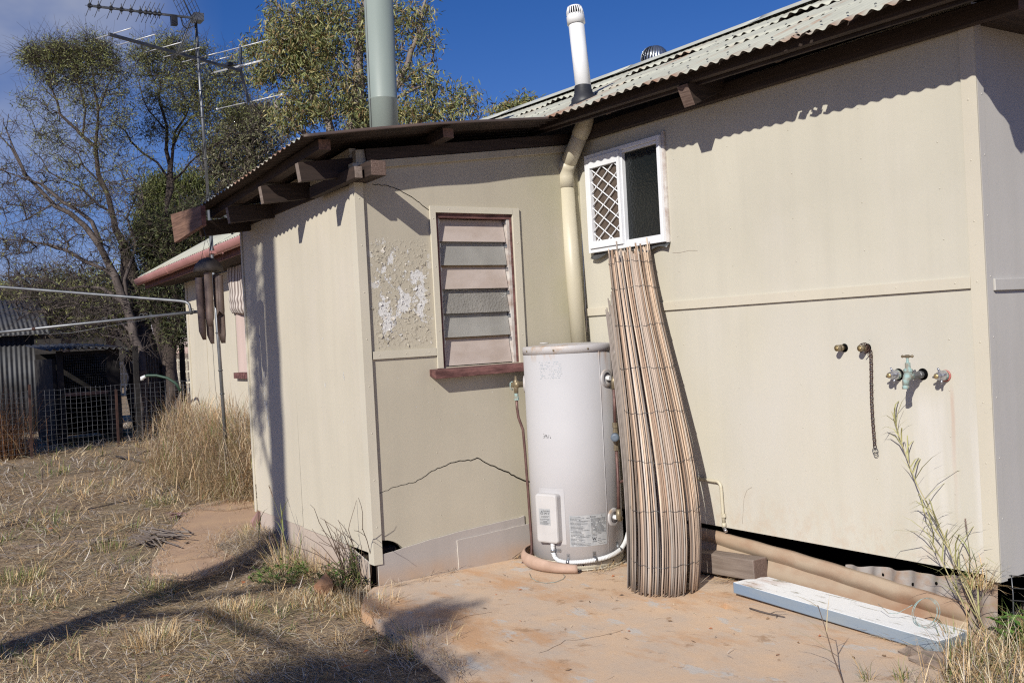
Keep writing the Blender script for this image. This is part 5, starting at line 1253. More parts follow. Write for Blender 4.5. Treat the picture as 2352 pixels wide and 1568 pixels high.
mb.hexa([(c0[0], c0[1], 0), (c1[0], c1[1], 0), tuple(np.array((c1[0], c1[1], 0))+back), tuple(np.array((c0[0], c0[1], 0))+back), (c0[0], c0[1], zz-.0), (c1[0], c1[1], zz), tuple(np.array((c1[0], c1[1], zz))+back), tuple(np.array((c0[0], c0[1], zz))+back)], 'shade_dark_timber'); mb.build('wall', fb_)
mb = MB(); r0, r1 = depth(55, 688, 49), depth(235, 700, 49); e0, e1_ = depth(-15, 768, 45.6), depth(300, 757, 45.6); b0, b1 = e0+back*1.1, e1_+back*1.1
mb.add([e0, e1_, r1, r0, b0, b1], [(0, 1, 2, 3), (1, 5, 2), (5, 4, 3, 2), (4, 0, 3)], 'shed_iron'); mb.build('roof', fb_, solid=.02)
# pale timber rails of a yard fence far behind the trees
pf = thing('cream_fence', (-30, 6, 0), 'cream rail fence far behind the dark tree trunks', 'fence')
p0, p1 = depth(396, 850, 36), depth(470, 845, 36); p00 = depth(230, 862, 38)
mb = MB()
for z in (.35, .75, 1.15): mb.beam((p00[0], p00[1], z), (p1[0], p1[1], z), .04, .06, 'cream_trim'); mb.build('rail', pf); mb = MB()
for k in range(26):
    t = k/25; q = p00+(p1-p00)*t; mb = MB(); mb.beam((q[0], q[1], -.1), (q[0], q[1], 1.22), .06, .06, 'cream_trim', (0, 1, 0)); mb.build('post', pf)

hz_ = [depth(u, v, 12.6) for u, v in ((326, 868), (338, 862), (360, 862), (385, 868), (404, 880), (415, 898))]
ho = thing('garden_hose', tuple(hz_[2]), 'dark green garden hose with a pale end hanging over the chicken wire fence', 'hose')
MAT['hose_green'] = NT('dark_green_hose').done((.02, .055, .035), .5)
mb = MB(); mb.tube(hz_, .017, 'hose_green', 8); mb.build('hose', ho)
mb = MB(); mb.tube([hz_[0]+np.array((0, 0, -.03)), hz_[0], hz_[0]+(hz_[1]-hz_[0])*.7], [.02, .026, .02], 'conduit', 8); mb.build('end_fitting', ho)

MAT['slab_crack'] = NT('hairline_slab_crack').done((.20, .13, .09), .95); MAT['leaf_brown'] = NT('dead_brown_leaf').done((.26, .16, .09), .8); MAT['leaf_red'] = NT('dead_orange_leaf').done((.42, .15, .06), .7); MAT['leaf_dark'] = NT('dead_dark_leaf').done((.11, .075, .055), .8)
# ---------------- ground ----------------
BASE = -.05
def ground_z(x, y):
    d = np.hypot(x-CAM_POS[0], y-CAM_POS[1])
    return BASE+.125*np.exp(-((x+1.75)/.42)**2-((y+1.70)/.17)**2)+.012*np.sin(x*1.3+.4)*np.sin(y*1.7)+.008*np.sin(x*3.1+y*2.3)+.012*np.sin(x*.45+y*.6)*np.clip(d/8, 0, 1)
slab_poly = [(.018, -.0), (.018, -1.70), (.22, -1.86), (.45, -1.975), (.78, -2.0), (1.12, -2.035), (1.8, -2.14), (2.6, -2.24), (3.25, -2.33), (3.22, -1.4), (3.10, -.95), (3.13, -.72), (3.02, -.62), (2.985, -.50), (3.03, -.40), (2.94, -.22), (2.90, -.0)]
def inpoly(x, y, poly):
    c = np.zeros(x.shape, bool); n = len(poly)
    for i in range(n):
        x1, y1 = poly[i]; x2, y2 = poly[(i+1) % n]
        c ^= ((y1 > y) != (y2 > y)) & (x < (x2-x1)*(y-y1)/(y2-y1+1e-12)+x1)
    return c
# one sheet reaching the horizon, finer near the camera
xs = np.concatenate([[-900, -500, -250, -120, -70, -45], np.arange(-32, 10, .4), [14, 25, 60, 150, 400, 900]])
ys = np.concatenate([[-900, -400, -150, -60, -25, -14], np.arange(-9, 9, .4), [14, 25, 45, 80, 150, 300, 600, 900]])
mb = MB(); nu, nv = len(xs), len(ys)
V = [(x, y, float(ground_z(x, y)) if abs(x) < 40 and abs(y) < 20 else BASE) for y in ys for x in xs]
mb.add(V, [(j*nu+i, j*nu+i+1, (j+1)*nu+i+1, (j+1)*nu+i) for j in range(nv-1) for i in range(nu-1)], 'soil', True)
tag(mb.build('ground'), kind='structure')
# concrete slab with a square drain hole
hc = ground_at(1667, 1391, 0); hd = [(-.075, -.035), (.055, -.055), (.075, .035), (-.055, .055)]
hole_p = [(hc[0]+a*.75, hc[1]+b*.75) for a, b in hd]
op = []
for (a, b) in zip(slab_poly, slab_poly[1:]+slab_poly[:1]):
    n = max(1, int(math.hypot(b[0]-a[0], b[1]-a[1])/.08))
    for k in range(n): t = k/n; op.append((a[0]+(b[0]-a[0])*t+(jit(.008) if a[1] < -.1 and k else 0), a[1]+(b[1]-a[1])*t+(jit(.008) if a[1] < -1 and k else 0)))
bm = bmesh.new(); ov = [bm.verts.new((x, y, 0)) for x, y in op]; hv = [bm.verts.new((x, y, 0)) for x, y in hole_p]
ed = [bm.edges.new((L_[i], L_[(i+1) % len(L_)])) for L_ in (ov, hv) for i in range(len(L_))]
bmesh.ops.triangle_fill(bm, use_beauty=True, use_dissolve=False, edges=ed); bm.verts.index_update()
tri = [[w.index for w in f.verts] for f in bm.faces]; allp = [tuple(w.co[:2]) for w in bm.verts]; bm.free(); mb = MB()
def up(t):
    a, b, c = (np.array(allp[i]) for i in t); return t if (b-a)[0]*(c-a)[1]-(b-a)[1]*(c-a)[0] > 0 else t[::-1]
mb.add([(x, y, 0) for x, y in allp], [up(t) for t in tri], 'slab')
n = len(op)
for i in range(n):
    a, b = op[i], op[(i+1) % n]; mb.add([(a[0], a[1], 0), (b[0], b[1], 0), (b[0]+0*.01, b[1]-.012, -.14), (a[0], a[1]-.012, -.14)], [(0, 1, 2, 3)], 'slab')
for i in range(4):
    a, b = hole_p[i], hole_p[(i+1) % 4]; mb.add([(a[0], a[1], 0), (b[0], b[1], 0), (b[0], b[1], -.05), (a[0], a[1], -.05)], [(0, 1, 2, 3)], 'slab')
mb.add([(x, y, -.05) for x, y in hole_p], [(0, 1, 2, 3)], 'soil')
tag(mb.build('concrete_slab'), kind='structure')
MAT['lump'] = mottled('crumbled_concrete', (.30, .23, .18), (.20, .15, .12), 12, rough=.95, bump=.8, bd=.01)
# dead leaves and grit on the slab and lawn
lf = MB()
for i in range(85):
    if i < 45: p = np.array((RNG.uniform(.3, 2.9), RNG.uniform(-2.0, -.45), .003))
    else: q_ = ground_at(RNG.uniform(0, 900), RNG.uniform(1130, 1560), -.03); p = np.array((q_[0], q_[1], -.018))
    L = RNG.uniform(.012, .035) if i < 45 else RNG.uniform(.03, .075); a = RNG.uniform(0, 6.28); d = np.array((math.cos(a), math.sin(a), 0)); sd = np.array((-d[1], d[0], 0)); w = L*RNG.uniform(.15, .3); up_ = np.array((0, 0, RNG.uniform(.002, .012)))
    lf.add([p, p+d*L*.5+sd*w+up_, p+d*L+up_*.5, p+d*L*.5-sd*w+up_*.2], [(0, 1, 2), (0, 2, 3)], ('leaf_brown', 'leaf_red', 'leaf_dark')[RNG.integers(3)])
tag(lf.build('dead_leaves'), kind='stuff')
cr = MB()
for pts in ([(920, 1455), (960, 1440), (1010, 1432), (1070, 1415), (1150, 1400)], [(1240, 1500), (1300, 1470), (1380, 1462), (1450, 1440)]):
    Q = []
    for a_, b_ in zip(pts[:-1], pts[1:]):
        for t_ in (0, .25, .5, .75): Q.append(ground_at(a_[0]+(b_[0]-a_[0])*t_+jit(3), a_[1]+(b_[1]-a_[1])*t_+jit(2), 0))
    cr.ribbon(Q, .0028, (0, 0, 1), 'slab_crack', .0012)
tag(cr.build('slab_cracks'), kind='structure')
# broken lumps of concrete at the slab's right end
for (u, v, s, lb) in ((2140, 1520, .10, 'broken lump of concrete at the right end of the slab, half under straw'), (2098, 1500, .07, 'small broken concrete lump lying left of the larger one at the slab end')):
    bm = bmesh.new(); bmesh.ops.create_icosphere(bm, subdivisions=2, radius=1); c = ground_at(u, v, 0)
    for w in bm.verts: w.co = Vector((w.co.x*s*(1+.25*math.sin(w.co.y*7)), w.co.y*s*.7*(1+.2*math.sin(w.co.x*6)), max(w.co.z, -.3)*s*.32+.012*math.sin(w.co.x*9)))
    me = bpy.data.meshes.new('concrete_lump'); bm.to_mesh(me); bm.free(); me.materials.append(MAT['lump']); o = bpy.data.objects.new('concrete_lump', me); COL.objects.link(o); o.location = tuple(c); tag(o, lb, 'concrete lump')
# path beside the lean-to
path_px = [(600, 1128), (545, 1140), (500, 1150), (452, 1160), (420, 1185), (392, 1215), (372, 1255), (350, 1290), (345, 1316), (420, 1320), (478, 1312), (520, 1290), (566, 1270), (596, 1240), (640, 1215), (640, 1150)]
path_xy = [tuple(ground_at(u, v, -.03)[:2]) for u, v in path_px]
mb = MB(); mb.prism([(x, y, -.025) for x, y in path_xy], (0, 0, -.12), 'path'); tag(mb.build('path', bevel=.01), kind='structure')

# ---------------- grass ----------------
STRAW = np.array([(.68, .48, .25), (.56, .37, .18), (.76, .59, .36), (.46, .30, .16), (.84, .71, .50)])
GREY = np.array([(.52, .45, .39), (.40, .335, .28), (.64, .57, .50), (.24, .195, .165)])
GREEN = np.array([(.15, .20, .05), (.21, .25, .08), (.11, .16, .04), (.28, .29, .11)])
def pick(pal, n): return pal[RNG.integers(0, len(pal), n)]*RNG.uniform(.8, 1.18, (n, 1))
class Blades:
    def __init__(s): s.V = []; s.C = []; s.n = 0
    def add(s, base, az, L, lean, bend, w, col):
        """arrays: base (N,3); az azimuth; L length; lean 0 upright .. 1.5 flat (radians); bend droop"""
        N = len(base); h = np.stack([np.cos(az), np.sin(az), np.zeros(N)], 1); sd = np.stack([-np.sin(az), np.cos(az), np.zeros(N)], 1)
        sd = sd*np.cos(RNG.uniform(-.9, .9, N))[:, None]
        rows = []; p = base.copy(); ang = lean.copy(); st = (L/3)[:, None]
        for k in range(4):
            wk = w*(1, .92, .65, 0)[k]
            if k < 3: rows += [p-sd*wk[:, None]/2, p+sd*wk[:, None]/2]
            else: rows += [p]
            p = p+(h*np.sin(ang)[:, None]+np.array((0, 0, 1.))*np.cos(ang)[:, None])*st
            p[:, 2] = np.maximum(p[:, 2], base[:, 2]-.0+.002); ang = ang+bend/3
        s.V.append(np.stack(rows, 1)); 
        sh = np.array([.85, .85, .95, .95, 1.03, 1.03, 1.05])
        s.C.append(np.repeat(col[:, None, :], 7, 1)); s.n += N
    def build(s, name, **k):
        V = np.concatenate(s.V).reshape(-1, 3); C = np.clip(np.concatenate(s.C).reshape(-1, 3), 0, .9); b = (np.arange(s.n)*7)[:, None]
        F4 = np.concatenate([b+np.array([[0, 1, 3, 2]]), b+np.array([[2, 3, 5, 4]])]); F3 = b+np.array([[4, 5, 6]])
        return fastmesh(name, V, F4, F3, C, 'straw', **k)
th0 = math.atan2(FW[1], FW[0])
def polar(n, r0, r1, a0=-34, a1=36, power=0):
    u = RNG.random(n); r = np.exp(np.log(r0)+(np.log(r1)-np.log(r0))*u) if power == 0 else r0+(r1-r0)*u
    a = th0-RNG.uniform(R(a0), R(a1), n)      # positive a: right of the view
    return CAM_POS[0]+r*np.cos(a), CAM_POS[1]+r*np.sin(a), r
def lump(x, y, s=1.0, ph=0):
    return (np.sin(x*2.1*s+ph)+np.sin(y*2.7*s+1.3+ph)+np.sin((x+y)*3.9*s+2.1*ph)+np.sin((x-1.7*y)*1.3*s+.7))/4
slab_in = [(x, y) for x, y in slab_poly]
def free(x, y):
    ok = ~inpoly(x, y, slab_in); ok &= ~inpoly(x, y, path_xy)
    ok &= ~((x > -2.14) & (x < 2.95) & (y > -1.675)); ok &= ~((x > -7.9) & (y > -.55) & (x < 2.9)); return ok
lawn = Blades()
def mixcol(x, y, n, green=.12, grey=.3):
    g = lump(x, y, 1.0, 2.0); gr = RNG.random(n); c = pick(STRAW, n)
    q = (gr < grey+.35*np.clip(lump(x, y, .8, 5.0), -.6, .8)); c[q] = pick(GREY, q.sum())
    q = RNG.random(n) < green*np.clip(g*2.5+.3, 0, 2.5); c[q] = pick(GREEN, q.sum()); return c
# flat dead straw
n = 150000; x, y, r = polar(n, 3.9, 26); ok = free(x, y) & (RNG.random(n) < np.clip(.62+1.3*lump(x, y, 2.2, 4.0), .10, 1)); x, y, r = x[ok], y[ok], r[ok]; n = len(x)
b = np.stack([x, y, ground_z(x, y)+RNG.uniform(0, .030, n)], 1)
lawn.add(b, np.pi*RNG.integers(0, 2, n)+.9+1.5*lump(x, y, .5, 3.0)+RNG.normal(0, .75, n), RNG.uniform(.03, .14, n)*np.clip(r/6, 1, 2.0), RNG.normal(1.40, .16, n), RNG.normal(0.15, .3, n), RNG.uniform(.0016, .0050, n)*np.clip(r/5.5, 1, 4), mixcol(x, y, n, .03, .42))
# coarser loose stalks lying on top, some propped up
n = 60000; x, y, r = polar(n, 3.9, 22); ok = free(x, y) & (RNG.random(n) < np.clip(.55+1.2*lump(x, y, 1.7, 7.0), .12, 1)); x, y, r = x[ok], y[ok], r[ok]; n = len(x)
b = np.stack([x, y, ground_z(x, y)+RNG.uniform(.002, .045, n)], 1)
lawn.add(b, np.pi*RNG.integers(0, 2, n)+.9+1.5*lump(x, y, .5, 3.0)+RNG.normal(0, .8, n), RNG.uniform(.025, .13, n)*np.clip(r/6, 1, 2.0), RNG.normal(1.32, .28, n), RNG.normal(.3, .6, n), RNG.uniform(.0028, .0065, n)*np.clip(r/5.5, 1, 3.5), mixcol(x, y, n, .05, .42)*RNG.uniform(.55, 1.15, (n, 1)))
# upright tufts
nc = 3000; x, y, r = polar(nc, 3.9, 24); ok = free(x, y) & (lump(x, y, 1.4, 1.0)+RNG.normal(0, .16, nc) > .10); x, y, r = x[ok], y[ok], r[ok]; nc = len(x)
per = RNG.integers(14, 38, nc); idx = np.repeat(np.arange(nc), per); n = len(idx); sz = RNG.uniform(.03, .10, nc)*np.clip(r/6, 1, 1.8)
bx = x[idx]+RNG.normal(0, 1, n)*sz[idx]*.7; by = y[idx]+RNG.normal(0, 1, n)*sz[idx]*.7; ok = free(bx, by); bx, by, idx = bx[ok], by[ok], idx[ok]; n = len(bx)
b = np.stack([bx, by, ground_z(bx, by)-.003], 1); hgt = RNG.uniform(.05, .13, nc)[idx]*RNG.uniform(.5, 1.2, n)
gf = (RNG.random(nc) < .27)[idx]; c = mixcol(bx, by, n, .25, .12); q = gf & (RNG.random(n) < .75); c[q] = pick(GREEN, q.sum())
az = np.arctan2(by-y[idx], bx-x[idx])+RNG.normal(0, .7, n)
lawn.add(b, az, hgt*np.clip(r[idx]/7, 1, 1.6), np.abs(RNG.normal(.85, .42, n)), RNG.uniform(.0, 1.1, n), RNG.uniform(.0022, .0046, n)*np.clip(r[idx]/5.5, 1, 3), c)
tag(lawn.build('grass'), kind='stuff')
# straw drift along the front of the plank, heater foot and wall bases
dr = Blades()
def drift(pts, n, spread, L=(.04, .13), grey=.4, zc=.004):
    P = np.array([ground_at(u, v, 0)[:2] for u, v in pts]); t = RNG.random(n)*(len(P)-1); i = t.astype(int).clip(0, len(P)-2); f = (t-i)[:, None]
    xy = P[i]*(1-f)+P[i+1]*f+RNG.normal(0, spread, (n, 2)); d = P[i+1]-P[i]; az = np.arctan2(d[:, 1], d[:, 0])+RNG.normal(0, .55, n)+np.pi*(RNG.random(n) < .5)
    c = pick(STRAW, n); q = RNG.random(n) < grey; c[q] = pick(GREY, q.sum())
    dr.add(np.concatenate([xy, RNG.uniform(zc, zc+.014, (n, 1))], 1), az, RNG.uniform(*L, n), RNG.normal(1.42, .13, n), RNG.normal(.1, .25, n), RNG.uniform(.0018, .0035, n), c)
drift([(1880, 1412), (1960, 1432), (2060, 1462), (2140, 1488), (2200, 1510)], 620, .022, grey=.3); drift([(1990, 1445), (2100, 1480), (2200, 1515)], 420, .035, grey=.2)
drift([(1370, 1318), (1410, 1300), (1435, 1285)], 120, .02); drift([(880, 1350), (960, 1335), (1050, 1312)], 90, .02, grey=.6); drift([(1035, 1305), (1075, 1302)], 60, .012, (.03, .07), .7)
drift([(1180, 1285), (1215, 1275)], 60, .02, grey=.6); drift([(1640, 1340), (1690, 1335)], 50, .03); drift([(1450, 1368), (1600, 1352)], 60, .02, grey=.7); drift([(840, 1395), (1000, 1500), (1060, 1560)], 240, .03, grey=.5)
drift([(1655, 1394), (1680, 1392)], 30, .02, (.03, .07), .6, -.04); drift([(300, 1100), (1200, 1400)], 1, .1)
drift([(1100, 1480), (1480, 1440), (1900, 1560)], 90, .35, (.012, .07), .6, .002)
drift([(345, 1316), (350, 1290), (372, 1255), (392, 1215), (420, 1185), (452, 1160), (500, 1150), (545, 1140), (600, 1128)], 900, .045, (.05, .16), .55, -.02)
drift([(345, 1318), (420, 1324), (478, 1314), (520, 1292), (566, 1270), (600, 1240)], 800, .05, (.05, .16), .6, -.02)
drift([(455, 1165), (520, 1168), (592, 1156)], 160, .012, (.04, .14), .6, -.02); drift([(352, 1296), (420, 1280), (500, 1268)], 90, .02, (.03, .1), .6, -.02); drift([(420, 1250), (560, 1180)], 60, .15, (.02, .08), .7, -.022)
tag(dr.build('straw_litter'), kind='stuff')
# tussocks: each its own thing
def tussock(name, label, cat, xy, n, h, rad, green=.2, dry=.1, lean=.45, bend=(.2, 1.3), w=(.0025, .0045), pal=None, group=None, z=None, az0=None, azs=3.2):
    bl = Blades(); rr = np.sqrt(RNG.random(n))*rad; a = RNG.uniform(0, 6.28, n); bx, by = xy[0]+rr*np.cos(a), xy[1]+rr*np.sin(a)
    bz = ground_z(bx, by)-.004 if z is None else np.full(n, z); c = pick(STRAW if pal is None else pal, n); q = RNG.random(n) < green; c[q] = pick(GREEN, q.sum())
    az = a+RNG.normal(0, .8, n) if az0 is None else RNG.normal(az0, azs, n)
    bl.add(np.stack([bx, by, bz], 1), az, h*RNG.uniform(.35, 1.15, n), np.abs(RNG.normal(lean*.7, lean*.6, n)), RNG.uniform(*bend, n), RNG.uniform(*w, n), c)
    return tag(bl.build(name, loc=(xy[0], xy[1], float(np.mean(bz)))), label, cat, group)
OLIVE_STRAW = np.concatenate([STRAW, STRAW*.8, np.array([(.30, .16, .09), (.24, .12, .07)])])
dry = Blades()
n = 26000; t = RNG.random(n); bx = -8.5+4.5*t; by = -.60-np.abs(RNG.normal(0, .30, n)); by = np.where(bx < -8.0, by+RNG.uniform(0, .9, n), by); bx = np.where(RNG.random(n) < .35, -4.9+RNG.normal(0, .8, n), bx)
ok = (by < -.58) | (bx < -7.95); bx, by = bx[ok], by[ok]; hh_ = (.62+.28*np.sin(bx*2.1)+.18*np.sin(bx*5.3+1))*np.clip(1.15-.9*np.clip(-by-.6, 0, 1), .35, 1.1)
hh_ = np.clip(hh_, .3, 1.0)*np.clip((bx+8.9)/1.6, .35, 1)
n = len(bx); c = pick(OLIVE_STRAW, n); q = RNG.random(n) < .08; c[q] = pick(GREEN, q.sum())
dry.add(np.stack([bx, by, ground_z(bx, by)], 1), RNG.uniform(0, 6.28, n), RNG.uniform(.25, 1.15, n)*hh_, np.abs(RNG.normal(.62, .5, n)), RNG.uniform(-.3, 3.0, n), RNG.uniform(.0025, .0052, n), c*RNG.uniform(.55, 1.1, (n, 1)))
n = 15000; bx = RNG.uniform(-8.2, -3.9, n); by = -.62-np.abs(RNG.normal(0, .26, n)); bz = RNG.random(n)**1.3*.75*np.clip(1.1-1.0*(-by-.62), .2, 1)
c = pick(np.array([(.56, .38, .21), (.68, .50, .31), (.40, .26, .15), (.74, .60, .41), (.28, .17, .10), (.42, .35, .28)]), n); q = RNG.random(n) < .10; c[q] = pick(GREEN, q.sum())
dry.add(np.stack([bx, by, bz], 1), RNG.uniform(0, 6.28, n), RNG.uniform(.15, .5, n), RNG.uniform(.3, 2.3, n), RNG.uniform(-.5, 1.6, n), RNG.uniform(.003, .006, n), c)
tag(dry.build('dry_grass_bank', loc=(-6.2, -1.0, 0)), 'tall dry straw-coloured grass bank growing against the pink-guttered building', 'grass', kind='stuff')
wd = Blades(); n = 11000; x = RNG.uniform(-13.6, -11.6, n); y = RNG.uniform(-4.6, -2.25, n)+RNG.normal(0, .2, n)
c = pick(np.array([(.30, .15, .075), (.38, .22, .11), (.22, .11, .06), (.42, .29, .16)]), n)
wd.add(np.stack([x, y, ground_z(x, y)], 1), RNG.uniform(0, 6.28, n), RNG.uniform(.2, 1.25, n)*RNG.uniform(.5, 1.35, n), np.abs(RNG.normal(.3, .25, n)), RNG.uniform(.1, 1.6, n), RNG.uniform(.006, .012, n), c)
tag(wd.build('dry_weeds', loc=(-12.5, -3.3, 0)), 'rusty brown dry weeds grown through the wire fence at the left edge', 'weeds', kind='stuff')
# bank of straw and green grass at the bottom right corner
cg = Blades(); n = 6500; x = RNG.uniform(2.98, 4.0, n); y = RNG.uniform(-1.0, .25, n); ok = ~inpoly(x, y, slab_in) & (x > 2.93); x, y = x[ok], y[ok]; n = len(x)
c = pick(STRAW, n); q = RNG.random(n) < .22; c[q] = pick(GREEN, q.sum()); q = RNG.random(n) < .2; c[q] = pick(GREY, q.sum())
up_ = RNG.random(n) < .4; ln = np.where(up_, np.abs(RNG.normal(.5, .3, n)), RNG.normal(1.3, .2, n))
cg.add(np.stack([x, y, -.05+RNG.uniform(0, .09, n)], 1), RNG.uniform(0, 6.28, n), RNG.uniform(.06, .24, n), ln, RNG.uniform(0, 1.2, n), RNG.uniform(.0025, .005, n), c)
tag(cg.build('grass'), kind='stuff')
tussock('grass_tussock', 'green and straw grass tussock spilling over the right end of the plank', 'grass', (2.93, -.36), 170, .22, .07, .45, bend=(.3, 1.6), lean=.7, z=-.01)
tussock('grass_tussock', 'bright green grass tuft under the wire grid at the wall corner', 'grass', (3.04, -.06), 160, .24, .09, .75, bend=(.3, 1.4), lean=.6, z=-.03)
tussock('grass_tussock', 'pale dry grass tuft overhanging the left corner of the slab', 'grass', tuple(ground_at(850, 1400, -.03)[:2]), 420, .16, .16, .12, lean=.7)
tussock('grass_tussock', 'dry grass tuft on the slab edge inside the tree shadow', 'grass', tuple(ground_at(975, 1480, -.03)[:2]), 420, .15, .17, .18, lean=.7)
tussock('grass_tussock', 'straw tussock at the foot of the end wall, below the trunk shadow', 'grass', tuple(ground_at(690, 1240, -.05)[:2]), 160, .26, .08, .15, lean=.5)
tussock('grass_tussock', 'green-grey grass tussock at the path end beside the lean-to', 'grass', tuple(ground_at(585, 1245, -.04)[:2]), 260, .15, .12, .45, lean=.6)

mg = Blades(); n = 2600; x = RNG.normal(-1.78, .38, n); y = -1.70-np.abs(RNG.normal(0, .20, n)); ok = (y < -1.68); x, y = x[ok], y[ok]; n = len(x)
c = pick(GREY, n); q = RNG.random(n) < .45; c[q] = pick(STRAW, q.sum())*.8
mg.add(np.stack([x, y, np.maximum(ground_z(x, y), -.03)+RNG.uniform(0, .03, n)], 1), RNG.uniform(0, 6.28, n), RNG.uniform(.05, .18, n), RNG.normal(1.35, .22, n), RNG.normal(.1, .3, n), RNG.uniform(.0018, .004, n), c)
tag(mg.build('straw_litter'), kind='stuff')
# ---------------- small plants, stones, boards ----------------
def leaf_card(V, F, C, p, d, up_, L, Wd, col, fold=.15):
    d = d/np.linalg.norm(d); s = np.cross(d, up_); s /= np.linalg.norm(s)+1e-9; nrm = np.cross(s, d); b = len(V)
    V += [p, p+d*L*.45+s*Wd/2+nrm*Wd*fold, p+d*L, p+d*L*.45-s*Wd/2+nrm*Wd*fold, p+d*L*.5]; C += [col]*5
    F += [(b, b+1, b+4), (b+1, b+2, b+4), (b+2, b+3, b+4), (b+3, b, b+4)]
def herb(name, label, xy, n, rad, h, L, z=None, stems=True, pal=((.09, .16, .035), (.15, .22, .055), (.06, .11, .028), (.20, .22, .08))):
    t = thing(name, (xy[0], xy[1], BASE if z is None else z), label, 'plant'); V, F, C = [], [], []; mb = MB(); z0 = BASE if z is None else z
    for i in range(n):
        a = RNG.uniform(0, 6.28); r = rad*math.sqrt(RNG.random()); p0 = np.array((xy[0]+r*.4*math.cos(a), xy[1]+r*.4*math.sin(a), z0)); p1_ = np.array((xy[0]+r*math.cos(a), xy[1]+r*math.sin(a), z0+h*RNG.uniform(.25, 1)))
        mb.tube([p0, (p0+p1_)/2+(0, 0, .01), p1_], .0018, 'plant_stem', 4, cap=False)
        for k in range(RNG.integers(3, 6)):
            aa = RNG.uniform(0, 6.28); d = np.array((math.cos(aa), math.sin(aa), RNG.uniform(-.1, .8))); col = np.array(pal[RNG.integers(len(pal))])*RNG.uniform(.8, 1.25)
            leaf_card(V, F, C, p1_-(p1_-p0)*RNG.uniform(0, .4), d, np.array((0, 0, 1.)), L*RNG.uniform(.6, 1.2), L*.5, col)
    mb.build('stem', t); fastmesh('leaves', np.array(V), None, np.array(F), np.array(C), 'leaf', t); return t
MAT['plant_stem'] = NT('green_stem').done((.16, .15, .06), .7)
MAT['cane_stem'] = NT('pale_cane_stem').done((.44, .38, .20), .7)
MAT['dry_stem'] = NT('dry_brown_stem').done((.13, .085, .06), .8)
g1 = ground_at(655, 1335, -.05); g2 = ground_at(795, 1352, -.05); g3 = ground_at(825, 1345, -.05)
herb('broadleaf_weed', 'low bright green weed left of the brown stone by the corner', g1[:2], 60, .24, .12, .040)
herb('broadleaf_weed', 'green weed at the corner foot, right of the brown stone', g2[:2], 64, .20, .16, .038)
herb('broadleaf_weed', 'small green weed climbing at the cladding corner', g3[:2], 22, .08, .27, .038)
herb('broadleaf_weed', 'glossy broad-leaved green weed beside the wire grid', (3.06, -.03), 20, .12, .17, .075, -.02, pal=((.13, .26, .05), (.20, .33, .08)))
# bare twiggy weed at the corner
tw = thing('twiggy_weed', tuple(g3), 'bare twiggy dead weed standing against the corner of the lean-to', 'plant'); mb = MB()
def twig(p, d, L, r, lev):
    n = 4; pts = [p]; 
    for k in range(n): d = d+RNG.normal(0, .12, 3); d /= np.linalg.norm(d); p = p+d*L/n; pts.append(p)
    mb.tube(pts, list(np.linspace(r, r*.55, n+1)), 'dry_stem', 4, cap=False)
    if lev > 0:
        for k in range(RNG.integers(2, 4)):
            q = pts[RNG.integers(1, n+1)]; dd = d+RNG.normal(0, .5, 3); dd[2] = abs(dd[2])*.8+.2; twig(q, dd/np.linalg.norm(dd), L*.5, r*.6, lev-1)
for i in range(15):
    o_ = np.array(g3)+np.array((RNG.normal()*.09, RNG.normal()*.05, 0)); d = np.array((RNG.normal()*.30-.12, RNG.normal()*.18-.28, 1.)); twig(o_, d/np.linalg.norm(d), RNG.uniform(.28, .50), .0036, 1)
mb.build('stems', tw)
tussock('grass_tussock', 'grey-brown tangle of dead grass in the tree shadow by the end wall', 'grass', tuple(ground_at(640, 1285, -.05)[:2]), 420, .17, .20, .05, lean=1.0, pal=GREY)
tussock('grass_tussock', 'fringe of dry straw along the foot of the end wall behind the weeds', 'grass', tuple(ground_at(735, 1312, -.05)[:2]), 260, .22, .16, .15, lean=.6)
tussock('grass_tussock', 'straw-coloured grass tuft in front of the brown stone', 'grass', tuple(ground_at(745, 1385, -.05)[:2]), 420, .13, .19, .08, lean=.7)
for i_, (u_, v_, n_, h_, g_, lb_) in enumerate(((120, 1190, 150, .12, .6, 'green-tipped tuft near the left end of the grey board'), (45, 1330, 260, .13, .7, 'broad green tuft at the left picture edge on the lawn'), (245, 1260, 200, .13, .5, 'green tuft at the right end of the grey board'), (360, 1350, 230, .11, .7, 'green tuft beside the long trunk shadow on the lawn'), (480, 1050, 260, .22, .85, 'fresh green tuft at the foot of the dry grass bank'), (365, 1160, 220, .16, .8, 'green tuft on the lawn left of the path'), (545, 1065, 220, .25, .8, 'green tuft right against the dry bank near the end wall'), (270, 1000, 200, .22, .8, 'green tuft at the foot of the wire fence'), (540, 1410, 380, .13, .12, 'pale tall straw tuft below the long trunk shadow'), (350, 1480, 420, .13, .1, 'pale straw tuft low in the left foreground'))):
    tussock('grass_tussock', lb_, 'grass', tuple(ground_at(u_, v_, -.05)[:2]), n_, h_, .16 if v_ > 1100 else .3, g_, lean=.7, w=(.0025, .0045) if v_ > 1150 else (.005, .009))
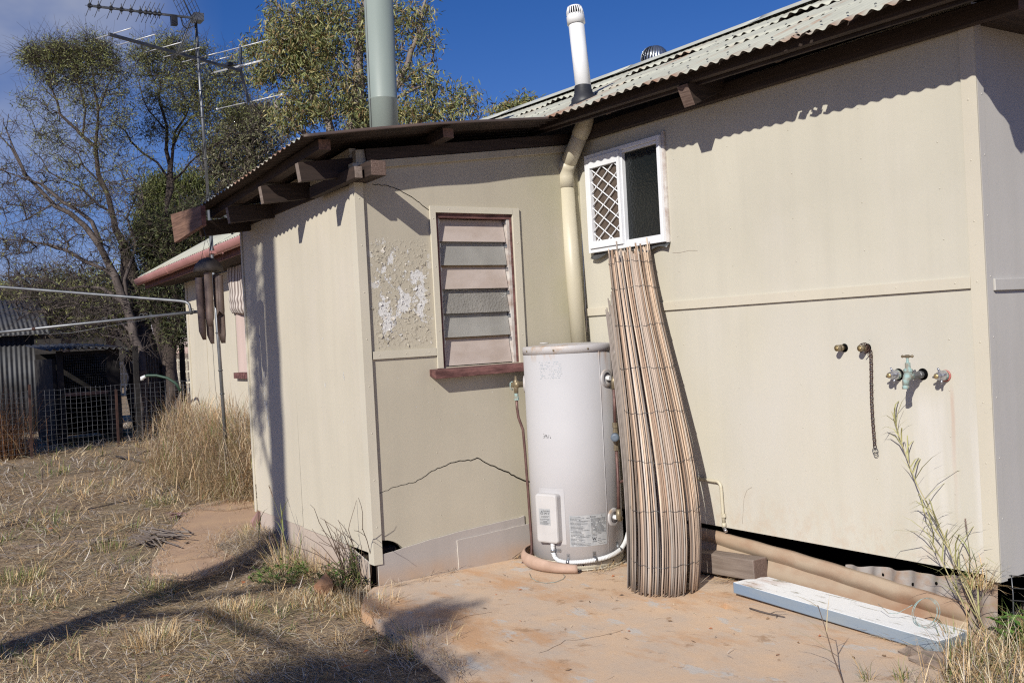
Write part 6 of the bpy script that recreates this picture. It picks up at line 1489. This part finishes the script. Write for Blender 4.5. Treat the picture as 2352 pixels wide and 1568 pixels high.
# two seed-headed stalks by the end wall
def stalk(name, label, pts, leaves, head, r=.0022, lc=(.30, .33, .12), stem='plant_stem', hc=(.24, .13, .09), w=.008):
    P = [np.array(p, float) for p in pts]; t = thing(name, tuple(P[0]), label, 'grass stalk'); mb = MB(); mb.tube(P, list(np.linspace(r, r*.5, len(P))), stem, 5); mb.build('stem', t)
    bl = Blades()
    for (f, az, L, lean, bend) in leaves:
        i = min(int(f*(len(P)-1)), len(P)-2); q = P[i]+(P[i+1]-P[i])*(f*(len(P)-1)-i)
        bl.add(np.array([q]), np.array([az]), np.array([L]), np.array([lean]), np.array([bend]), np.array([w]), np.array([np.array(lc)*RNG.uniform(.75, 1.2)]))
    if leaves: bl.build('leaf_blades', parent=t)
    if head:
        bl = Blades(); n = 90; f = RNG.random(n); e = P[-1]; d = (P[-1]-P[-2]); d /= np.linalg.norm(d)
        bl.add(e+d*(f[:, None]*head), RNG.uniform(0, 6.28, n), np.full(n, .014), np.full(n, .5), np.zeros(n), np.full(n, .0022), np.tile(np.array(hc), (n, 1))*RNG.uniform(.7, 1.3, (n, 1))); bl.build('seed_head', parent=t)
    return t
w0 = np.array((-1.35, -1.85, BASE)); 
stalk('seeding_grass', 'thin grass stalk with a dark seed head, leftmost against the end wall', [w0+(-.25, 0, 0), w0+(-.22, 0, .15), w0+(-.21, 0, .30), w0+(-.22, 0, .42)], [(.3, 2.6, .2, .4, 1.0), (.5, .3, .22, .4, 1.1), (.7, 1.2, .12, .4, .8)], .10)
stalk('seeding_grass', 'reddish grass stalk leaning left with a feathery head by the end wall', [w0+(.34, .02, 0), w0+(.28, .02, .16), w0+(.18, .02, .33), w0+(.06, .02, .46)], [(.3, 3.2, .3, .5, 1.2), (.5, 2.9, .22, .3, .6), (.6, .2, .25, .3, 1.0)], .10, hc=(.34, .20, .13))
tussock('grass_tussock', 'long pale dry grass blades in the angle of the end wall', 'grass', (w0[0]+.30, w0[1]), 150, .32, .12, .2, lean=.5)
# cane-like grass leaning on the wall near the right corner
k0 = np.array((2.915, -.10, .0)); 
canes = [[(0, 0, 0), (-.10, -.01, .22), (-.22, .02, .45), (-.35, .03, .66), (-.43, .04, .86), (-.47, .04, .99)], [(.02, -.03, 0), (-.05, -.03, .18), (-.17, -.01, .38), (-.30, 0, .54)], [(-.01, -.03, 0), (-.12, -.04, .2), (-.21, -.02, .34), (-.27, -.02, .46)]]
for j, (cpt, lb) in enumerate(zip(canes, ('tallest cane grass stem leaning left across the wall by the corner', 'second cane grass stem growing beside the tallest one at the wall corner', 'short cane grass stem lowest in the clump at the wall corner'))):
    lv = []
    for k in range(30 if j == 0 else 17):
        f = .16+.82*k/(29 if j == 0 else 16); lv.append((f, math.pi+RNG.normal()*1.2 if RNG.random() < .6 else RNG.normal()*.8, RNG.uniform(.12, .32)*(1.0 if f < .8 else .75), RNG.uniform(.2, .9), RNG.uniform(.5, 2.4)))
    stalk('cane_grass', lb, [k0+np.array(p) for p in cpt], lv, 0, .0032, (.46, .44, .20), 'cane_stem', w=.0075)
stalk('seeding_grass', 'short upright grass stem with a pale seed head by the right wall corner', [(2.80, -.05, .25), (2.81, -.05, .36), (2.80, -.05, .46)], [(.3, .1, .16, .5, 1.2), (.5, 3.0, .14, .5, 1.0)], .05, .0022, hc=(.36, .27, .24))
tussock('grass_tussock', 'tuft of tan grass lodged on top of the grey iron sheet by the corner', 'grass', (2.86, -.055), 110, .17, .05, .1, lean=.8, z=.215, bend=(.2, 1.8))
# pale dry stalk in front on the slab
fk = ground_at(1940, 1575, -.01)
stalk('dry_stalk', 'pale dry weed stalk with drooping blades at the bottom of the slab', [fk, fk+(-.05, .0, .11), fk+(-.10, .02, .21), fk+(-.14, .03, .29)], [(.35, 3.6, .24, .9, .9), (.55, 3.7, .20, .8, .9), (.97, 3.7, .12, 1.0, .6), (.8, .6, .08, .5, .4), (.6, 1.4, .16, .1, .2)], 0, .003, (.55, .45, .28), 'dry_stem', w=.007)
for u, v, lb in ((1990, 1560, 'small spiky green grass shoot at the bottom edge of the slab'), (2075, 1562, 'small reddish green grass shoot right of the other at the slab edge')):
    tussock('grass_shoot', lb, 'grass', tuple(ground_at(u, v, 0)[:2]), 26, .12, .03, .7, lean=.6, z=0)
# stones
def stone(u, v, z, s, m, label, seed, name='stone'):
    bm = bmesh.new(); rg = np.random.default_rng(seed)
    for _ in range(13): q = rg.normal(size=3); q /= np.linalg.norm(q); bm.verts.new(q*rg.uniform(.85, 1.1))
    hull = bmesh.ops.convex_hull(bm, input=bm.verts[:]); bmesh.ops.delete(bm, geom=[e for e in hull['geom_interior'] if isinstance(e, bmesh.types.BMVert)], context='VERTS'); pl_ = []
    for w in bm.verts:
        c = np.array(w.co)
        for nn_, dd in pl_:
            nn_ = nn_/np.linalg.norm(nn_); q = c@nn_
            if q > dd: c = c-nn_*(q-dd)
        w.co = Vector(c*np.array(s))
    me = bpy.data.meshes.new(name); bm.to_mesh(me); bm.free(); me.materials.append(MAT[m]); o = bpy.data.objects.new(name, me); COL.objects.link(o); o.location = tuple(ground_at(u, v, z)); o.rotation_euler = (0.2, .1, rg.uniform(0, 3)); return tag(o, label, 'stone')
stone(742, 1345, -.0, (.13, .095, .10), 'rock', 'orange-brown angular stone in the weeds at the corner of the lean-to', 4)
stone(600, 1200, .05, (.10, .06, .11), 'pink_stone', 'pinkish stone leaning at the far foot of the end wall', 5)
stone(577, 1098, .0, (.12, .08, .10), 'pink_stone', 'dark reddish stone by the path at the far end of the lean-to', 9)
# boards and bark on the lawn
mb = MB(); a, b = ground_at(35, 1258, -.03), ground_at(250, 1238, -.03); mb.beam(a, b, .07, .022, 'grey_timber', endm='end_grain'); tag(mb.build('board', loc=(a+b)/2, bevel=.003), 'grey weathered board lying in the dry grass at the left', 'board')
rg = np.random.default_rng(3); mb = MB(); c = ground_at(335, 1232, -.02); far = ground_at(385, 1245, -.02); d0 = (far-c)[:2]; a0 = math.atan2(d0[1], d0[0])
for i in range(70):
    a = a0+rg.normal()*.22; L = rg.uniform(.15, .42); p = c+np.array((rg.normal()*.12, rg.normal()*.10, rg.uniform(.0, .055))); e = p+np.array((math.cos(a)*L, math.sin(a)*L, rg.normal()*.01)); mb.beam(p, e, rg.uniform(.006, .016), .004, 'pale_bark' if i % 3 else 'grey_timber')
tag(mb.build('bark_heap', loc=c), 'heap of split grey bark strips lying at the edge of the path', 'bark')
for (pa, pb, lb) in (((268, 1048), (335, 1062), 'dark stick on the grass near the wire fence'), ((315, 1045), (345, 1035), 'small dark stick propped on the grass by the dry bank')):
    mb = MB(); a, b = ground_at(*pa, -.02), ground_at(*pb, .02); mb.tube([a, (a+b)/2+(0, 0, .02), b], [.018, .014, .01], 'grey_bark', 6); tag(mb.build('stick', loc=a), lb, 'stick')
mb = MB()
for i in range(12):
    p = ground_at(400+rg.normal()*8, 1182+rg.normal()*3, -.02); q = [p+np.array((rg.normal()*.05, rg.normal()*.05, rg.uniform(0, .02))) for _ in range(4)]; mb.add(q, [(0, 1, 2, 3)], 'pink_stone')
tag(mb.build('bark_scraps', loc=ground_at(400, 1182, -.02)), 'pinkish scraps of bark on the grass left of the path', 'bark')
# bent wire grid at the right-hand corner
wgd = MB(); o0, ox = np.array((2.99, -.035, .04)), np.array((.30, -.02, .03)); rows_ = 5
for k in range(8): p = o0+ox*(k/3.5); wgd.tube([p, p+np.array((.0, .01, .16)), p+np.array((-.005, .012, .25-.0*k))], .0026, 'galv', 5)
for k in range(rows_): z = .03+.054*k; wgd.tube([o0+np.array((-.01, .005, z)), o0+ox*1.0+np.array((0, .005, z+.012)), o0+ox*2.2+np.array((0, .005, z+.02))], .0026, 'galv', 5)
tag(wgd.build('wire_grid', loc=(3.1, -.03, .05)), 'piece of square wire grid standing against the corner at the right edge', 'wire mesh')

# ---------------- trees ----------------
def make_tree(name, label, limbs, blobs, bark, leaf=None, r_tip=.005, seg=.28, group=None, twigs=0, wander=.16, seed=1, cat='tree', tipf=1.0, lr=1.0, gamma=2.6, wob=.035):
    """limbs: list of (points, radii); blobs: (centre, radii, tips); leaf: dict(n, L, w, pal, droop, spread)"""
    rg = np.random.default_rng(seed); root = np.array(limbs[0][0][0], float)
    pos, par, fix = [], [], []
    for pts, rad in limbs:
        pts = [np.array(p, float) for p in pts]
        if not pos: prev = -1
        else: prev = int(np.argmin(np.linalg.norm(np.array(pos)-pts[0], axis=1)))
        for i in range(len(pts)-1):
            n = max(1, int(np.linalg.norm(pts[i+1]-pts[i])/seg))
            for k in range(n):
                t = k/n; q = pts[i]+(pts[i+1]-pts[i])*t+(rg.normal(0, wob, 3) if (i or k) else 0)
                pos.append(q); par.append(prev); fix.append(rad[i]+(rad[i+1]-rad[i])*t); prev = len(pos)-1
        pos.append(pts[-1]); par.append(prev); fix.append(rad[-1])
    tips = []
    for c, r, n in blobs:
        n = max(3, int(n*tipf))
        d = rg.normal(size=(n, 3)); d /= np.linalg.norm(d, axis=1)[:, None]; d *= (rg.random(n)**.40)[:, None]; tips.append(np.array(c)+d*np.array(r))
    tips = np.concatenate(tips) if tips else np.zeros((0, 3))
    cap = len(pos)+len(tips)*30; A = np.zeros((cap, 3)); A[:len(pos)] = pos; m = len(pos)
    base = A[:m]; dist = np.array([np.min(np.linalg.norm(base-t, axis=1)) for t in tips]) if len(tips) else []
    par = list(par); fix = list(fix); tipidx = []; tdir = []
    for ti in np.argsort(dist):
        t = tips[ti]; dv_ = t-A[:m]; D = np.linalg.norm(dv_, axis=1)
        cost = D*(1+.9*np.clip(-dv_[:, 2]/(D+1e-6), 0, 1))      # prefer branches that rise
        j = int(np.argmin(cost)); L = D[j]; n = max(2, min(24, int(L/seg))); p0 = A[j]; prev = j
        w1 = rg.normal(0, wander*L*.5, 3); w2 = rg.normal(0, wander*.35*L, 3)
        for k in range(1, n+1):
            s = k/n; q = p0+(t-p0)*s+w1*math.sin(math.pi*s)*.6+w2*math.sin(2*math.pi*s)*.5+np.array((0, 0, .10*L*math.sin(math.pi*s)))
            A[m] = q; par.append(prev); fix.append(0); prev = m; m += 1
        tipidx.append(prev); dd = t-p0; tdir.append(dd/(np.linalg.norm(dd)+1e-6))
    N = m; acc = np.zeros(N)
    for i in tipidx: acc[i] += r_tip**gamma
    par = np.array(par)
    for i in range(N-1, -1, -1):
        if acc[i] == 0: acc[i] = r_tip**gamma
        if par[i] >= 0: acc[par[i]] += acc[i]
    fx_ = np.array(fix)*lr; rad = np.where(fx_ > 0, fx_, np.minimum(acc**(1/gamma), .035)); 
    # children cannot be thicker than what carries them
    for i in range(N):
        if par[i] >= 0: rad[i] = min(rad[i], rad[par[i]]*1.0+.001)
    ch = np.where(par >= 0)[0]; P, Q = A[par[ch]], A[ch]; rp, rq = np.minimum(rad[par[ch]], rad[ch]*1.35), rad[ch]
    tn = tipidx
    if twigs:
        ti_ = rg.choice(np.array(tipidx), twigs*len(tipidx)//1) if len(tipidx) else []
        tp = A[ti_]; dd = rg.normal(size=(len(ti_), 3))+np.array((0, 0, .25)); dd /= np.linalg.norm(dd, axis=1)[:, None]; e1 = tp+dd*rg.uniform(.10, .38, (len(ti_), 1)); dd2 = dd+rg.normal(0, .6, dd.shape); e2 = e1+dd2*rg.uniform(.06, .22, (len(ti_), 1))
        P = np.concatenate([P, tp, e1]); Q = np.concatenate([Q, e1, e2]); k = len(ti_); rp = np.concatenate([rp, np.full(k, r_tip*.8), np.full(k, r_tip*.6)]); rq = np.concatenate([rq, np.full(k, r_tip*.6), np.full(k, r_tip*.35)])
    S_ = 6; T = Q-P; ln = np.linalg.norm(T, axis=1); okk = ln > 1e-5; P, Q, rp, rq, T = P[okk], Q[okk], rp[okk], rq[okk], T[okk]/ln[okk][:, None]
    U = np.cross(T, np.array((.31, .17, .93))); U /= np.linalg.norm(U, axis=1)[:, None]+1e-9; Wv = np.cross(T, U); V = []
    for c, r in ((P, rp), (Q+T*rq[:, None]*.3, rq)):
        for k in range(S_): a = 2*math.pi*k/S_; V.append(c+(U*math.cos(a)+Wv*math.sin(a))*r[:, None])
    V = np.stack(V, 1).reshape(-1, 3); b = (np.arange(len(P))*2*S_)[:, None]
    F = np.concatenate([b+np.array([[k, (k+1) % S_, S_+(k+1) % S_, S_+k]]) for k in range(S_)])
    tr = thing(name, tuple(root), label, cat, group)
    o = fastmesh('trunk', V, F, None, None, bark, tr); o.data.polygons.foreach_set('use_smooth', np.ones(len(o.data.polygons), bool))
    if leaf:
        n = leaf['n']; ids = rg.choice(np.array(tipidx), n); c = A[ids]+rg.normal(0, leaf['spread'], (n, 3))
        d = rg.normal(size=(n, 3))+np.array((0, 0, -leaf['droop'])); d /= np.linalg.norm(d, axis=1)[:, None]; s = np.cross(d, rg.normal(size=(n, 3))); s /= np.linalg.norm(s, axis=1)[:, None]
        L = leaf['L']*rg.uniform(.6, 1.3, (n, 1)); w = leaf['w']*rg.uniform(.7, 1.3, (n, 1)); nr = np.cross(s, d)
        V = np.stack([c, c+d*L*.4+s*w/2+nr*L*.05, c+d*L+nr*L*rg.normal(0, .12, (n, 1)), c+d*L*.4-s*w/2+nr*L*.05], 1).reshape(-1, 3); b = (np.arange(n)*4)[:, None]
        pal = np.array(leaf['pal']); clump = rg.uniform(.75, 1.25, N)[ids][:, None]; col = pal[rg.integers(0, len(pal), n)]*rg.uniform(.75, 1.25, (n, 1))*clump; col = np.repeat(col[:, None], 4, 1).reshape(-1, 3)
        F3 = np.concatenate([b+np.array([[0, 1, 2]]), b+np.array([[0, 2, 3]])])
        fastmesh('crown', V, None, F3, np.clip(col, 0, .8), 'leaf', tr)
    return tr
def px(pts, d):  # pixel polyline at one depth (or a depth for each point)
    return [depth(u, v, d if not isinstance(d, (list, tuple)) else d[i]) for i, (u, v) in enumerate(pts)]
def blob(u, v, ru, rv, d, n, dr=1.0):
    k = d/FOC; return (depth(u, v, d), (max(ru*k, .2)*.9+dr*.1, dr*max(ru, rv)*k, rv*k), n)
def base_at(u, v, d):
    p = depth(u, v, d); p[2] = -.15; return p
G_EUC = [(0.217, 0.239, 0.087), (0.275, 0.283, 0.109), (0.362, 0.341, 0.145), (0.16, 0.189, 0.072), (0.464, 0.392, 0.174), (0.29, 0.189, 0.087), (0.203, 0.232, 0.131)]
G_WAT = [(0.224, 0.242, 0.084), (0.288, 0.296, 0.106), (0.176, 0.197, 0.076), (0.352, 0.34, 0.152), (0.24, 0.251, 0.114)]
G_DRK = [(0.077, 0.091, 0.039), (0.105, 0.115, 0.048), (0.14, 0.14, 0.059), (0.059, 0.073, 0.034)]
G_PEP = [(0.117, 0.14, 0.045), (0.144, 0.162, 0.054), (0.099, 0.117, 0.041), (0.171, 0.171, 0.068)]
# eucalypt behind the flue
d = 18.5
make_tree('gum_tree', 'bushy gum tree with long drooping leaves behind the metal flue',
  [([base_at(800, 700, d), depth(800, 480, d), depth(812, 300, d), depth(822, 160, d), depth(835, 40, d), depth(845, -60, d)], [.20, .17, .13, .10, .06, .03]),
   (px([(805, 420), (760, 300), (715, 190), (690, 90), (672, 10)], d), [.10, .08, .06, .04, .02]), (px([(808, 380), (690, 300), (630, 240)], d), [.07, .05, .02]),
   (px([(812, 320), (900, 215), (945, 120), (975, 40), (985, -30)], d), [.09, .07, .05, .03, .015]), (px([(905, 210), (950, 170), (985, 140), (1000, 110)], d), [.035, .03, .02, .012]),
   (px([(815, 330), (920, 290), (1000, 268), (1050, 235), (1080, 235)], d), [.06, .05, .035, .02, .012]), (px([(880, 240), (950, 205), (985, 190)], d), [.04, .025, .015])],
  [blob(665, 75, 55, 55, d, 130), blob(645, 140, 48, 60, d, 120), blob(735, 40, 65, 70, d, 150), blob(720, 130, 75, 70, d, 180), blob(800, 90, 55, 100, d, 150), blob(770, 210, 75, 60, d, 170), blob(690, 235, 60, 50, d, 120),
   blob(830, 270, 60, 45, d, 110), blob(660, 280, 40, 35, d, 60), blob(625, 30, 10, 25, d, 14), blob(585, 115, 20, 20, d, 26), blob(600, 165, 30, 25, d, 44), blob(870, 60, 40, 80, d, 90), blob(935, 40, 30, 45, d, 34), blob(978, 95, 26, 34, d, 30), blob(960, 30, 22, 35, d, 18),
   blob(955, 175, 36, 26, d, 44), blob(985, 215, 22, 20, d, 22), blob(935, 250, 40, 40, d, 70), blob(985, 262, 34, 24, d, 44), blob(1055, 225, 26, 26, d, 34), blob(1085, 240, 12, 22, d, 12), blob(1010, 200, 14, 22, d, 12), blob(900, 130, 34, 40, d, 36), blob(1040, 265, 34, 16, d, 26)],
  'pale_bark', dict(n=24000, L=.125, w=.024, pal=G_EUC, droop=.9, spread=.12), r_tip=.005, seed=5, tipf=.36)
# small tree tip beyond the roof
d = 30
make_tree('gum_tree', 'distant gum tree whose tip just shows above the left end of the roof', [([base_at(1190, 600, d), depth(1195, 400, d), depth(1190, 285, d)], [.2, .12, .05])],
  [blob(1150, 268, 22, 8, d, 30), blob(1175, 262, 20, 10, d, 40), blob(1205, 252, 14, 14, d, 36), blob(1215, 242, 6, 8, d, 14), blob(1200, 300, 50, 40, d, 60)], 'pale_bark', dict(n=3600, L=.20, w=.045, pal=G_EUC, droop=.6, spread=.16), seed=8)
# left wattle with a leafy head over bare limbs
d = 19.5
make_tree('wattle_tree', 'tall sparse wattle at far left with a leafy head above bare dark limbs',
  [([base_at(300, 850, d), depth(296, 700, d), depth(282, 570, d), depth(256, 487, d), depth(232, 400, d), depth(219, 337, d)], [.17, .15, .13, .11, .09, .085]),
   (px([(219, 337), (190, 312), (169, 294), (145, 262), (131, 231), (121, 205), (105, 175), (85, 145)], d), [.075, .065, .06, .05, .045, .035, .025, .015]),
   (px([(219, 337), (225, 281), (228, 245), (219, 219), (212, 180), (205, 140)], d), [.07, .06, .05, .045, .03, .015]), (px([(228, 250), (245, 210), (262, 165)], d), [.04, .03, .015]), (px([(190, 312), (192, 250), (180, 190), (165, 130)], d), [.045, .035, .025, .012]),
   (px([(131, 231), (110, 215), (80, 175)], d), [.03, .02, .012]), (px([(256, 487), (225, 470), (180, 430), (120, 395), (60, 330)], d), [.05, .045, .035, .025, .012]), (px([(240, 430), (200, 380), (140, 330), (90, 305)], d), [.04, .03, .02, .012])],
  [blob(80, 125, 26, 24, d, 70), blob(105, 150, 34, 42, d, 120), blob(135, 118, 34, 24, d, 80), blob(165, 135, 36, 45, d, 130), blob(205, 115, 26, 32, d, 80), blob(235, 130, 32, 34, d, 110), blob(262, 170, 22, 40, d, 60), blob(200, 180, 38, 34, d, 80), blob(275, 215, 16, 20, d, 20), blob(140, 190, 30, 24, d, 36), blob(60, 135, 14, 14, d, 16),
   blob(120, 270, 24, 16, d, 14), blob(200, 280, 40, 26, d, 18), blob(110, 310, 40, 26, d, 30), blob(280, 270, 26, 24, d, 34), blob(150, 350, 80, 50, d, 60), blob(240, 330, 50, 60, d, 50), blob(90, 230, 50, 50, d, 40), blob(200, 230, 60, 40, d, 70), blob(200, 430, 90, 60, d, 80), blob(310, 380, 40, 60, d, 40)],
  'bark', dict(n=14500, L=.075, w=.015, pal=G_WAT, droop=.0, spread=.10), r_tip=.0036, twigs=3, wander=.26, seed=21, tipf=.8, lr=.5)
# second wattle on twin trunks
d = 21.0
make_tree('wattle_tree', 'broad sparse wattle on twin dark trunks behind the antenna mast',
  [([base_at(378, 850, d), depth(379, 700, d), depth(380, 560, d), depth(382, 487, d), depth(387, 406, d), depth(381, 344, d), depth(382, 300, d), depth(372, 240, d), depth(360, 203, d), depth(345, 165, d)], [.15, .13, .12, .11, .10, .08, .06, .05, .04, .02]),
   (px([(384, 470), (396, 400), (394, 345), (402, 300), (425, 260), (445, 215), (450, 170)], d), [.09, .08, .07, .055, .045, .03, .015]), (px([(394, 345), (415, 300), (460, 255), (500, 220), (520, 180)], d), [.05, .045, .04, .03, .014]), (px([(387, 410), (330, 350), (285, 300), (250, 275)], d), [.05, .045, .035, .02]),
   (px([(390, 420), (440, 370), (490, 330), (540, 300)], d), [.05, .04, .03, .015]), (px([(382, 300), (345, 255), (320, 190), (305, 150)], d), [.035, .03, .02, .01])],
  [blob(330, 125, 34, 20, d, 70), blob(385, 110, 40, 26, d, 90), blob(345, 160, 40, 26, d, 60), blob(420, 140, 44, 30, d, 90), blob(455, 120, 26, 20, d, 36), blob(440, 195, 60, 40, d, 120), blob(510, 175, 46, 40, d, 80), blob(550, 190, 30, 40, d, 60), blob(490, 245, 60, 36, d, 110), blob(420, 250, 50, 36, d, 90), blob(345, 235, 36, 40, d, 50), blob(350, 300, 40, 28, d, 44), blob(460, 310, 70, 40, d, 110), blob(540, 255, 40, 30, d, 60), blob(385, 180, 30, 24, d, 36), blob(280, 310, 30, 26, d, 24), blob(540, 140, 16, 18, d, 14)],
  'bark', dict(n=18000, L=.08, w=.016, pal=G_WAT, droop=.1, spread=.11), r_tip=.0036, twigs=3, wander=.26, seed=33, tipf=.65, lr=.5)
# grey feathery tree and weeping pepper tree between wattle and gum
d = 25
make_tree('feathery_tree', 'grey-green feathery tree between the wattle and the gum', [([base_at(560, 800, d), depth(555, 560, d), depth(560, 420, d), depth(575, 320, d), depth(585, 250, d)], [.2, .17, .13, .08, .03]), (px([(558, 440), (510, 380), (480, 340)], d), [.08, .06, .03])],
  [blob(580, 265, 46, 36, d, 150), blob(555, 310, 60, 44, d, 200), blob(610, 320, 34, 60, d, 130), blob(520, 360, 60, 50, d, 200), blob(590, 380, 50, 60, d, 170), blob(480, 410, 50, 50, d, 150), blob(540, 440, 60, 50, d, 150), blob(620, 250, 20, 24, d, 30)],
  'grey_bark', dict(n=13000, L=.12, w=.024, pal=[(.24, .225, .13), (.28, .255, .16), (.20, .20, .10), (.30, .26, .20), (.14, .16, .07)], droop=.3, spread=.16), r_tip=.006, twigs=2, seed=41)
d = 24
make_tree('pepper_tree', 'weeping light green tree low behind the twin wattle trunks', [([base_at(360, 850, d), depth(362, 600, d), depth(365, 470, d)], [.16, .13, .05])],
  [blob(350, 440, 22, 34, d, 80), blob(372, 425, 26, 30, d, 80), blob(355, 490, 34, 44, d, 130), blob(400, 480, 40, 50, d, 120), blob(430, 430, 40, 40, d, 110), blob(340, 520, 24, 40, d, 60)],
  'bark', dict(n=12000, L=.15, w=.022, pal=G_PEP, droop=1.6, spread=.14), r_tip=.005, seed=44)
# dark dense tree right behind the fence, with its heavy leaning trunks
d = 18.0
make_tree('dark_tree', 'dense dark tree with heavy leaning trunks behind the chicken wire fence',
  [([base_at(352, 960, d), depth(345, 850, d), depth(338, 790, d), depth(318, 690, d), depth(300, 590, d), depth(262, 520, d)], [.24, .22, .19, .15, .11, .05]),
   ([base_at(392, 960, d), depth(390, 860, d), depth(392, 790, d), depth(400, 700, d), depth(405, 600, d), depth(400, 520, d)], [.16, .14, .13, .11, .09, .04]), (px([(345, 840), (300, 790), (255, 760), (210, 740)], d), [.10, .085, .06, .03]), (px([(320, 700), (350, 600), (370, 540)], d), [.08, .06, .03])],
  [blob(345, 560, 34, 60, d, 150), blob(385, 540, 44, 60, d, 200), blob(430, 560, 34, 60, d, 130), blob(370, 640, 54, 50, d, 200), blob(410, 690, 24, 60, d, 120), blob(340, 700, 34, 40, d, 70), blob(400, 760, 26, 30, d, 80), blob(450, 500, 44, 44, d, 120), blob(480, 520, 60, 40, d, 120), blob(520, 540, 40, 50, d, 80)],
  'bark', dict(n=20000, L=.095, w=.020, pal=G_DRK, droop=.3, spread=.11), r_tip=.0045, twigs=2, seed=52)
# nearly dead tree sweeping over the yard from the right
d = 17.6
make_tree('dead_tree', 'leafless grey tree with long twisted limbs sweeping left over the yard',
  [([base_at(335, 960, d), depth(326, 850, d), depth(300, 740, d), depth(268, 640, d), depth(232, 560, d), depth(160, 490, d), depth(95, 452, d), depth(60, 400, d), depth(30, 340, d), depth(0, 312, d)], [.20, .18, .15, .125, .10, .075, .06, .045, .03, .018]),
   (px([(232, 560), (205, 510), (150, 460), (90, 425), (50, 412), (0, 390)], d), [.07, .06, .05, .04, .03, .018]), (px([(268, 640), (200, 600), (120, 560), (60, 552), (0, 548)], d), [.07, .055, .045, .03, .018]), (px([(290, 700), (230, 665), (150, 652), (60, 640), (-20, 628)], d), [.07, .055, .04, .03, .015]),
   (px([(300, 760), (240, 718), (180, 700), (110, 712), (40, 735)], d), [.06, .05, .04, .025, .012]), (px([(300, 730), (290, 640), (305, 560), (300, 500), (318, 440)], d), [.07, .06, .045, .03, .015]), (px([(120, 470), (60, 500), (10, 520)], d), [.03, .02, .01]), (px([(60, 400), (15, 300), (20, 262)], d), [.03, .018, .01]), (px([(330, 470), (300, 400), (268, 372)], d), [.03, .02, .012])],
  [blob(60, 470, 70, 40, d, 90), blob(40, 560, 60, 44, d, 110), blob(140, 540, 60, 40, d, 90), blob(60, 640, 80, 40, d, 170), blob(180, 620, 70, 40, d, 120), blob(120, 700, 100, 40, d, 190), blob(230, 700, 60, 40, d, 110), blob(250, 560, 50, 50, d, 90), blob(20, 400, 40, 40, d, 50), blob(280, 460, 50, 50, d, 80), blob(200, 760, 90, 24, d, 110), blob(20, 300, 24, 40, d, 16), blob(100, 400, 50, 30, d, 40), blob(190, 460, 50, 30, d, 50), blob(300, 800, 40, 40, d, 40)],
  'grey_bark', dict(n=1500, L=.08, w=.018, pal=G_WAT, droop=.2, spread=.08), r_tip=.0038, twigs=3, wander=.3, seed=61, lr=.58, tipf=.75)
# hazier scrub further back closing the skyline
d = 34
for i, (u, v, ru, rv, lb) in enumerate(((30, 690, 90, 40, 'grey-brown scrubby tree far back at the left edge'), (150, 680, 80, 50, 'mid-brown scrubby tree far behind the dead limbs'), (250, 680, 70, 60, 'olive scrubby tree far behind the hen house'), (480, 620, 120, 110, 'dark scrubby tree far behind the pink-guttered building'), (640, 480, 130, 120, 'olive scrubby tree far behind the lean-to roof'))):
    make_tree('scrub_tree', lb, [([base_at(u, 800, d+i), depth(u, v+rv, d+i), depth(u, v, d+i)], [.2, .15, .05])],
      [blob(u, v, ru, rv, d+i, 240), blob(u, v+rv*.8, ru, rv*.7, d+i, 120)], 'grey_bark', dict(n=5500, L=.22, w=.05, pal=(G_WAT if i != 3 else G_DRK)+[(.15, .12, .09)], droop=.2, spread=.22), r_tip=.010, seg=.6, twigs=2, seed=70+i, group='scrub trees behind the yard')
# tree standing behind the camera: its trunk and a few leafy boughs throw the long shadows
tb = np.array((2.72, -8.60, -.1)); q = lambda u, v, h: ground_at(u, v, 0)+SUN*(h/SUN[2])
b1, b2, b3, b4 = q(945, 1432, 5.2), q(800, 1545, 5.0), q(1000, 1415, 5.2), q(640, 1556, 5.0)
make_tree('shade_tree', 'straight-trunked tree behind the photographer, seen only by its long shadow on lawn and wall',
  [([tb, tb+np.array((.02, 0, 2.5)), tb+np.array((-.04, 0, 5)), tb+np.array((.02, .0, 7.6)), tb+np.array((0, 0, 8.8))], [.175, .165, .155, .14, .13]), ([tb+np.array((0, 0, 4.2)), tb+np.array((.9, .1, 4.9)), b1], [.05, .04, .02]), ([tb+np.array((0, 0, 4.0)), tb+np.array((.8, -.3, 4.6)), b2], [.05, .04, .02])],
  [(b1, (.13, .12, .11), 24), (b3, (.05, .07, .06), 6), (b2, (.34, .28, .12), 20), (b4, (.45, .3, .1), 18), (q(900, 1562, 5.0), (.3, .2, .1), 14), (np.array((-1.98, -1.67, 2.05))+SUN*8.1, (.13, .12, .45), 40), (np.array((-1.93, -1.67, 1.2))+SUN*8.1, (.06, .1, .5), 16)], 'bark', dict(n=4200, L=.08, w=.03, pal=G_EUC, droop=.5, spread=.08), r_tip=.005, seed=90, wob=.004)
tc_ = np.array((-10.0, -7.3, 4.7))  # crown of an unseen tree, added to cast shade on the hen house
make_tree('added_shade_tree', 'leafy tree added out of view at the left to shade the hen house', [([(-10.0, -7.6, -.1), (-9.9, -7.5, 1.6), (-10.0, -7.3, 3.4), tuple(tc_)], [.16, .14, .10, .04])],
  [(tc_, (1.5, 1.7, 1.1), 160), (tc_+np.array((-.4, -1.6, -.3)), (1.2, 1.2, .9), 90)], 'bark', dict(n=16000, L=.14, w=.05, pal=G_DRK, droop=.4, spread=.16), r_tip=.006, seed=95)
